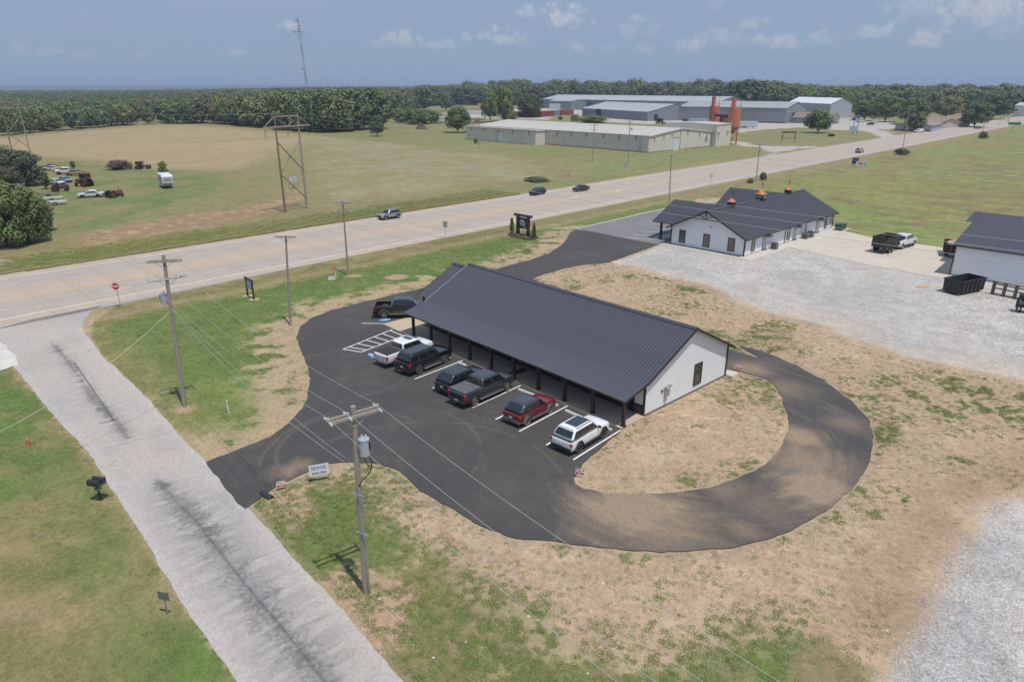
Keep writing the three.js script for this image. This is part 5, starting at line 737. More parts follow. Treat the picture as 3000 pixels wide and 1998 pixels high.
// work truck with dump trailer on the apron
{
  const h = dirOf(zr(520, 665), zr(700, 580)), H2 = [.79, -.61]; const tr = zr(410, 642);
  const t = thing('dump_trailer', 'rust-dark high-sided dump trailer hitched behind the white work truck', 'trailer', [tr[0] + H2[0] * 2.1, .05, tr[1] + H2[1] * 2.1], Math.atan2(-H2[1], H2[0]));
  const rust = std([1, 1, 1], .8, { map: grain([.055, .047, .042], .8, 2, 31) }), dk = std([.02, .02, .02], .7);
  new MB().box(4.3, 1.45, .06, 0, 1.65, 1.05).build('side_panel', rust, t); new MB().box(4.3, 1.45, .06, 0, 1.65, -1.05).build('side_panel', rust, t); new MB().box(.06, 1.45, 2.04, 2.12, 1.65, 0).build('front_panel', rust, t); const g = new MB().box(.06, 1.45, .98, -2.12, 1.65, .53).build('tail_door', rust, t), g2 = new MB().box(.06, 1.45, .98, -2.12, 1.65, -.53).build('tail_door', rust, t); new MB().box(.05, 1.5, .1, -2.17, 1.65, 0).build('latch_bar', dk, t);
  new MB().box(4.2, .08, 2.05, 0, .98, 0).build('bed_floor', rust, t); new MB().box(4.4, .14, .12, 0, 2.4, 1.05).box(4.4, .14, .12, 0, 2.4, -1.05).box(.12, .14, 2.2, 2.14, 2.4, 0).box(.12, .14, 2.2, -2.14, 2.4, 0).build('top_rail', dk, t); const ss = new MB(); for (let k = -2; k <= 2; k++) for (const z of [1.1, -1.1]) ss.box(.08, 1.45, .06, k * .9, 1.65, z); ss.build('stake_ribs', dk, t);
  new MB().box(4.4, .18, .2, 0, .78, .7).box(4.4, .18, .2, 0, .78, -.7).box(1.8, .14, .14, 2.9, .7, 0).build('frame', dk, t); for (const x of [-.75, .15]) for (const sd of [-1, 1]) wheel(t, x, sd * 1.05, .38, .22, chrome, rubber, 6, sd); for (const sd of [-1, 1]) new MB().box(2, .05, .32, -.3, .86, sd * 1.16).build('mudguard', dk, t);
  new MB().box(.05, .1, .2, -2.18, .72, .9).box(.05, .1, .2, -2.18, .72, -.9).build('taillight', tailRed, t);
  const c = [tr[0] + H2[0] * 7.7, tr[1] + H2[1] * 7.7]; car('pickup', 'white crew-cab work truck hitched to the dump trailer', c, H2, [.70, .71, .73], { metal: 0, openBed: true, size: 1.05, bumper: chrome, y: .05, steps: true });
}
// junk in the field
const junk = 'derelict vehicles rusting in the field', rustP = (c, v = .6, s = 41) => std([1, 1, 1], .75, { map: grain(c, v, 1.5, s) });
const oldGlass = phys([.05, .06, .065], .15);
for (const [kind, label, p, h, c, o] of [['sedan', 'derelict pale blue coupe with white roof lying in the weeds', [830, 1185], [-.92, .4], [.40, .50, .55], { twoTone: rustP([.55, .55, .53], .2, 44), size: 1.1 }], ['pickup', 'derelict white pickup beside the yellow wreck', [610, 972], [-.95, .3], [.55, .57, .6], { openBed: true }], ['sedan', 'derelict steel-blue sedan standing apart in the grass', [600, 1045], [.8, .6], [.18, .24, .30], {}], ['sedan', 'rust-orange derelict car farthest back in the junk row', [460, 918], [-.98, .2], [.30, .14, .07], {}], ['sedan', 'pale grey derelict car in front of the rust-orange one', [470, 938], [-.98, .2], [.40, .42, .44], {}], ['sedan', 'yellow derelict car behind the white junk pickup', [560, 952], [-.98, .2], [.52, .38, .06], {}], ['sedan', 'derelict pale car nose hidden in the shrubs', [520, 1068], [.9, .4], [.42, .5, .54], {}], ['pickup', 'rusty tan derelict truck bed at the end of the junk row', [690, 985], [-.98, .1], [.32, .22, .15], { openBed: true, size: .9 }]]) car(kind, label, z1(...p), h, rustP(c, .25, 40 + (p[0] % 7)), { glass: oldGlass, y: .0, group: junk, rim: std([.12, .08, .06], .8), category: 'wreck', ...o });
function tractor(label, at, turn, c, cab) {
  const t = thing('tractor', label, 'tractor', [at[0], 0, at[1]], turn, 'rusty tractors in the field'), m = rustP(c, .9, 51), d = rustP([.05, .035, .03], .6, 52);
  new MB().box(1.7, .75, .62, .95, 1.15, 0).build('hood', m, t); new MB().box(.1, .7, .6, 1.84, 1.1, 0).build('grille', d, t); new MB().box(3.4, .35, .5, .2, .75, 0).build('frame', d, t); new MB().cyl(.05, .05, .9, 1.2, 1.9, 0, 8).build('exhaust_stack', d, t);
  for (const sd of [-1, 1]) { const w = wheel(t, -.9, sd * .85, .78, .42, m, rubber, 8, sd), f = wheel(t, 1.35, sd * .72, .42, .24, m, rubber, 6, sd); new MB().add(new THREE.CylinderGeometry(.9, .9, .42, 14, 1, true, -1.2, 2.4).rotateX(Math.PI / 2), new THREE.Matrix4().setPosition(-.9, .78, sd * .85)).build('fender', m, t); }
  new MB().box(.5, .12, .5, -.75, 1.25, 0).box(.1, .5, .5, -1.0, 1.5, 0).build('seat', d, t); new MB().rod([-.1, 1.2, 0], [-.35, 1.6, 0], .03).add(new THREE.TorusGeometry(.2, .025, 5, 14).rotateY(Math.PI / 2).rotateZ(.6), new THREE.Matrix4().setPosition(-.36, 1.62, 0)).build('steering_wheel', d, t);
  if (cab) { const p = new MB(); for (const [x, z] of [[-1.4, .7], [-1.4, -.7], [.1, .7], [.1, -.7]]) p.box(.08, 1.5, .08, x, 2.0, z); p.build('cab_posts', m, t); new MB().box(1.8, .1, 1.7, -.65, 2.78, 0).build('cab_roof', m, t); new MB().box(.02, 1.0, 1.3, .1, 2.2, 0).box(.02, 1.0, 1.3, -1.4, 2.2, 0).box(1.4, 1.0, .02, -.65, 2.2, .7).box(1.4, 1.0, .02, -.65, 2.2, -.7).build('cab_glass', oldGlass, t); }
  return t;
}
tractor('large rust-red tractor with glazed cab beside the track', z1(770, 1085), 2.9, [.20, .055, .03], true); scene.children.at(-1).scale.setScalar(1.15);
tractor('small faded red tractor seen from behind near the blue coupe', z1(1050, 1185), 1.1, [.22, .10, .08], false); tractor('small dark red tractor beside the shrubs', z1(550, 1130), .4, [.14, .05, .05], false);
{ const p = z1(1310, 925), t = tractor('rust-brown dozer-like hulk far out in the field', p, .2, [.16, .07, .035], true); t.scale.set(1.2, .8, 1.1); }
{ // travel trailer
  const p = z1(1515, 1108), t = thing('camper_trailer', 'old white camper trailer with overhanging nose standing in the field', 'camper', [p[0] - 1.2, 0, p[1] - 3.2], -1.0), w = std([1, 1, 1], .5, { map: grain([.62, .65, .68], .12, 3, 61) }), gr = std([.2, .22, .24], .6);
  const sh = new THREE.Shape([[-4, .6], [2.2, .6], [2.6, 1.35], [4, 1.5], [4.1, 2.9], [3.6, 3.25], [-3.9, 3.1]].map(q => new THREE.Vector2(...q))); mesh('shell', new THREE.ExtrudeGeometry(sh, { depth: 2.3, bevelEnabled: true, bevelSize: .08, bevelThickness: .08, bevelSegments: 2 }).translate(0, 0, -1.15), w, t);
  for (const sd of [-1, 1]) { for (const x of [-2.8, -.6, 1.2]) new MB().box(1.0, .75, .04, x, 2.2, sd * 1.25).build('window', phys([.05, .055, .06], .1), t); new MB().box(.75, 1.75, .04, .2, 1.7, sd * 1.25).build('door', gr, t); for (const x of [-1.4, -.5]) wheel(t, x, sd * 1.08, .36, .22, chrome, rubber, 5, sd); new MB().box(7.5, .12, .03, -.4, 1.35, sd * 1.245).build('side_stripe', gr, t); }
  new MB().box(.04, .7, 1.8, 4.14, 2.3, 0).build('front_window', phys([.3, .33, .36], .1), t); new MB().box(.8, .25, .6, -1.5, 3.3, 0).build('roof_unit', w, t); new MB().box(.5, .12, .5, 1.6, 3.28, 0).build('roof_vent', w, t); new MB().box(.1, .6, .1, 3.2, .75, .7).box(.1, .6, .1, 3.2, .75, -.7).build('landing_leg', gr, t);
}
{ // flatbed junk trailers near the hedge
  for (const [p, a, c, label] of [[[485, 1215], .5, [.42, .44, .46], 'white slatted flatbed trailer lying beside the hedge'], [[520, 1252], .5, [.5, .48, .44], 'pale wrecked trailer frame nearest to the hedge'], [[455, 1180], .5, [.2, .13, .1], 'rusty scrap trailer behind the slatted flatbed']]) { const q = z1(...p), t = thing('scrap_trailer', label, 'trailer', [q[0], 0, q[1]], a, junk), m = rustP(c, .5, 71); for (let k = 0; k < 7; k++) new MB().box(3.6, .06, .2, 0, .75, -.85 + k * .28).build('deck_plank', m, t); new MB().box(3.8, .14, .1, 0, .65, .95).box(3.8, .14, .1, 0, .65, -.95).build('frame', m, t); for (const sd of [-1, 1]) wheel(t, -.3, sd * .95, .36, .2, m, rubber, 5, sd); }
}
// semi tractors and trailers in the works yard
function semi(label, at, turn, c) {
  const t = thing('semi_tractor', label, 'truck', [at[0], 0, at[1]], turn, 'semi trucks in the works yard'), m = paintOf(c), d = blackPlastic;
  new MB().box(2.0, 2.3, 2.4, .4, 2.3, 0).build('cab', m, t); new MB().box(1.6, 1.2, 1.8, 2.2, 1.6, 0).build('hood', m, t); new MB().box(1.2, 2.5, 2.4, -1.2, 2.4, 0).build('sleeper', m, t); new MB().box(.05, .9, 2.1, 1.42, 2.9, 0).build('windshield', autoGlass, t); for (const sd of [-1, 1]) { new MB().box(.9, .8, .04, .7, 2.8, sd * 1.21).build('side_window', autoGlass, t); new MB().cyl(.09, .09, 3.4, -.6, 2.9, sd * 1.25, 8).build('exhaust_stack', chrome, t); new MB().cyl(.3, .3, 1.3, .2, .9, sd * 1.05, 10, 0, Math.PI / 2).build('fuel_tank', chrome, t); new MB().box(.25, .25, .3, 2.95, 1.4, sd * .9).build('headlight', lampClear, t); }
  new MB().box(7.2, .3, .9, -.9, .95, 0).build('frame', d, t); new MB().box(.1, 1.1, 1.5, 3.03, 1.5, 0).build('grille', chrome, t); for (const x of [2.2, -2.4, -3.7]) for (const sd of [-1, 1]) wheel(t, x, sd * 1.05, .52, .32, chrome, rubber, 6, sd); return t;
}
semi('black semi tractor facing the highway behind the beige warehouse', z3(1830, 448), -2.6, [.012, .013, .014]); semi('dark blue semi tractor beside the flatbed in the works yard', z3(2070, 455), .6, [.02, .045, .11]);
function boxTrailer(label, at, turn, len) { const t = thing('box_trailer', label, 'trailer', [at[0], 0, at[1]], turn, 'white box trailers in the works yard'), w = std([1, 1, 1], .4, { map: ribs([.62, .65, .7], 5, .06, 12) }); new MB().box(len, 2.9, 2.6, 0, 2.6, 0).build('box', w, t); new MB().box(len, .2, 1, 0, 1.05, 0).build('frame', blackPlastic, t); for (const x of [-len / 2 + 1.2, -len / 2 + 2.5]) for (const sd of [-1, 1]) wheel(t, x, sd * 1.05, .5, .3, chrome, rubber, 5, sd); new MB().box(3.4, .8, .06, .5, .75, 1.2).build('side_skirt', greyPlastic, t); new MB().box(.15, 1.1, .15, len / 2 - 2.5, .55, .8).box(.15, 1.1, .15, len / 2 - 2.5, .55, -.8).build('landing_leg', blackPlastic, t); return t; }
boxTrailer('white box trailer parked behind the orange silos', zs(680, 815), -.45, 15); boxTrailer('white box trailer standing behind the dark blue semi tractor', z3(2190, 462), -.75, 14);
{ const p = z3(2050, 466), t = thing('flatbed_trailer', 'black flatbed trailer stacked with tyres beside the blue semi tractor', 'trailer', [p[0] - 3, 0, p[1]], -.4); new MB().box(12, .35, 2.5, 0, 1.2, 0).build('deck', blackPlastic, t); for (const x of [-4.8, -3.5, 4]) for (const sd of [-1, 1]) wheel(t, x, sd * 1.05, .5, .3, chrome, rubber, 5, sd); for (let k = 0; k < 4; k++) new MB().add(new THREE.TorusGeometry(.6, .25, 6, 14).rotateX(Math.PI / 2), new THREE.Matrix4().setPosition(-3.5 + k * 2, 1.65, 0)).build('spare_tyre', rubber, t); }
// shipping containers
{ const group = 'containers in a row behind the warehouse'; for (const [x0, x1, y, c, label] of [[520, 620, 385, [.28, .20, .05], 'mustard container at the end of the container row'], [628, 718, 388, [.24, .06, .05], 'dark red container next to the mustard one'], [725, 790, 385, [.26, .065, .055], 'red container in the middle of the row'], [797, 862, 380, [.27, .07, .06], 'brick-red container beside the blue one'], [870, 912, 373, [.20, .29, .38], 'pale blue container in the row'], [920, 1040, 368, [.30, .075, .06], 'long red container at the yard gate end']]) { const a = z3(x0, y), b = z3(x1, y - 3), d = dirOf(a, b), m = std([1, 1, 1], .6, { map: ribs(c, 3, .3, 3) }), t = thing('shipping_container', label, 'container', [a[0], 0, a[1]], Math.atan2(-d[1], d[0]), group), L = d[2]; new MB().box(L * .96, 4.1, 6, L / 2, 2.05, -3).build('shell', m, t); const rb = new MB(); for (let k = 0; k < 10; k++) rb.box(.4, 3.7, .12, L * (k + .8) / 10.6, 2.05, .04); rb.build('corrugation', m, t); new MB().box(L * .97, .2, 6.1, L / 2, 4.2, -3).build('top_frame', std(c.map(q => q * 1.2), .6), t); } }
tick('vehicles');
// ================= POLES, WIRES, SIGNS, YARD THINGS =================
const wood = std([1, 1, 1], .85, { map: grain([.30, .265, .225], .35, 1.2, 81, .2) }), brownPole = std([1, 1, 1], .85, { map: grain([.20, .15, .12], .35, 1.2, 82, .2) }), porcelain = phys([.55, .58, .62], .25), wireMat = std([.50, .50, .48], .5, { metalness: .3 }), darkWire = std([.03, .03, .03], .7), steel = std([.38, .39, .40], .45, { metalness: .5 });
const tin = std([.40, .45, .52], .4, { metalness: .2 });
function topOf(b, u, v) { let best = null, bd = 1e9; for (let h = 1; h < 30; h += .02) { const p = spot(u, v, h), d = (p[0] - b[0]) ** 2 + (p[1] - b[1]) ** 2; if (d < bd) { bd = d; best = [p[0], h, p[1]]; } } return best; }
// arms: { d: distance below the top, w: length, turn, dbl, ins: positions -1..1 }
function pole(label, base, top, arms = [], o = {}) {
  const t = thing('utility_pole', label, 'utility pole', [base[0], 0, base[1]], 0, o.group), T = [top[0] - base[0], top[1], top[2] - base[1]], mat = o.mat || wood, r = o.r || .15, at = h => [T[0] * h / T[1], h, T[2] * h / T[1]];
  new MB().rod([0, -.1, 0], T, r, r * .68, 12).build('pole_shaft', mat, t); const ends = [];
  for (const a of arms) {
    const c = at(T[1] - a.d), g = new THREE.Group(); g.name = 'crossarm_set'; g.position.set(...c); g.rotation.y = a.turn || 0; t.add(g);
    for (const s of a.dbl ? [-1, 1] : [1]) new MB().box(a.w, .12, .095, 0, 0, s * (r * .8 + .05)).build('crossarm', a.mat || mat, g);
    const br = new MB(); for (const s of [-1, 1]) br.bar([s * a.w * .27, -.02, r * .8 + .05], [0, -.55, r * .7], .035, .02); br.build('brace', steel, g);
    for (const p of a.ins || [-.92, .92]) { const i = new MB(); if (a.dead) i.cyl(.055, .055, .3, p * a.w / 2, .03, .3, 8, Math.PI / 2).cyl(.055, .055, .3, p * a.w / 2, .03, -.3, 8, Math.PI / 2).cyl(.04, .05, .16, p * a.w / 2, .14, 0, 8); else i.cyl(.05, .07, .09, p * a.w / 2, .1, r * .8 + .05, 8).cyl(.035, .05, .07, p * a.w / 2, .18, r * .8 + .05, 8); i.build('insulator', porcelain, g); }
    g.updateMatrixWorld(); ends.push((a.ins || [-.92, .92]).map(p => new THREE.Vector3(p * a.w / 2, .2, a.dead ? 0 : .1).applyEuler(g.rotation).add(g.position).add(t.position).toArray()));
  }
  if (o.can) { const c = at(T[1] - o.can.d), q = o.can.off; const k = new MB().cyl(.235, .235, .78, c[0] + q[0], c[1], c[2] + q[1], 18).cyl(.25, .25, .06, c[0] + q[0], c[1] + .4, c[2] + q[1], 18).box(.1, .3, .1, c[0] + q[0] * .4, c[1], c[2] + q[1] * .4).build('transformer', tin, t); new MB().cyl(.03, .05, .22, c[0] + q[0] - .09, c[1] + .52, c[2] + q[1], 8).cyl(.03, .05, .22, c[0] + q[0] + .1, c[1] + .52, c[2] + q[1], 8).build('bushing', porcelain, k); new MB().cyl(.04, .04, .4, c[0] + q[0] * 1.6, c[1] + .1, c[2] + q[1] * 1.6, 8).build('arrester', darkWire, k); }
  t.userData.ends = undefined; delete t.userData.ends; return { t, T, ends, at: h => { const p = at(h); return [p[0] + base[0], p[1], p[2] + base[1]]; } };
}
function wire(label, a, b, sag, r = .0095, mat = wireMat, group = 'overhead wires') { const pts = []; for (let i = 0; i <= 24; i++) { const t = i / 24; pts.push(new THREE.Vector3(lerp(a[0], b[0], t), lerp(a[1], b[1], t) - 4 * sag * t * (1 - t), lerp(a[2], b[2], t))); } return thing1('overhead_wire', new THREE.TubeGeometry(new THREE.CatmullRomCurve3(pts), 48, r, 5), mat, label, 'wire', group); }
const turnOf = (a, b) => Math.atan2(-(b[1] - a[1]), b[0] - a[0]);
const bMain = spot(1072, 1735), tMain = topOf(bMain, 1033, 1190);
const mainArmTurn = turnOf(spot(963, 1218, 9.6), spot(1092, 1182, 9.6));
const P1 = pole('weathered near utility pole with transformer can and grey conduit by the side road', bMain, tMain, [{ d: .45, w: 2.45, turn: mainArmTurn, dbl: true, dead: true, ins: [-.96, -.22, .96] }], { r: .17, can: { d: 2.0, off: [.42, .1] } });
{ const c = new MB(); c.rod([.2, 0, .1], [.12, 6.1, .08], .06).build('conduit_riser', galv, P1.t); new MB().box(.75, .06, .06, .12, 3.6, .2, 0, -.5, 0).box(.75, .06, .06, .1, 5.75, .2, 0, -.5, 0).build('standoff_bracket', galv, P1.t);
  const cv = new THREE.CatmullRomCurve3([[.12, 6.1, .08], [.35, 6.5, .15], [.75, 7.0, .2], [.85, 7.6, .2], [.62, 8.0, .15], [.5, 8.2, .12]].map(p => new THREE.Vector3(...p))); mesh('riser_cable', new THREE.TubeGeometry(cv, 24, .028, 6), darkWire, P1.t); const cv2 = new THREE.CatmullRomCurve3([[.3, 8.3, .1], [.62, 7.5, .25], [.72, 7.25, .2]].map(p => new THREE.Vector3(...p))); mesh('riser_cable', new THREE.TubeGeometry(cv2, 12, .02, 6), darkWire, P1.t); }
const b2 = spot(540, 1192), P2 = pole('tall weathered utility pole with two crossarms in the front lawn', b2, topOf(b2, 477, 747), [{ d: .45, w: 2.3, turn: .25, dbl: true, ins: [-.95, .9] }, { d: 1.75, w: 2.6, turn: mainArmTurn + .1, dead: true, ins: [-.96, -.3, .55, .96], mat: std([.42, .42, .41], .6) }], { r: .17, can: { d: 3.3, off: [-.4, .05] } });
const b3 = spot(850, 953), P3 = pole('slim single-arm utility pole at the lawn edge near the black pickup', b3, topOf(b3, 836, 690), [{ d: .1, w: 2.2, turn: -.1, ins: [-.95, -.2, .95] }], { r: .14 });
const b4 = spot(1020, 806), P4 = pole('double-arm utility pole standing beside the highway', b4, topOf(b4, 1003, 590), [{ d: .15, w: 1.9, turn: -.3, dbl: true, ins: [-.95, -.5, .5, .95] }, { d: 1.35, w: 2.3, turn: .12, ins: [-.96, -.75, .75, .96] }], { r: .14 });
const b5 = spot(1961, 594), P5 = pole('brown utility pole in front of the lodge by the highway', b5, topOf(b5, 1968, 452), [{ d: .2, w: 2.4, turn: -.15, ins: [-.95, -.3, .95] }], { r: .14 });
const b6 = z4(412, 776), P6 = pole('utility pole with two arms between the lodge and the silos', b6, topOf(b6, 2050 + 440 / 2.479, 220 + 500 / 2.479), [{ d: .2, w: 2.6, turn: -.1, ins: [-.95, .3, .95] }, { d: 1.5, w: 1.6, turn: .4, ins: [-.9, .9] }], { r: .14 });
const b7 = zh(752, 975), P7 = pole('tall leaning utility pole behind the round roadside bush', b7, topOf(b7, 2480 + 838 / 4.5288, 220 + 480 / 4.5288), [{ d: .3, w: 2.2, turn: 1.2, ins: [-.9, .9] }], { r: .15, can: { d: 6.5, off: [.5, 0] } });
const poleGroup = 'distant utility poles';
for (const [f, b, u, v, label, n] of [[z3, [1208, 800], [1230, 450], 0, 'utility pole with two arms in front of the warehouse bay', 2], [z3, [1540, 805], [1556, 418], 0, 'utility pole carrying twin transformer cans before the warehouse', 1], [z3, [168, 668], [171, 385], 0, 'bare thin pole at the far left corner of the warehouse', 0], [zh, [2036, 660], [2065, 545], 0, 'pole at the far junction beside the dark tree', 0], [zh, [1815, 750], [1850, 560], 0, 'pole with crossarm beside the small roadside bush', 1], [zh, [2200, 760], [2240, 640], 0, 'short pole beside the green road sign', 0], [zh, [2150, 640], [2205, 360], 0, 'tall grey steel pole in front of the white long building', 0], [z1, [255, 1500], [155, 1055], 0, 'utility pole in front of the big left hedge trees', 1]]) {
  const base = f(...b), scale = f === z3 || f === z1 ? 3.136 : 4.5288, off = f === z3 ? [1350, 220] : f === z1 ? [0, 200] : [2480, 220], top = topOf(base, off[0] + u[0] / scale, off[1] + u[1] / scale); pole(label, base, top, Array.from({ length: n }, (_, k) => ({ d: .2 + k * 1.6, w: 2.4, turn: .1 })), { r: .16, group: poleGroup, can: label.includes('twin') ? { d: 2.6, off: [.6, .2] } : undefined });
}
for (const [f, b, hgt, label] of [[z3, [565, 260], 22, 'thin pole rising before the woods left of the long shed'], [z3, [1383, 232], 20, 'tall thin pole behind the long shed roof'], [z3, [1518, 250], 14, 'short pole behind the long shed roof ridge'], [z3, [1955, 260], 15, 'pole behind the right half of the long shed'], [z3, [52, 262], 16, 'pole in the pipe yard by the far woods'], [zs, [1315, 600], 16, 'pole with transformer behind the works hall'], [zs, [1600, 480], 17, 'pole standing over the tan-roofed building'], [zs, [915, 520], 14, 'leaning pole before the woods behind the works hall']]) { const b_ = f(...b); pole(label, b_, [b_[0], hgt, b_[1]], [{ d: .4, w: 4, turn: .2 }], { r: .3, group: poleGroup }); }
// wires: near line
{
  const A = P1.ends[0], B = P2.ends[1], off = [A[0][0] + 18.4, 9.8, A[0][2] + 21]; const nth = ['leftmost', 'middle', 'rightmost'], L1 = 'wire of three sagging between the near pole and the tall lawn pole', L2 = 'wire of three running from the near pole out below the picture';
  [[0, 0], [1, 1], [2, 3]].forEach(([i, j], k) => { wire(nth[k] + ' ' + L1, A[i], B[j], .7); wire(nth[k] + ' ' + L2, A[i], [off[0] + (A[i][0] - A[0][0]), off[1], off[2] + (A[i][2] - A[0][2])], .7); });
  wire('neutral wire below the crossarm between the near pole and the tall lawn pole', P1.at(7.1), P2.at(8.2), .5); wire('neutral wire running low from the near pole out below the picture', P1.at(7.1), [P1.at(7.1)[0] + 18.4, 7.3, P1.at(7.1)[2] + 21], .5);
  wire('thick service cable leaving the tall lawn pole toward the near pole', P2.at(8.0), P1.at(6.9), .9, .014);
  const e = spot(-140, 1330, 4); wire('service wire crossing the side road from the tall lawn pole', P2.at(7.9), [e[0], 4, e[1]], .9, .018, wireMat);
  const C4 = [...P4.ends[0], ...P4.ends[1]]; const lab = 'wire from the double-arm pole running back along the highway to the hedge', lab2 = 'wire strung along the highway from the double-arm pole to the lodge pole';
  [[0, 10], [2, 9.6], [4, 8.2], [7, 8]].forEach(([i, h], k) => { const q = spot(-120, 812 + k * 9, h); wire(['highest', 'second', 'third', 'lowest'][k] + ' ' + lab, C4[i], [q[0], h, q[1]], 1.2); });
  [[0, 0], [3, 2], [4, 1]].forEach(([i, j], k) => wire(nth[k] + ' ' + lab2, C4[i], P5.ends[0][j], 2.2, .012));
  P6.ends[0].slice(0, 2).forEach((p, i) => { wire(nth[i] + ' wire between the lodge pole and the next highway pole', P5.ends[0][i], p, 1.5, .013); wire(nth[i] + ' wire between the two-arm highway pole and the leaning pole', p, P7.ends[0][i], 1.8, .015); });
}
// ---------- transmission H-frames ----------
function hFrame(label, L, R, hgt, crossY, arm) {
  const mid = [(L[0] + R[0]) / 2, (L[1] + R[1]) / 2], d = dirOf(L, R), w = d[2], t = thing('transmission_tower', label, 'pylon', [mid[0], 0, mid[1]], Math.atan2(-d[1], d[0]), 'wooden transmission towers'), h = w / 2;
  new MB().rod([-h, -.1, 0], [-h, hgt, 0], .24, .15, 10).build('left_pole', brownPole, t); new MB().rod([h, -.1, 0], [h, hgt, 0], .24, .15, 10).build('right_pole', wood, t);
  for (const z of [-.22, .22]) new MB().box(arm * 2, .26, .12, 0, crossY, z).build('crossarm', wood, t); new MB().box(w, .2, .14, 0, hgt - .5, .2).build('top_beam', wood, t);
  new MB().bar([-h, hgt - .5, 0], [-arm, crossY, 0], .12).bar([h, hgt - .5, 0], [arm, crossY, 0], .12).bar([-h, hgt - .6, 0], [-.2, crossY + .1, 0], .12).bar([h, hgt - .6, 0], [.2, crossY + .1, 0], .12).build('knee_brace', wood, t);
  for (const [y0, y1] of [[crossY - 2.8, crossY - 8.6], [crossY - 8.9, crossY - 14.2]]) if (y1 > .5) { new MB().bar([-h, y0, .1], [h, y1, .1], .16).build('cross_brace', brownPole, t); new MB().bar([h, y0, -.1], [-h, y1, -.1], .16).build('cross_brace', wood, t); }
  const tips = []; for (const x of [-arm + .2, 0, arm - .2]) { const s = new MB(); for (let k = 0; k < 10; k++) s.cyl(.13, .1, .07, x, crossY - .4 - k * .17, 0, 8); s.build('insulator_string', std([.12, .075, .06], .4), t); tips.push([x, crossY - 2.1]); }
  t.updateMatrixWorld(); const W = p => new THREE.Vector3(p[0], p[1], 0).applyMatrix4(t.matrixWorld).toArray(); return { tips: tips.map(W), tops: [W([-h, hgt]), W([h, hgt])] };
}
const HF = hFrame('wooden two-pole transmission tower with crossed braces beside the highway', spot(835, 622), spot(899, 610), 18.6, 16.2, 5.6);
const hl = spot(86, 446), HF2 = hFrame('wooden transmission tower at the left edge beyond the hedge', [hl[0] - 3.1, hl[1] + 5], hl, 18.6, 16.0, 5.6);
{ const D = [188, 160]; const nth = ['lowest', 'middle', 'highest']; HF.tips.forEach((p, i) => { wire(nth[i] + ' heavy conductor sweeping from the transmission tower over the lodge', p, [p[0] + D[0], 14.5, p[2] + D[1]], 5, .018); }); HF.tips.forEach((p, i) => wire(nth[i] + ' heavy conductor between the two transmission towers', p, HF2.tips[i], 3.2, .02)); HF.tops.forEach((p, i) => { wire(['nearer', 'farther'][i] + ' shield wire from the tower top over the right field', p, [p[0] + D[0], 19, p[2] + D[1]], 3.2, .012); wire(['nearer', 'farther'][i] + ' shield wire between the two transmission towers', p, HF2.tops[i], 2, .013); }); }
// ---------- radio mast beyond the woods ----------
{
  const dist = 900, base = [(902 - 1500) / 2000 * 845, -dist], hgt = 99, t = thing('radio_mast', 'slender red and white lattice radio mast above the woods', 'radio mast', [base[0], 0, base[1]], .3); t.rotation.z = .045;
  const redM = std([.30, .085, .08], .6), whM = std([.36, .36, .37], .6); const N = 7; for (let k = 0; k < N; k++) { const m = new MB(), y0 = k * hgt / N, y1 = (k + 1) * hgt / N, q = a => [Math.cos(a) * 1.15, Math.sin(a) * 1.15]; for (let i = 0; i < 3; i++) { const [x, z] = q(i * 2.094), [x2, z2] = q((i + 1) * 2.094); m.rod([x, y0, z], [x, y1, z], .2, .2, 5); for (let y = y0; y < y1 - 1; y += 2.4) m.rod([x, y, z], [x2, y + 2.4, z2], .1, .1, 4).rod([x2, y, z2], [x, y + 2.4, z], .1, .1, 4); } m.build('lattice_section', k % 2 ? whM : redM, t); }
  for (const y of [22, 85]) new MB().box(10, .5, .6, -2, y, 0).bar([-6.5, y, 0], [-1, y - 5, 0], .4).bar([3, y, 0], [1, y - 5, 0], .4).build('antenna_bracket', redM, t);
  for (const [x, y] of [[-2, 97], [1.8, 92], [-2.4, 44], [-1.6, 36]]) new MB().add(new THREE.SphereGeometry(1.2, 10, 8), new THREE.Matrix4().makeTranslation(x, y, 1.2)).build('dish', whM, t);
  new MB().box(8, .25, .25, 3, 95, 0).box(.25, 3, .25, 6.5, 95, 0).box(7, .25, .25, 4, 78, 0).rod([0, 99, 0], [-1, 103, 0], .12).build('whip_antenna', steel, t);
  for (const [dx, dz] of [[95, 20], [-60, 60], [-50, -70]]) for (const y of [84, 22]) new MB().rod([0, y, 0], [dx * y / 100, 0, dz * y / 100], .05, .05, 4).build('guy_wire', steel, t);
}
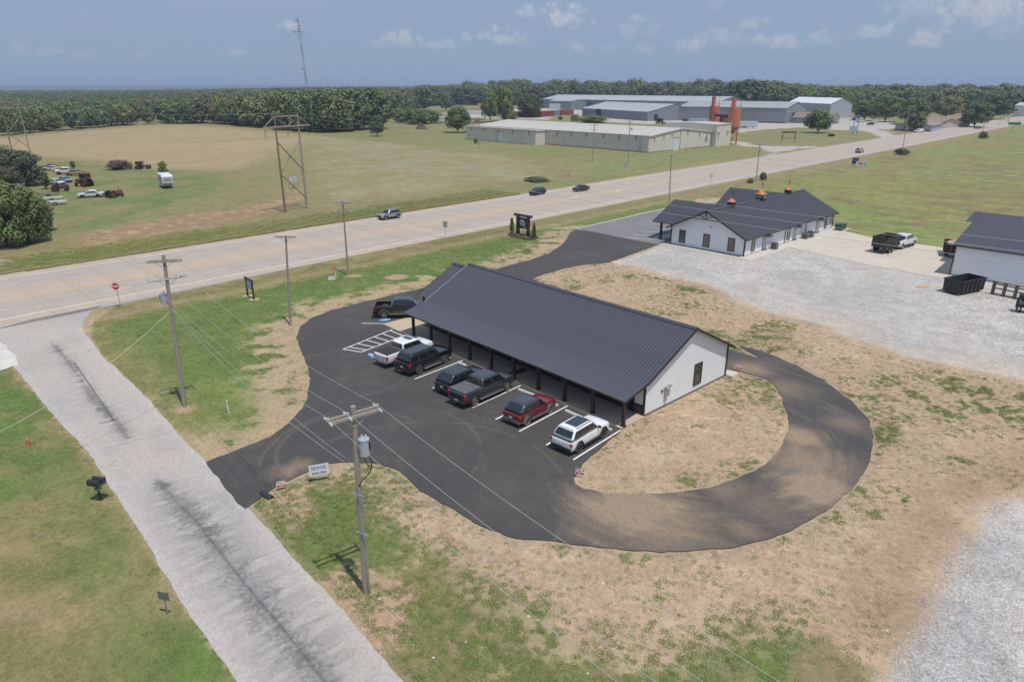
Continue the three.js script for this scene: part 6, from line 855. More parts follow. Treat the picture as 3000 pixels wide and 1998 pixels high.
// ---------- silos ----------
{
  const orange = std([1, 1, 1], .6, { map: grain([.49, .165, .105], .3, 4, 91) }), rusty = std([1, 1, 1], .8, { map: grain([.20, .10, .055], .9, 3, 92) });
  const mk = (label, p, r, y0, y1, legs, duct, m) => { const t = thing('silo', label, 'silo', [p[0], 0, p[1]], .5, 'works silos'); new MB().cyl(r, r, y1 - y0, 0, (y0 + y1) / 2, 0, 28).build('drum', m, t); new MB().cyl(r, .35, 3.0, 0, y0 - 1.5, 0, 28).build('cone', m, t); new MB().cyl(r * .99, r * 1.0, .1, 0, y1 + .05, 0, 28).build('lid', m, t);
    if (legs) { for (let k = 0; k < 4; k++) { const a = k * Math.PI / 2, x = Math.cos(a) * r, z = Math.sin(a) * r; new MB().box(.34, y0 + .6, .34, x, (y0 + .6) / 2, z).build('leg', m, t); const x2 = Math.cos(a + Math.PI / 2) * r, z2 = Math.sin(a + Math.PI / 2) * r; new MB().bar([x, 4.6, z], [x2, 4.6, z2], .2).bar([x, .5, z], [x2, 4.4, z2], .1).bar([x2, .5, z2], [x, 4.4, z], .1).build('brace', m, t); } }
    if (duct) { new MB().box(1.3, 4, 1.3, -r * .45, y1 + 2, 0).box(1.5, .25, 1.5, -r * .45, y1 + 4.1, 0).build('duct_tower', m, t); const ring = new MB(); for (let k = 0; k < 12; k++) { const a = k / 12 * Math.PI * 2; ring.rod([Math.cos(a) * r, y1, Math.sin(a) * r], [Math.cos(a) * r, y1 + 1.1, Math.sin(a) * r], .05, .05, 4); } ring.add(new THREE.TorusGeometry(r, .05, 4, 24).rotateX(Math.PI / 2), new THREE.Matrix4().setPosition(0, y1 + 1.1, 0)).build('guard_rail', m, t); new MB().rod([r + .2, 0, 0], [r + .2, y1 + 5, 0], .09).build('standpipe', blackPlastic, t); } return t; };
  const s1 = zs(492, 1062); mk('orange silo on four braced legs beside the grimy annex', s1, 2.55, 7.4, 14.6, true, true, orange);
  const s2 = zs(190, 985); mk('orange silo half hidden behind the flat annex roof', s2, 2.3, 8, 14.8, true, true, orange); const s3 = zs(345, 985); mk('small rust-brown tank between the two orange silos', s3, 1.8, 7.8, 11.2, true, false, rusty);
  const a = [s2[0], 11, s2[1]], b = [s1[0], 11, s1[1]]; const br = thing1('silo_catwalk', new MB().bar(a, b, .5, 1).bar([a[0], 12, a[2]], [b[0], 12, b[2]], .08).geo(), blackPlastic, 'dark catwalk bridging the two orange silos', 'catwalk');
}
// ---------- signs ----------
const ctx2 = (w, h, fn) => { const c = document.createElement('canvas'); c.width = w; c.height = h; const g = c.getContext('2d'); fn(g, w, h); const t = new THREE.CanvasTexture(c); t.colorSpace = THREE.SRGBColorSpace; return t; };
const faceMat = (w, h, fn) => std([1, 1, 1], .6, { map: ctx2(w, h, fn) });
function face(parent, name, w, h, mat, x, y, z, turn = 0) { const p = mesh(name, new THREE.PlaneGeometry(w, h), mat, parent); p.position.set(x, y, z); p.rotation.y = turn; return p; }
{ // yard sign
  const a = spot(919, 1413.5), b = spot(956, 1407), d = dirOf(a, b), t = thing('yard_sign', 'white yard sign reading SILO + CO. NOW OPEN beside the driveway', 'sign', [(a[0] + b[0]) / 2, 0, (a[1] + b[1]) / 2], Math.atan2(-d[1], d[0])); const W = 1.22, Hh = .82;
  new MB().box(W, Hh, .02, 0, .42 + Hh / 2, 0).build('board', std([.6, .6, .6], .6), t); face(t, 'lettering', W - .01, Hh - .01, faceMat(512, 344, (g, w, h) => { g.fillStyle = '#dfe3ea'; g.fillRect(0, 0, w, h); g.fillStyle = '#23262e'; g.textAlign = 'center'; g.font = 'bold 138px sans-serif'; g.save(); g.translate(w / 2, 150); g.scale(.66, 1); g.fillText('SILO+CO.', 0, 0); g.restore(); g.save(); g.translate(w / 2, 300); g.scale(.62, 1); g.font = 'bold 112px sans-serif'; g.fillText('NOW OPEN', 0, 0); g.restore(); }), 0, .42 + Hh / 2, .0135);
  for (const s of [-1, 1]) new MB().box(.03, .45, .03, s * (W / 2 - .04), .2, 0).build('stake', darkTrim, t);
}
const redSign = faceMat(128, 96, (g, w, h) => { g.fillStyle = '#e6e2e6'; g.fillRect(0, 0, w, h); g.fillStyle = '#b81f35'; g.fillRect(4, 4, 16, 22); g.fillRect(w - 20, 4, 16, 22); g.fillRect(8, 56, w - 16, 34); g.fillStyle = '#eeb02c'; g.fillRect(34, 62, w - 68, 22); g.fillStyle = '#a04a5c'; for (let k = 0; k < 4; k++) g.fillRect(28, 12 + k * 9, w - 56 - k * 7, 4); });
for (const [p, turn, label] of [[spot(825, 1436), .45, 'small red and white yard sign at the driveway mouth'], [z8(1180, 393), -.3, 'small red and white yard sign beside the rear corner of the porch building'], [z8(205, 1045), -.35, 'small red and white yard sign at the tip of the dirt island']]) { const t = thing('warning_sign', label, 'sign', [p[0], 0, p[1]], turn, 'small yard signs'); new MB().box(.58, .42, .015, 0, .42, 0).build('board', std([.6, .58, .58], .6), t); face(t, 'print', .57, .41, redSign, 0, .42, .0095); for (const s of [-1, 1]) new MB().box(.015, .4, .015, s * .2, .12, 0).build('stake', steel, t); }
{ // monument sign with clipped conifers
  const zq = Zm(1490, 630, 19.6), a = zq(535, 1100), b = zq(1130, 1220), d = dirOf(a, b), t = thing('monument_sign', 'dark timber entrance sign with pale house emblem between two conifers', 'sign', [(a[0] + b[0]) / 2, 0, (a[1] + b[1]) / 2], Math.atan2(-d[1], d[0])), h = d[2] / 2, top = 3.3, tb = std([1, 1, 1], .7, { map: grain([.085, .06, .05], .4, 1.5, 101) });
  for (const s of [-1, 1]) { const p = new MB().box(.42, top - .15, .42, s * h, (top - .15) / 2, 0).build('post', tb, t); new MB().box(.5, .75, .5, s * h, .37, 0).build('post_sleeve', darkTrim, p); } new MB().box(h * 2 + 1.5, .36, .5, 0, top, 0).build('beam', tb, t);
  const pw = h * 2 - .5, ph = 1.85; new MB().box(pw, ph, .1, 0, 2.05, 0).build('panel', std([.012, .013, .015], .5), t);
  face(t, 'emblem', pw - .04, ph - .04, faceMat(256, 232, (g, w, hh) => { g.fillStyle = '#111316'; g.fillRect(0, 0, w, hh); g.fillStyle = '#c9d6df'; g.beginPath(); g.moveTo(24, 80); g.lineTo(96, 36); g.lineTo(200, 78); g.lineTo(206, 148); g.lineTo(180, 172); g.lineTo(40, 160); g.lineTo(24, 128); g.fill(); g.fillStyle = '#1c2126'; for (let k = 0; k < 5; k++) { g.fillRect(42 + k * 31, 88, 22, 40); g.fillStyle = '#aebcc6'; g.fillRect(48 + k * 31, 96, 10, 24); g.fillStyle = '#1c2126'; } g.fillRect(46, 140, 140, 6); g.fillStyle = '#b9c0c6'; g.fillRect(28, 12, 200, 7); g.fillRect(20, 182, 215, 9); g.fillStyle = '#dfe3e6'; for (let k = 0; k < 4; k++) g.fillRect(146 + k * 22, 202, 15, 22); }), 0, 2.05, .052);
  const bed = [zq(-60, 1140), zq(150, 1060), zq(600, 1060), zq(1250, 1140), zq(1640, 1230), zq(1690, 1330), zq(1400, 1440), zq(900, 1430), zq(420, 1330), zq(60, 1230)]; structure('mulch_bed', slab(ragged(smoothLoop(bed, 3), .4, .1, 5), 0, .06), std([1, 1, 1], .95, { map: grain([.055, .04, .034], .8, 1, 103), bumpMap: fineBump, bumpScale: .03 }));
}
{ // framed sign in the lawn
  const zq = Zm(700, 800, 15.68), a = zq(395, 1050), b = zq(680, 1225), d = dirOf(a, b), t = thing('lawn_sign', 'dark framed sign with pale blank board standing in the front lawn', 'sign', [(a[0] + b[0]) / 2, 0, (a[1] + b[1]) / 2], Math.atan2(-d[1], d[0])), h = d[2] / 2, top = topOf(b, 700 + 590 / 15.68, 800 + 360 / 15.68)[1];
  for (const s of [-1, 1]) new MB().box(.16, top, .16, s * h, top / 2, 0).build('post', darkTrim, t); new MB().box(h * 2 + .5, .16, .2, 0, top, 0).build('top_bar', darkTrim, t); new MB().box(h * 2 - .2, top * .46, .05, 0, top * .7, 0).build('board', std([.40, .45, .52], .5), t); new MB().bar([-h, top * .9, 0], [-h + .4, top * .85, .05], .06).build('bracket', darkTrim, t);
  for (const s of [-1, 1]) structure('sign_pad', slab([[a, b][s < 0 ? 0 : 1]].flatMap(p => [[p[0] - .55, p[1] - .35], [p[0] + .55, p[1] - .55], [p[0] + .6, p[1] + .35], [p[0] - .5, p[1] + .5]]), 0, .05), std([.44, .33, .23], .95));
}
function roadSign(name, label, p, post, fn) { const t = thing(name, label, 'road sign', [p[0], 0, p[1]], 0); new MB().box(.06, post, .045, 0, post / 2, -.03).build('post', steel, t); fn(t); return t; }
{ // stop sign
  const p = z5(922, 655), top = topOf(p, 338, 828)[1]; roadSign('stop_sign', 'red octagonal STOP sign at the road mouth', p, top + .15, t => { t.rotation.y = .12; t.rotation.z = .05; const r = .46, cy = top - .42; new MB().add(new THREE.CylinderGeometry(r, r, .012, 8).rotateY(Math.PI / 8).rotateX(Math.PI / 2), new THREE.Matrix4().setPosition(0, cy, .005)).build('plate', std([.55, .55, .55], .4), t); const g = new THREE.CircleGeometry(r * .985, 8, Math.PI / 8); mesh('lettering', g, faceMat(256, 256, (c, w) => { c.fillStyle = '#e8e8ea'; c.fillRect(0, 0, w, w); c.fillStyle = '#c4242c'; c.beginPath(); for (let k = 0; k < 8; k++) { const a = Math.PI / 8 + k * Math.PI / 4; c.lineTo(128 + Math.cos(a) * 118, 128 + Math.sin(a) * 118); } c.fill(); c.fillStyle = '#f2f2f2'; c.font = 'bold 92px sans-serif'; c.textAlign = 'center'; c.save(); c.translate(128, 160); c.scale(.8, 1); c.fillText('STOP', 0, 0); c.restore(); }), t).position.set(0, cy, .013); }); }
{ const p = spot(2082, 546), top = topOf(p, 2085, 509)[1]; roadSign('speed_limit_sign', 'white SPEED LIMIT 45 sign beside the highway near the lodge', p, top, t => { new MB().box(.76, .95, .012, 0, top - .45, .005).build('plate', std([.6, .6, .6], .5), t); face(t, 'lettering', .75, .94, faceMat(192, 240, (c, w, h) => { c.fillStyle = '#d8dadd'; c.fillRect(0, 0, w, h); c.strokeStyle = '#222'; c.lineWidth = 6; c.strokeRect(7, 7, w - 14, h - 14); c.fillStyle = '#222'; c.textAlign = 'center'; c.font = 'bold 40px sans-serif'; c.fillText('SPEED', w / 2, 56); c.fillText('LIMIT', w / 2, 98); c.font = 'bold 108px sans-serif'; c.fillText('45', w / 2, 208); }), 0, top - .45, .013); }); }
for (const [p, u, v, w, label] of [[z2(1898, 1565), 1303, 649, .7, 'grey-backed road sign beside the near highway lanes'], [z3(988, 985), 1665, 508, .7, 'grey-backed road sign on the far highway verge'], [z3(1510, 925), 1832, 479, 1.0, 'wide grey-backed road sign below the warehouse poles']]) { const top = topOf(p, u, v)[1]; roadSign('road_sign', label, p, top, t => { t.rotation.y = .1; new MB().box(w, .95, .012, 0, top - .45, 0).build('plate', std([.36, .38, .4], .45, { metalness: .4 }), t); }); }
{ const p = spot(490, 1803), top = topOf(p, 480, 1733)[1]; roadSign('road_sign', 'grey back of a small sign beside the side road', p, top, t => { new MB().box(.62, .46, .012, 0, top - .22, .01, 0, -.25).build('plate', std([.20, .215, .2], .5, { metalness: .3 }), t); }); }
{ const p = zh(2170, 742); roadSign('guide_sign', 'green road guide sign far along the highway', p, 4, t => { new MB().box(7, 1.5, .1, 2, 4, 0).build('plate', std([.03, .18, .11], .5), t); new MB().box(.12, 4, .12, 4.5, 2, 0).build('second_post', steel, t); }); }
{ // two banners in the right field
  const zq = Zm(2490, 465, 39.25); const a = zq(600, 720), t = thing('field_sign', 'black banner sign standing in the roadside field', 'sign', [a[0], 0, a[1]], -.15, 'roadside field signs'); new MB().box(1.9, 1.9, .06, 0, 1.3, 0).build('board', std([.035, .035, .04], .7), t); for (const s of [-1, 1]) new MB().box(.08, 2.2, .08, s * .9, 1.1, -.05).build('post', wood, t); for (let k = 0; k < 3; k++) new MB().box(.3, .8, .01, -.5 + k * .5, 1.5, .04).build('pale_mark', std([.12, .12, .13], .7), t);
  const b = zq(1330, 960), u = thing('field_sign', 'white banner sign with orange patch beside the black banner', 'sign', [b[0], 0, b[1]], -.2, 'roadside field signs'); new MB().box(3.2, 1.5, .06, 0, .95, 0).build('board', std([.55, .56, .58], .7), u); new MB().box(1.1, .7, .01, -.35, 1.05, .04).build('orange_patch', std([.40, .16, .07], .7), u); new MB().box(.7, .9, .01, .95, .85, .04).build('blue_patch', std([.25, .32, .42], .7), u); for (const s of [-1, 1]) new MB().box(.08, 1.7, .08, s * 1.5, .85, -.05).build('post', wood, u); }
{ const p = zs(1360, 1025), t = thing('advert_frame', 'empty black sign frame on the works lawn', 'sign', [p[0], 0, p[1]], -.1); new MB().box(6, .6, .2, 0, 4.2, 0).build('top_bar', blackPlastic, t); for (const s of [-1, 1]) new MB().box(.25, 4.2, .25, s * 2.8, 2.1, 0).build('post', blackPlastic, t); new MB().box(5.6, .15, .15, 0, 1.6, 0).build('mid_bar', blackPlastic, t); new MB().box(7, .15, 1.6, 0, .08, 0).build('skid', steel, t); }
{ const p = zh(112, 785), t = thing('pylon_sign', 'small blue and grey pylon sign at the bungalow lane', 'sign', [p[0], 0, p[1]], -.1); for (const s of [-1, 1]) new MB().box(.3, 9, .3, s * 1.1, 4.5, 0).build('post', std([.12, .2, .38], .6), t); new MB().box(2.6, 1.6, .3, 0, 8.4, 0).build('upper_panel', std([.08, .2, .45], .5), t); new MB().box(4, 3, .3, -1, 2.6, .3).build('lower_panel', std([.40, .44, .48], .5), t); }
{ const p = zs(1975, 812), t = thing('a_frame_sign', 'small blue frame sign under the lone lawn tree', 'sign', [p[0], 0, p[1]], 0); new MB().box(3, 2.2, .15, 0, 2, 0).build('panel', std([.07, .18, .45], .5), t); for (const s of [-1, 1]) new MB().box(.2, 3, .2, s * 1.4, 1.5, 0).build('post', std([.1, .2, .4], .6), t); }
{ const p = z2(505, 1100), t = thing('field_billboard', 'plain white notice board in the field behind the transmission tower', 'sign', [p[0], 0, p[1]], .15); new MB().box(1.9, 1.2, .08, 0, 2.1, 0).build('board', std([.58, .6, .63], .6), t); for (const s of [-1, 1]) new MB().box(.12, 2.8, .12, s * 1.1, 1.4, -.1).build('post', wood, t); for (let k = 0; k < 3; k++) new MB().box(1.3 - k * .2, .1, .01, .1, 2.45 - k * .35, .05).build('printed_line', std([.22, .3, .45], .6), t); }
// ---------- small yard things ----------
{ // mailboxes
  const p = spot(294, 1466), t = thing('mailbox', 'pair of black mailboxes on one post beside the side road', 'mailbox', [p[0], 0, p[1]], -.25), bk = std([.028, .031, .036], .4); new MB().box(.1, 1.15, .1, 0, .57, 0).build('post', std([.07, .055, .048], .8), t); new MB().box(.85, .05, .55, 0, 1.15, 0).build('shelf', std([.08, .07, .06], .8), t);
  for (const s of [-1, 1]) { const g = new THREE.ExtrudeGeometry((() => { const q = new THREE.Shape(); q.moveTo(-.15, 0); q.lineTo(.15, 0); q.lineTo(.15, .2); q.absarc(0, .2, .15, 0, Math.PI); q.lineTo(-.15, 0); return q; })(), { depth: .75, bevelEnabled: false }); const b = mesh('box_shell', g.rotateY(Math.PI / 2).translate(-.38, 1.18, s * .2), bk, t); new MB().box(.02, .12, .06, .3, 1.5, s * .36).build('flag', std([.3, .03, .03], .5), b); } new MB().box(.22, .2, .3, .1, .9, .1).build('newspaper_tube', std([.2, .2, .2], .5), t); }
{ const p = spot(83, 1308), t = thing('fire_hydrant', 'faded orange fire hydrant in the left lawn', 'hydrant', [p[0], 0, p[1]]), m = std([.50, .17, .10], .6); new MB().cyl(.11, .13, .5, 0, .25, 0, 12).cyl(.16, .16, .05, 0, .04, 0, 12).build('barrel', m, t); new MB().add(new THREE.SphereGeometry(.12, 12, 8, 0, 6.3, 0, 1.6), new THREE.Matrix4().setPosition(0, .5, 0)).cyl(.03, .03, .08, 0, .64, 0, 6).build('bonnet', m, t); for (const s of [-1, 1]) new MB().cyl(.06, .06, .12, s * .15, .38, 0, 8, 0, Math.PI / 2).build('nozzle_cap', m, t); }
{ const p = z5(1748, 1470), t = thing('pipe_marker', 'white capped pipe standing in the front lawn', 'pipe', [p[0], 0, p[1]]), m = std([.62, .63, .62], .5); new MB().cyl(.07, .07, 1.0, 0, .5, 0, 14).build('pipe', m, t); new MB().cyl(.085, .085, .1, 0, 1.02, 0, 14).build('cap', std([.5, .53, .5], .5), t); }
{ const zq = Zm(690, 640, 4.9), p = zq(1440, 855), t = thing('cable_marker', 'orange and white buried-cable marker post on the highway verge', 'marker post', [p[0], 0, p[1]], .2); t.rotation.z = .05; new MB().box(.1, 1.0, .05, 0, .5, 0).build('post', std([.68, .68, .68], .5), t); new MB().box(.13, .62, .07, 0, 1.3, 0).build('orange_head', std([.55, .12, .03], .5), t); structure('marker_pad', slab([zq(1320, 840), zq(1420, 825), zq(1440, 880), zq(1330, 890)], 0, .04), std([.36, .31, .25], .9)); }
{ const p = z7(2208, 568), t = thing('utility_box', 'green pad-mounted transformer box at the apron corner', 'utility box', [p[0], 0, p[1]], .75), m = std([.05, .085, .07], .5); new MB().box(1.9, 1.0, 1.2, 0, .6, 0).build('cabinet', m, t); new MB().box(1.98, .1, 1.28, 0, 1.14, 0).build('lid', m, t); new MB().box(2.2, .12, 1.5, 0, .06, 0).build('pad', paleSlab, t); }
for (const [p, label] of [[[1447, 788], 'grey outdoor cooling unit standing alone by the first lodge door'], [[1802, 668], 'grey outdoor cooling unit, nearer of the pair by the lodge wall'], [[1865, 650], 'grey outdoor cooling unit, farther of the pair by the lodge wall']]) { const q = z7(...p), t = thing('cooling_unit', label, 'air conditioner', [q[0], .055, q[1]], .767, 'outdoor cooling units of the lodge'), m = std([.12, .125, .13], .6); new MB().box(.85, .95, .85, 0, .52, 0).build('housing', m, t); for (const [x, z, r] of [[0, .43, 0], [-.43, 0, Math.PI / 2], [.43, 0, Math.PI / 2]]) { const g = new MB(); for (let k = 0; k < 9; k++) g.box(.78, .025, .02, 0, .15 + k * .09, 0); const o = g.build('louvre_grille', std([.2, .205, .21], .5), t); o.position.set(x, 0, z); o.rotation.y = r; } new MB().cyl(.36, .36, .04, 0, 1.01, 0, 20).build('fan_guard', std([.05, .05, .05], .6), t); new MB().box(1, .06, 1, 0, .02, 0).build('pad', paleSlab, t); new MB().rod([-.42, .3, .2], [-.9, .5, .2], .03).build('refrigerant_pipe', darkTrim, t); }
// roll-off bins
function rollOff(label, A, B, hgt, junk) { const d = dirOf(A, B), w = 2.4, t = thing('roll_off_bin', label, 'dumpster', [A[0], 0, A[1]], Math.atan2(-d[1], d[0])), L = junk.len, m = std([1, 1, 1], .5, { map: grain([.022, .023, .026], .5, 2, 111) }), W = d[2]; // local x across the near end, local -z into depth
  const wall = (pts, name) => new MB().poly(pts).build(name, m, t); const T = .12;
  new MB().box(W, .12, L, W / 2, .3, -L / 2).build('floor', m, t); for (const s of [0, 1]) { new MB().box(.07, hgt - .3, L, s * W, .3 + (hgt - .3) / 2, -L / 2, 0, 0, (s ? -1 : 1) * .06).build('side_wall', m, t); const r = new MB(); for (let k = 0; k < 6; k++) r.box(.09, hgt - .4, .1, s * W + (s ? .07 : -.07), .3 + (hgt - .4) / 2, -.3 - k * (L - .6) / 5, 0, 0, (s ? -1 : 1) * .06); r.build('side_rib', m, t); }
  new MB().box(W, hgt - .3, .07, W / 2, .3 + (hgt - .3) / 2, 0).build('end_door', m, t); new MB().box(W, hgt - .3, .07, W / 2, .3 + (hgt - .3) / 2, -L).build('front_wall', m, t); new MB().box(W + .35, .1, .12, W / 2, hgt, 0).box(W + .35, .1, .12, W / 2, hgt, -L).box(.12, .1, L, -.08, hgt, -L / 2).box(.12, .1, L, W + .08, hgt, -L / 2).build('top_rail', m, t);
  for (const x of [.3, W - .3]) for (const z of [-.25, -L + .3]) new MB().cyl(.12, .12, .15, x, .13, z, 10, 0, Math.PI / 2).build('roller', steel, t); junk.fn(t, W, L, hgt); return t; }
rollOff('black empty roll-off bin in front of the shed wall', zr(1262, 1142), zr(1482, 1200), 1.75, { len: 4.6, fn: (t, W, L, h) => { new MB().box(1.1, .25, 1.2, .9, .5, -1.8, .1, .5).build('plastic_sack', std([.6, .6, .62], .5), t); new MB().box(.14, .6, .1, 1.6, .75, -1.6, .3).box(.5, .1, .1, 1.65, .9, -1.6, 0, .4).build('scrap_lumber', std([.45, .27, .12], .8), t); } });
rollOff('black roll-off bin heaped with scrap behind the shed corner', zr(1300, 692), zr(1420, 703), 1.9, { len: 4.4, fn: (t, W, L, h) => { new MB().box(.9, .5, 1.3, .7, h, -1.2, .3, .4, .2).box(.6, .7, .8, 1.4, h + .05, -2, .1, .9, .5).build('cardboard', std([.42, .29, .18], .9), t); new MB().box(.7, .25, .6, 1.1, h + .25, -1.4, .3, .2, .1).box(.5, .4, .5, .3, h + .05, -.7).build('plastic_sack', std([.62, .63, .65], .5), t); new MB().box(.12, 1.4, .02, .5, 1.0, .05).build('reflective_tape', std([.5, .1, .08], .4), t); new MB().box(.5, .6, .02, 1.3, 1.2, .05).build('notice_plate', std([.5, .52, .53], .5), t); } });
{ // timber rack
  const zq = Zm(2880, 820, 11.2), a = zq(315, 470), b = zq(1040, 620), d = dirOf(a, b), t = thing('timber_rack', 'brown timber rail fence in front of the shed', 'fence', [a[0], 0, a[1]], Math.atan2(-d[1], d[0])), s = d[2] / 2, hgt = topOf(a, 2880 + 415 / 11.2, 820 + 30 / 11.2)[1], m = std([1, 1, 1], .8, { map: grain([.16, .115, .09], .4, 1.5, 121) });
  for (let k = 0; k < 5; k++) new MB().box(.34, hgt, .16, k * s, hgt / 2, 0).build('post', m, t); for (const y of [.12, hgt * .48, hgt * .78]) new MB().box(s * 4.2, .14, .08, s * 2, y, -.12).build('rail', m, t); new MB().box(s * 4.3, .07, .4, s * 2, hgt + .04, 0).build('cap_board', std([.34, .28, .23], .8), t); }
{ // machine at the right edge
  const zq = Zm(2880, 820, 11.2), p = zq(1330, 1080), t = thing('skid_attachment', 'black skid-steer bucket attachment at the right edge of the gravel', 'machine part', [p[0] + .3, 0, p[1]], -.5); new MB().box(2.0, .12, 1.0, 0, 1.15, 0, .4).box(2.0, .9, .1, 0, .9, -.45).build('bucket', blackPlastic, t); for (const s of [-1, 0, 1]) new MB().box(.1, 1.1, .9, s * .9, .8, 0).build('side_plate', blackPlastic, t); for (const s of [-.7, .2]) new MB().rod([s, .35, .5], [s, 1.4, -.2], .07).build('hydraulic_ram', steel, t); for (const s of [-.6, .6]) new MB().cyl(.3, .3, .2, s, .3, .2, 14, 0, Math.PI / 2).build('roller_wheel', rubber, t); new MB().box(1.8, .5, .5, 0, 1.7, -.3).build('mast', blackPlastic, t); }
{ const p = zr(1000, 1078), t = thing1('cardboard_scrap', new THREE.BufferGeometry().copy(slab(ragged([[p[0] - .9, p[1] + .1], [p[0] - .5, p[1] - .35], [p[0] + .6, p[1] - .4], [p[0] + 1.1, p[1] - .55], [p[0] + .8, p[1] + .1], [p[0] - .2, p[1] + .35]], .2, .06, 2), .02, .05)), std([.50, .29, .15], .9), 'torn brown cardboard scrap lying on the gravel', 'scrap'); }
{ const zq = Zm(700, 1300, 2.246), p = zq(145, 378), t = thing('culvert_pipe', 'end of a black culvert pipe under the driveway', 'pipe', [p[0] + .15, .05, p[1] - .5], .9); const g = new THREE.CylinderGeometry(.2, .2, 1.0, 18, 1, true).rotateX(Math.PI / 2), g2 = new THREE.CylinderGeometry(.17, .17, 1.0, 18, 1, true).rotateX(Math.PI / 2); mesh('pipe_wall', g, blackPlastic, t); mesh('pipe_bore', g2, std([.01, .01, .01], .9), t); new MB().add(new THREE.TorusGeometry(.185, .025, 6, 18), new THREE.Matrix4().setPosition(0, 0, .5)).build('pipe_lip', std([.12, .12, .12], .7), t);
  const q = zq(305, 400), w = zq(392, 290, .9); thing1('stake_rod', new MB().rod([q[0], 0, q[1]], [w[0], .9, w[1]], .025).geo(), std([.42, .34, .12], .6), 'thin yellow rod leaning in the roadside ditch', 'rod'); }
// wheel stops
for (const [a, b, where] of [[[1338, 838], [1478, 893], 'heading the empty bay beside the grey pickup'], [[1560, 930], [1665, 976], 'in front of the red SUV'], [[1730, 1016], [1890, 1086], 'heading the empty bay between the red and white SUVs'], [[1975, 1122], [2115, 1180], 'in front of the white SUV'], [[828, 612], [898, 640], 'between the black SUV and the graphite SUV'], [[680, 545], [766, 582], 'in front of the long black SUV']]) { const A = z6(...a), B = z6(...b), d = dirOf(A, B), g = new THREE.ExtrudeGeometry(new THREE.Shape([[-.08, 0], [.08, 0], [.05, .11], [-.05, .11]].map(p => new THREE.Vector2(...p))), { depth: Math.min(d[2], 1.83), bevelEnabled: true, bevelSize: .01, bevelThickness: .01, bevelSegments: 1 }).rotateY(Math.PI / 2); const m = mesh(numbered('wheel_stop'), g, std([.70, .70, .72], .6), scene); m.position.set(A[0], .08, A[1]); m.rotation.y = Math.atan2(-d[1], d[0]); m.userData = { label: 'white concrete wheel stop ' + where, category: 'wheel stop', group: 'white wheel stops along the porch' }; }
// pipe yard stock beyond the field
const depthOf = p => -p[1] * Math.cos(PITCH) + EYE * Math.sin(PITCH);
{ const group = 'stock piles in the pipe yard'; for (const [x0, x1, y, y1, c, label] of [[820, 1205, 650, 510, [.42, .41, .40], 'tall rack of pale pipe bundles in the far yard'], [0, 440, 700, 630, [.5, .53, .56], 'low row of pale pipes lying in the far grass'], [0, 110, 770, 735, [.45, .5, .56], 'short pile of pale pipes at the yard edge'], [30, 380, 870, 790, [.5, .54, .58], 'pale pipe pile behind the round field tree'], [975, 1260, 790, 735, [.38, .44, .52], 'blue-white pipe pile behind the thin pole'], [590, 840, 490, 430, [.3, .34, .37], 'grey stock rack before the far woods'], [500, 600, 490, 405, [.45, .36, .32], 'pinkish stacked blocks beside the round yard tree'], [500, 640, 590, 490, [.5, .43, .33], 'tan stacked boards at the yard edge']]) { const a = zt(x0, y), b = zt(x1, y), k = depthOf(a) / 2000, w = (x1 - x0) / 7.85 * k, h = (y - y1) / 7.85 * k, t = thing('pipe_stack', label, 'stock pile', [(a[0] + b[0]) / 2, 0, (a[1] + b[1]) / 2], .05, group), r = Math.min(.42, h / 2.2), nx = Math.max(2, Math.min(24, Math.floor(w / (r * 2.6)))), ny = Math.max(1, Math.floor(h / (r * 2.05))), m = std(c, .6), m2 = std(c.map(v => v * .7), .6), key = 'p' + r.toFixed(2); for (let q = 0; q < ny; q++) for (let i = 0; i < nx; i++) { const o = mesh('pipe', wheelCache[key] ??= new THREE.CylinderGeometry(r, r, 6, 10, 1, true).rotateX(Math.PI / 2), (i * 7 + q * 3) % 4 ? m : m2, t); o.position.set(-w / 2 + (i + .5) * w / nx, r + q * r * 2, 0); } }
  const q = zt(1150, 512), k = depthOf(q) / 2000, t = thing('yellow_cabin', 'yellow open-sided steel cabin in the far yard', 'cabin', [q[0], 0, q[1]], .1), m = std([.62, .36, .05], .6), w = 100 / 7.85 * k, h = 90 / 7.85 * k; new MB().box(w, h, w * .7, 0, h / 2, 0).build('shell', m, t); new MB().box(w * .3, h * .6, .2, w * .2, h * .4, w * .36).build('opening', std([.05, .05, .04], .9), t);
  for (const [px, py, top, wd, label] of [[1090, 870, 800, 330, 'long mound of dark red-brown soil behind the thin pole'], [940, 1090, 1030, 550, 'low dark soil bank beside the round field tree']]) { const p = zt(px, py), kk = depthOf(p) / 2000, W = wd / 7.85 * kk, Hh = (py - top) / 7.85 * kk; soilHeap(label, p, W, Hh); }
  { const p = z2(1675, 558), kk = depthOf(p) / 2000; soilHeap('conical dark brown soil heap at the end of the green field', p, 120 / 3.136 * kk, 48 / 3.136 * kk); } }
function soilHeap(label, p, W, h) { const g = new THREE.PlaneGeometry(W, W * .5, 24, 14).rotateX(-Math.PI / 2), q = g.attributes.position; for (let i = 0; i < q.count; i++) { const x = q.getX(i) / W * 2, z = q.getZ(i) / W * 4; q.setY(i, Math.max(-.1, h * (1.25 * (1 - Math.hypot(x, z)) + (fbm(x * 3 + W, z * 3, 3) - .5) * .5))); } g.computeVertexNormals(); const m = thing1('soil_heap', g, std([1, 1, 1], 1, { map: grain([.10, .062, .048], .5, 4, 141) }), label, 'soil heap', 'soil heaps'); m.position.set(p[0], 0, p[1]); return m; }
tick('street');
// ================= TREES, SHRUBS, GRASS =================
const leafMat = (c, v = .35) => new THREE.MeshStandardMaterial({ color: lin(...c), roughness: .9, vertexColors: true });
const bark = std([1, 1, 1], .9, { map: grain([.13, .105, .085], .5, 1.5, 131) });
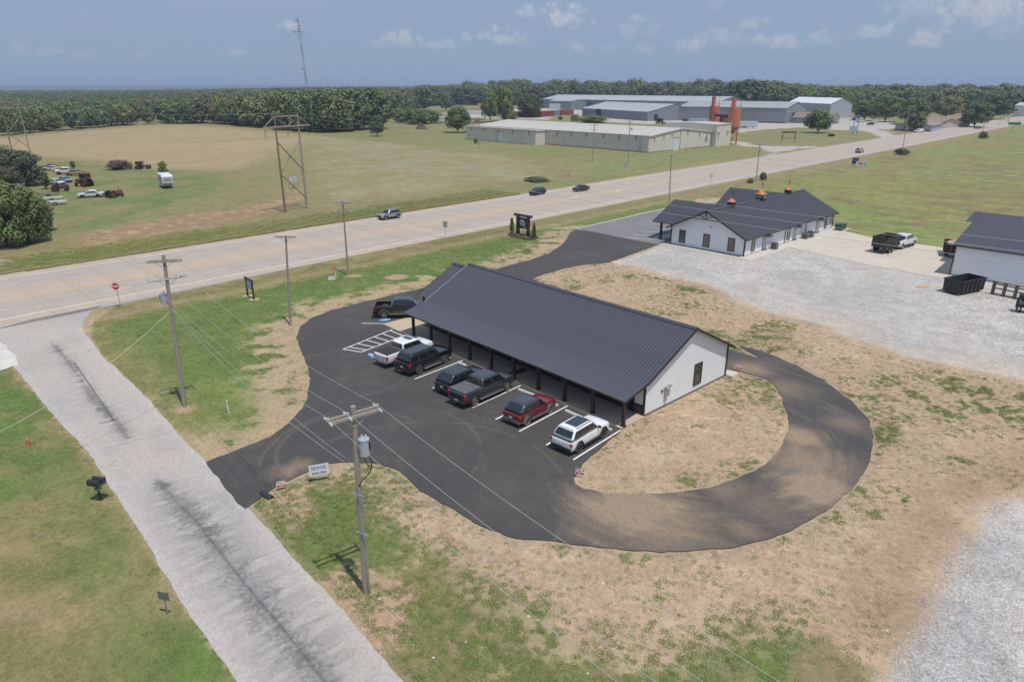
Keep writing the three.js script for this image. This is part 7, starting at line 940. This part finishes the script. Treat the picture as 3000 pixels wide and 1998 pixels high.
// crown made of many leaf sprays on lobes; size 1 = unit tree, y 0..1
function crownGeo(seed, o) {
  const R = rng(seed), P = [], N = [], Cc = [], lobes = [];
  const { n = 1500, w = .42, y0 = .22, leaf = .035, lobesN = 14, shape = 'round', gap = .15 } = o;
  for (let i = 0; i < lobesN; i++) { const t = (i + .5) / lobesN, a = i * 2.4 + R() * .8; let y = y0 + (1 - y0) * (.12 + .78 * t), r; if (shape === 'cone') r = w * (1 - t) * .85 + .03; else if (shape === 'tall') r = w * (.55 + .4 * Math.sin(t * Math.PI)) * .75; else r = w * Math.sqrt(Math.max(.05, 1 - ((t - .42) / .62) ** 2)) * .72; const d = r * Math.sqrt(R()) * 1.2; lobes.push([Math.cos(a) * d, y, Math.sin(a) * d, (shape === 'cone' ? .1 + w * .5 * (1 - t) : w * (o.lr || .3) * (.8 + .7 * R())), (.85 + .3 * R()), (R() - .5)]); }
  const tone = [0, 0, 0];
  for (let i = 0; i < n; i++) {
    const L = lobes[i % lobesN], a = R() * 6.283, cz = R() * 2 - 1, s = Math.sqrt(1 - cz * cz), rr = L[3] * (R() < .75 ? .82 + R() * .26 : .4 + R() * .5); if (cz < -.55 && R() < .6) continue; const nx = Math.cos(a) * s, ny = cz, nz = Math.sin(a) * s, x = L[0] + nx * rr, y = L[1] + ny * rr * .82, z = L[2] + nz * rr; if (y < y0 * .7) continue;
    if (vnoise(x * 9 + seed, z * 9 + y * 7) < gap) continue;
    const sz = leaf * (.6 + R() * .9); // a spray: two bent triangles lying roughly along the surface
    const u = new THREE.Vector3(nx + (R() - .5) * .8, ny * .8 + .4 + (R() - .5) * .7, nz + (R() - .5) * .8).normalize(), t1 = new THREE.Vector3(R() - .5, R() - .5, R() - .5).cross(u).normalize(), t2 = u.clone().cross(t1); const p = (e, f, g) => [x + t1.x * e * sz + t2.x * f * sz + u.x * g * sz, y + t1.y * e * sz + t2.y * f * sz + u.y * g * sz, z + t1.z * e * sz + t2.z * f * sz + u.z * g * sz];
    const A = p(-1, -.35, -.2), B = p(.1, -.9, .1), Cq = p(1, .25, -.15), D = p(-.1, .95, .05); P.push(...A, ...B, ...Cq, ...A, ...Cq, ...D); { const sn = new THREE.Vector3(nx, ny + .25, nz).multiplyScalar(.6).addScaledVector(u, .4).normalize(); for (let q = 0; q < 6; q++) N.push(sn.x, sn.y, sn.z); } const k = L[4] * (.78 + R() * .44), hue = L[5] * .25 + (R() - .5) * .2; for (let q = 0; q < 6; q++) Cc.push(k * (1 + hue), k, k * (1 - hue * .6));
  }
  const g = new THREE.BufferGeometry(); g.setAttribute('position', new THREE.Float32BufferAttribute(P, 3)); g.setAttribute('color', new THREE.Float32BufferAttribute(Cc, 3)); g.setAttribute('normal', new THREE.Float32BufferAttribute(N, 3)); g.userData = { lobes }; return g;
}
function trunkGeo(seed, lobes, r = .018, y1 = .6) { const R = rng(seed), m = new MB(); m.rod([0, -.02, 0], [(R() - .5) * .03, y1 * .55, (R() - .5) * .03], r, r * .7, 8); const top = [0, y1 * .5, 0]; lobes.slice(0, 9).forEach((L, i) => { const q = [L[0] * .2, Math.max(.12, L[1] * .6), L[2] * .2]; m.rod([0, Math.max(.08, q[1] * .55), 0], [L[0] * .85, L[1], L[2] * .85], r * .45, r * .15, 5); }); return m.geo(); }
const PROTO = {}; 
function proto(key, seed, o) { const c = crownGeo(seed, o), t = trunkGeo(seed + 1, c.userData.lobes, o.trunk || .018); return PROTO[key] = { c, t }; }
for (let i = 0; i < 6; i++) proto('oak' + i, 200 + i * 7, { n: 2700, w: .42 + .05 * (i % 3), y0: .06 + .05 * (i % 2), leaf: .03, lobesN: 30 + i * 3, gap: .08 });
for (let i = 0; i < 3; i++) proto('tall' + i, 300 + i * 7, { n: 2600, w: .28, y0: .06, leaf: .026, lobesN: 30, shape: 'tall', gap: .12 });
for (let i = 0; i < 2; i++) proto('bush' + i, 400 + i * 9, { n: 6000, w: .52, y0: .02, leaf: .025, lobesN: 34, gap: .08, trunk: .012 });
for (let i = 0; i < 2; i++) proto('cone' + i, 500 + i * 9, { n: 2600, w: .2, y0: .02, leaf: .022, lobesN: 26, shape: 'cone', gap: .05, trunk: .012 });
for (let i = 0; i < 3; i++) proto('big' + i, 600 + i * 9, { n: 11000, w: .42, y0: .13, leaf: .018, lobesN: 46, gap: .14 });
for (let i = 0; i < 2; i++) proto('hedge' + i, 700 + i * 9, { n: 12000, w: .5, y0: .0, leaf: .018, lobesN: 60, gap: .1, lr: .26 });
const greens = [[.13, .165, .066], [.14, .185, .064], [.115, .152, .064], [.165, .205, .068], [.13, .158, .08], [.21, .22, .075]].map(c => leafMat(c)), darkGreen = leafMat([.085, .118, .05]), limeGreen = leafMat([.13, .175, .04]), coniferMat = leafMat([.075, .105, .022]);
function tree(name, label, p, h, w, key, mat, o = {}) { const t = thing(name, label, o.category || 'tree', [p[0], o.y ?? 0, p[1]], o.turn ?? hash(p[0] * 7 | 0, p[1] * 5 | 0) * 6.28, o.group), q = PROTO[key]; t.scale.set(w, h, w); mesh('trunk', q.t, bark, t); mesh('crown', q.c, mat, t); return t; }
const FR = new Map([[z1, [0, 200, 3.136]], [z2, [700, 200, 3.136]], [z3, [1350, 220, 3.136]], [z4, [2050, 220, 2.479]], [zs, [2050, 220, 5.2333]], [zh, [2480, 220, 4.5288]], [zt, [1260, 250, 7.85]]]);
// single trees read off the photograph: base point, top line, crown width
{
  const S = (name, label, f, b, top, wpx, key, mat, o = {}) => { const p = f(...b), [ox, oy, sc] = FR.get(f), h = topOf(p, ox + b[0] / sc, oy + top / sc)[1], w = wpx / sc * depthOf(p) / 2000; return tree(name, label, p, h * 1.02, w / .86, key, mat, o); }, B = { category: 'bush' };
  S('yard_tree', 'wide-crowned lone tree on the works lawn', zs, [1815, 885], 535, 400, 'big0', greens[1]);
  S('yard_tree', 'dark spreading tree in front of the container row', z3, [640, 388], 172, 250, 'big1', darkGreen);
  S('yard_tree', 'tall bright green tree left of the dark yard tree', z3, [400, 425], 112, 185, 'big2', greens[3]);
  S('yard_tree', 'tall bright green tree farthest left in the yard clump', z3, [272, 430], 150, 165, 'big0', greens[3], { turn: 2 });
  S('yard_tree', 'low bright bush tree at the foot of the yard clump', z3, [450, 425], 330, 130, 'bush0', greens[3]);
  S('field_tree', 'rounded tree standing alone at the end of the green field', zt, [640, 1085], 500, 570, 'big1', greens[1], { turn: 1 });
  S('field_tree', 'small dark pear-shaped tree at the edge of the hay field', z2, [1272, 625], 440, 145, 'big2', darkGreen, { turn: 4 });
  S('field_tree', 'rounded tree behind the pipe yard grass', zt, [370, 590], 185, 310, 'big0', greens[0], { turn: 3 });
  S('roadside_tree', 'round dark tree beside the white pickup at the far road', zh, [1700, 690], 352, 390, 'big2', greens[2], { turn: 2 }); S('roadside_tree', 'tall dark tree in front of the white long building', zh, [1940, 585], 250, 380, 'big0', darkGreen, { turn: 5 });
  S('roadside_tree', 'yellow-green tree behind the cream bungalow', zh, [1320, 570], 280, 370, 'big1', greens[5], { turn: 2.5 }); S('roadside_tree', 'tree at the roadside beside the white van', zh, [912, 745], 500, 250, 'big2', greens[0], { turn: 1.2 });
  S('roadside_tree', 'large tree behind the pale blue bungalow', zh, [860, 650], 300, 370, 'big1', greens[1], { turn: .3 }); S('roadside_tree', 'broad tree shading the bungalow row of cars', zh, [520, 620], 270, 400, 'big2', greens[1], { turn: 3.3 }); S('roadside_tree', 'broad dark tree behind the parked black SUV', zh, [240, 600], 330, 320, 'big0', greens[0], { turn: 4.3 }); S('roadside_tree', 'pale green tree behind the garden cabin', zs, [2230, 600], 255, 280, 'big1', greens[3], { turn: 5.1 });
  S('roadside_bush', 'round bush at the foot of the leaning highway pole', zh, [728, 1055], 972, 160, 'bush0', greens[2], B); S('roadside_bush', 'small bush on the far verge below the crossarm pole', zh, [1820, 842], 750, 95, 'bush1', greens[1], B);
  S('roadside_bush', 'low shrub beside the two-arm pole near the lodge', z4, [460, 762], 708, 45, 'bush0', greens[2], B); S('roadside_bush', 'small shrub left of the two-arm pole near the lodge', z4, [370, 783], 752, 42, 'bush1', greens[3], B);
  S('field_bush', 'low bush clump on the far highway verge', z3, [700, 975], 935, 190, 'bush1', greens[2], B); S('field_bush', 'small bush beside the bare thin pole', z3, [135, 630], 580, 32, 'bush0', greens[1], B);
  S('field_bush', 'leafy sapling clump growing behind the camper', z1, [1505, 1005], 850, 140, 'tall0', greens[3], B); S('field_bush', 'sparse sapling beside the junk row', z1, [670, 922], 850, 70, 'tall1', greens[2], B); S('field_bush', 'heap of grey-brown dead brush in the field', z1, [1090, 928], 845, 190, 'bush0', leafMat([.15, .115, .10]), { category: 'brush pile' });
  S('works_shrub', 'broad shrub clump behind the warehouse roof', z3, [1220, 437], 372, 230, 'bush0', greens[3], B); S('works_shrub', 'shrub beside the yard track behind the warehouse', z3, [1050, 422], 362, 75, 'bush1', greens[3], B); S('works_shrub', 'small conical shrub at the end of the yard track', z3, [915, 412], 376, 36, 'bush0', greens[2], B); S('works_shrub', 'black clipped bush on the works lawn', zs, [2020, 940], 897, 85, 'bush1', leafMat([.03, .03, .024]), B);
  S('field_bush', 'dense shrub at the wood edge beside the pipe yard', z2, [1640, 512], 375, 210, 'bush0', greens[1], B); S('field_bush', 'rounded shrub left of the pipe yard shrub', z2, [1500, 500], 400, 120, 'bush1', greens[3], B);
  const zq = Zm(1490, 630, 19.6), T = (name, label, p, h, wd, key, mat, o) => tree(name, label, p, h, wd / .84, key, mat, o);
  T('clipped_conifer', 'slim clipped conifer on the far side of the entrance sign', zq(190, 1085), 2.9, 1.25, 'cone0', coniferMat, { category: 'conifer' }); T('clipped_conifer', 'slim clipped conifer on the near side of the entrance sign', zq(1460, 1340), 2.75, 1.15, 'cone1', coniferMat, { category: 'conifer' });
  T('yellow_shrub', 'small yellow shrub in the middle of the mulch bed', zq(945, 1370), .5, .6, 'bush0', leafMat([.36, .28, .05]), { category: 'shrub' }); T('yellow_shrub', 'small yellow shrub by the far sign post', zq(505, 1240), .5, .5, 'bush1', leafMat([.34, .27, .05]), { category: 'shrub' });
  // hedge trees at the left edge
  for (const [bx, by, top, w, k, m, label] of [[60, 1640, 1030, 430, 'big0', greens[1], 'bright bushy tree nearest the left frame edge'], [290, 1600, 1060, 330, 'big1', greens[1], 'bright bushy tree behind the left utility pole'], [360, 1500, 1180, 260, 'big2', greens[0], 'dark bushy tree at the end of the left hedge'], [-160, 1500, 1000, 400, 'big2', greens[0], 'large hedge tree cut by the left frame edge'], [60, 1180, 905, 300, 'big1', leafMat([.09, .095, .05]), 'olive hedge tree behind the bright ones'], [220, 1080, 745, 330, 'big2', leafMat([.085, .105, .06]), 'grey-green hedge tree beside the junk row'], [20, 1020, 715, 350, 'big0', leafMat([.085, .105, .062]), 'grey-green hedge tree farthest along the left edge'], [420, 1110, 935, 130, 'tall0', greens[2], 'narrow dark shrub among the wrecks']]) S('hedge_tree', label, z1, [bx, by], top, w, k.startsWith('big') ? 'hedge' + (bx % 2 & 1) : k, m, { turn: bx * .01 });
}
tick('single trees');
// the wood's edge: individual trees, then the mass behind
{
  const R = rng(77), edgePts = [[-260, 402], [100, 396], [300, 388], [600, 381], [900, 372], [1180, 366], [1500, 362], [1750, 362], [1960, 360], [2180, 362], [2352, 366]].map(p => z1(p[0], 200 * 0 + (p[1] - 200) * 3.136)); // along the far side of the hay field
  const edge2 = [z2(0, 520), z2(330, 545), z2(620, 578), z2(860, 590), z2(1000, 570), z2(1180, 560), z2(1380, 545)];
  const edge = [...edgePts.slice(0, -2), ...edge2], keys = ['oak0', 'oak1', 'oak2', 'oak3', 'oak4', 'oak5', 'tall0', 'tall1'], group = 'trees along the edge of the wood', L = 'broadleaf tree in the wood front behind the hay field';
  const ORD = n => n + (['th', 'st', 'nd', 'rd'][(n % 100 - n % 10 !== 10) * (n % 10)] || 'th'), uOf = (x, z) => 1500 + 2000 * x / (-z * Math.cos(PITCH) + 4), hOf = (x, z) => { const u = uOf(x, z); return u < 1150 ? lerp(12, 19.5, sstep(250, 1000, u)) : lerp(19.5, 26.5, sstep(1150, 1500, u)) - 5.5 * sstep(2200, 2450, u); }; const rowOf = {};
  let count = 0; const put = (x, z, hgt, label, g) => { const k = keys[R() * keys.length | 0], t = tree('wood_tree', label, [x, z], hgt * (.78 + R() * .42), Math.max(11, hgt) * (.8 + R() * .5), k, greens[R() * greens.length * .86 | 0], { group: g }); t.rotation.y = R() * 6.28; count++; (rowOf[label] ??= []).push(t); };
  for (let i = 0; i + 1 < edge.length; i++) { const a = edge[i], b = edge[i + 1], d = dirOf(a, b), n = Math.max(1, Math.round(d[2] / 9)); for (let k = 0; k < n; k++) { const t = (k + R() * .6) / n; put(lerp(a[0], b[0], t) + (R() - .5) * 4, lerp(a[1], b[1], t) + (R() - .5) * 5, hOf(lerp(a[0], b[0], t), lerp(a[1], b[1], t)) * .98, L, group); } }
  // trees framing the yard and the highway's far end
  const L3 = 'broadleaf tree at the far edge of the works yard', g3 = 'trees around the works yard'; const ring = [z2(1480, 470), z2(1600, 500), z2(1760, 505), z2(1450, 400), z2(1540, 380), z2(1700, 385)]; ring.forEach((p, i) => put(p[0], p[1], i > 2 ? 20 : 9, L3, g3));
  const far = []; for (let i = 0; i < 120; i++) { const u = 1180 + i * 16, b = u < 2240 ? 930 + R() * 50 : 640 + R() * 60 + (u - 2240) * .1; far.push([(u - 1500) / 2000 * (b * .94 + 8), -b - 60 * R()]); }
  far.forEach(p => put(p[0], p[1] - 60, hOf(p[0], p[1]) * 1.06, 'broadleaf tree in the wood behind the works sheds', 'trees behind the works sheds'));
  for (const [lab, list] of Object.entries(rowOf)) list.sort((a, b) => uOf(a.position.x, a.position.z) - uOf(b.position.x, b.position.z)).forEach((t, i) => { t.userData.label = ORD(i + 1) + ' from the left: ' + lab; });
  // mass
  const pl = ['oak0', 'oak2', 'oak4', 'tall1'].map(k => PROTO[k].c); const spots = [[], [], [], []];
  for (let i = 0; i < 9000; i++) { const az = (-44 + R() * 90) * Math.PI / 180, d = 230 + 2600 * R() ** 1.6, x = Math.sin(az) * d, z = -Math.cos(az) * d; 
    // left wood lies behind its edge; right wood behind the sheds
    let ok = false; if (x < 60) { // behind the field edge line
      let zi = null; for (let k = 0; k + 1 < edge.length; k++) { const a = edge[k], b = edge[k + 1]; if ((a[0] - x) * (b[0] - x) <= 0) { zi = lerp(a[1], b[1], (x - a[0]) / (b[0] - a[0] + 1e-9)); } } if (x < edge[0][0]) zi = edge[0][1] - (edge[0][0] - x) * .2; if (zi === null) zi = -620 - Math.max(0, x + 60) * 2.2; ok = z < zi - 6; if (x > -140 && z > -640 && z < -300 && x > -90) ok = ok && (z < -640 || x < -75 - (z + 330) * -.02); if (ok && x > -95 && z > -960) ok = false; }
    else { const u = uOf(x, z); ok = d > (u < 2240 ? 1010 : 760 + Math.max(0, x - 250) * .25); }
    if (!ok) continue; const h = hOf(x, z) * (.8 + R() * .32); spots[i % 4].push([x, z, h, h * (.95 + R() * .5), R() * 6.28, R()]); }
  spots.forEach((s, k) => { const im = new THREE.InstancedMesh(pl[k], greens[[0, 2, 4, 1][k]], s.length); im.name = numbered('forest'); s.forEach((q, i) => { im.setMatrixAt(i, new THREE.Matrix4().compose(new THREE.Vector3(q[0], 0, q[1]), new THREE.Quaternion().setFromEuler(new THREE.Euler(0, q[4], 0)), new THREE.Vector3(q[3], q[2], q[3]))); im.setColorAt(i, lin(.8 + q[5] * .45, .8 + ((q[5] * 7) % 1) * .4, .8 + q[5] * .3)); }); im.userData = { kind: 'stuff', label: 'dense far-off wood of mixed green broadleaf trees', category: 'forest' }; im.castShadow = im.receiveShadow = true; scene.add(im); });
  console.log('wood trees', count, spots.map(s => s.length).join());
}
// blue ridges on the horizon
{ const mk = (dist, h0, seed, c) => { const P = [], I = [], n = 160; for (let i = 0; i <= n; i++) { const a = (-75 + 150 * i / n) * Math.PI / 180, h = h0 * (.75 + .5 * fbm(i * .06 + seed, 3, 4)); P.push(Math.sin(a) * dist, -5, -Math.cos(a) * dist, Math.sin(a) * (dist + 900), h, -Math.cos(a) * (dist + 900), Math.sin(a) * (dist + 4000), h * .8, -Math.cos(a) * (dist + 4000)); } for (let i = 0; i < n; i++) for (let k = 0; k < 2; k++) { const a = i * 3 + k, b = a + 3; I.push(a, b, a + 1, b, b + 1, a + 1); } const g = new THREE.BufferGeometry(); g.setAttribute('position', new THREE.Float32BufferAttribute(P, 3)); g.setIndex(I); g.computeVertexNormals(); structure('hills', g, std(c, 1)); }; mk(7000, 26, 1, [.045, .062, .034]); mk(13500, 44, 5, [.05, .065, .04]); }
// ---------- grass and weeds ----------
{
  const R = rng(9); const blade = (n, h, sp, wd, lean) => { const P = [], r = rng(n * 31 + 7); for (let i = 0; i < n; i++) { const a = r() * 6.28, d = Math.sqrt(r()) * sp, x = Math.cos(a) * d, z = Math.sin(a) * d, b = r() * 6.28, l = h * (.5 + r() * .7), bx = Math.cos(b), bz = Math.sin(b), o = l * (lean * (.4 + r())); P.push(x - bz * wd, 0, z + bx * wd, x + bz * wd, 0, z - bx * wd, x + bx * o, l, z + bz * o); } const g = new THREE.BufferGeometry(); g.setAttribute('position', new THREE.Float32BufferAttribute(P, 3)); g.computeVertexNormals(); return g; };
  const scatter = (name, geo, mat, list, label) => { const im = new THREE.InstancedMesh(geo, mat, list.length); im.name = numbered(name); const Q = new THREE.Quaternion(), E = new THREE.Euler(); list.forEach((q, i) => { E.set(0, q[3], 0); im.setMatrixAt(i, new THREE.Matrix4().compose(new THREE.Vector3(q[0], .01, q[1]), Q.setFromEuler(E), new THREE.Vector3(q[2], q[2] * q[5], q[2]))); im.setColorAt(i, lin(...q[4])); }); im.userData = { kind: 'stuff', label, category: 'grass' }; im.castShadow = im.receiveShadow = true; scene.add(im); };
  const gm = std([1, 1, 1], .9), tuft = blade(14, .05, .085, .011, 1.1), clump = blade(26, .13, .3, .028, 1.8);
  const seeds = [], lawn = [], weeds = [];
  for (let i = 0; i < 900000; i++) { // seedlings in the bare soil
    const x = -18 + R() * 70, z = -104 + R() * 92; if (dLot(x, z) < .2 && dIsl(x, z) > -.2) continue; if (dSide(x, z) < .3 || dLF(x, z) < 0 || dLL(x, z) < 0 || dFR(x, z) < 0) continue; const lx = (x - MA[0]) * ML[0] + (z - MA[1]) * ML[1], lz = (x - MA[0]) * -ML[1] + (z - MA[1]) * ML[0]; if (lx > -.2 && lx < 31 && lz > -3 && lz < 12) continue; if (dGA(x, z) < .3 || dGB(x, z) < .3) { if (R() > .01) continue; }
    const n1 = fbm(x * .16 + 9, z * .16, 3), n2 = fbm(x * .8, z * .8 + 4, 3), nn = fbm(x * 2.3 + 3, z * 2.3, 2), c = tuftCover(x, z, 0, n1, n2) * sstep(.3, .56, nn); if (R() > c) continue; const v = R(); seeds.push([x, z, .6 + R() * 1.1, R() * 6.28, mix3(mix3([.13, .20, .05], [.17, .22, .065], v), [.22, .21, .08], R() * .5).map(q => q * (.9 + R() * .4)), .7 + R() * .5]); }
  for (let i = 0; i < 170000; i++) { const x = -60 + R() * 80, z = -118 + R() * 104; if (dSide(x, z) < .1 || (dLot(x, z) < .1 && dIsl(x, z) > -.1)) continue; const inF = dLF(x, z) < -.1, inL = dLL(x, z) < -.1, inB = dGBot(x, z) < .2; if (!inF && !inL && !inB) continue; const t = toHw(x, z)[1]; if (t > -2.6) continue; const c = groundColor(x, z, false), green = c[1] / (c[0] + .001); if (green < .85 && R() > .25) continue; const k = 1.15 + R() * .4; lawn.push([x, z, .8 + R() * .8, R() * 6.28, c.map(q => q * k), .55 + R() * .3]); }
  for (let i = 0; i < 150000; i++) { let x, z, d = 1; const q = R(); if (q < .3) { const s = -105 + R() * 130, k = R() ** 1.3; [x, z] = hw(s, 22.5 + k * 12); d = (1 - k) * .9; } else if (q < .5) { [x, z] = hw(40 + R() * 330, -3 - R() * 100); if (dFR(x, z) > -.3) continue; d = .06; } else continue; if (R() > d) continue; if (x < -124 || x > 164 || z < -288) { if (R() > .4) continue; } const t = toHw(x, z)[1]; if (t > -2.6 && t < 21.6) continue; if (dMown(x, z) < 2 && t > 26) continue; const c = groundColor(x, z, false), k = 1.15 + R() * .45, near = 1; weeds.push([x, z, (.5 + R() * .9) * near, R() * 6.28, c.map(v => Math.min(.4, v * k)), .6 + R() * .6]); }
  scatter('grass', tuft, gm, seeds, 'green seedling tufts sprouting in the bare tan soil'); scatter('grass', tuft, gm, lawn, 'short grass blades of the lawns'); scatter('weeds', clump, gm, weeds, 'tall rough grass and weeds of the fields');
  { // small stones on the graded soil and the gravel
    const st = []; for (let i = 0; i < 9000; i++) { const x = -16 + R() * 66, z = -98 + R() * 84; if (dLot(x, z) < .05 && dIsl(x, z) > -.05) continue; if (dSide(x, z) < .05 || dLF(x, z) < .2 || dLL(x, z) < .2 || dFR(x, z) < 0) continue; const lx = (x - MA[0]) * ML[0] + (z - MA[1]) * ML[1], lz = (x - MA[0]) * -ML[1] + (z - MA[1]) * ML[0]; if (lx > -.2 && lx < 31 && lz > -3 && lz < 12) continue; const e = Math.min(Math.abs(dLot(x, z)), Math.abs(dIsl(x, z)), Math.abs(dSide(x, z))); if (R() > .25 + sstep(1.5, 0, e) && dGB(x, z) > 0) continue; const v = .3 + R() * .4; st.push([x, z, .018 + R() ** 3 * .07, R() * 6.28, [v, v * .9, v * .8], .6]); }
    scatter('gravel', new THREE.IcosahedronGeometry(1, 0), gm, st, 'small pale stones strewn over the bare soil'); }
  console.log('grass', seeds.length, lawn.length, weeds.length);
}
tick('plants');
renderer.render(scene, camera);
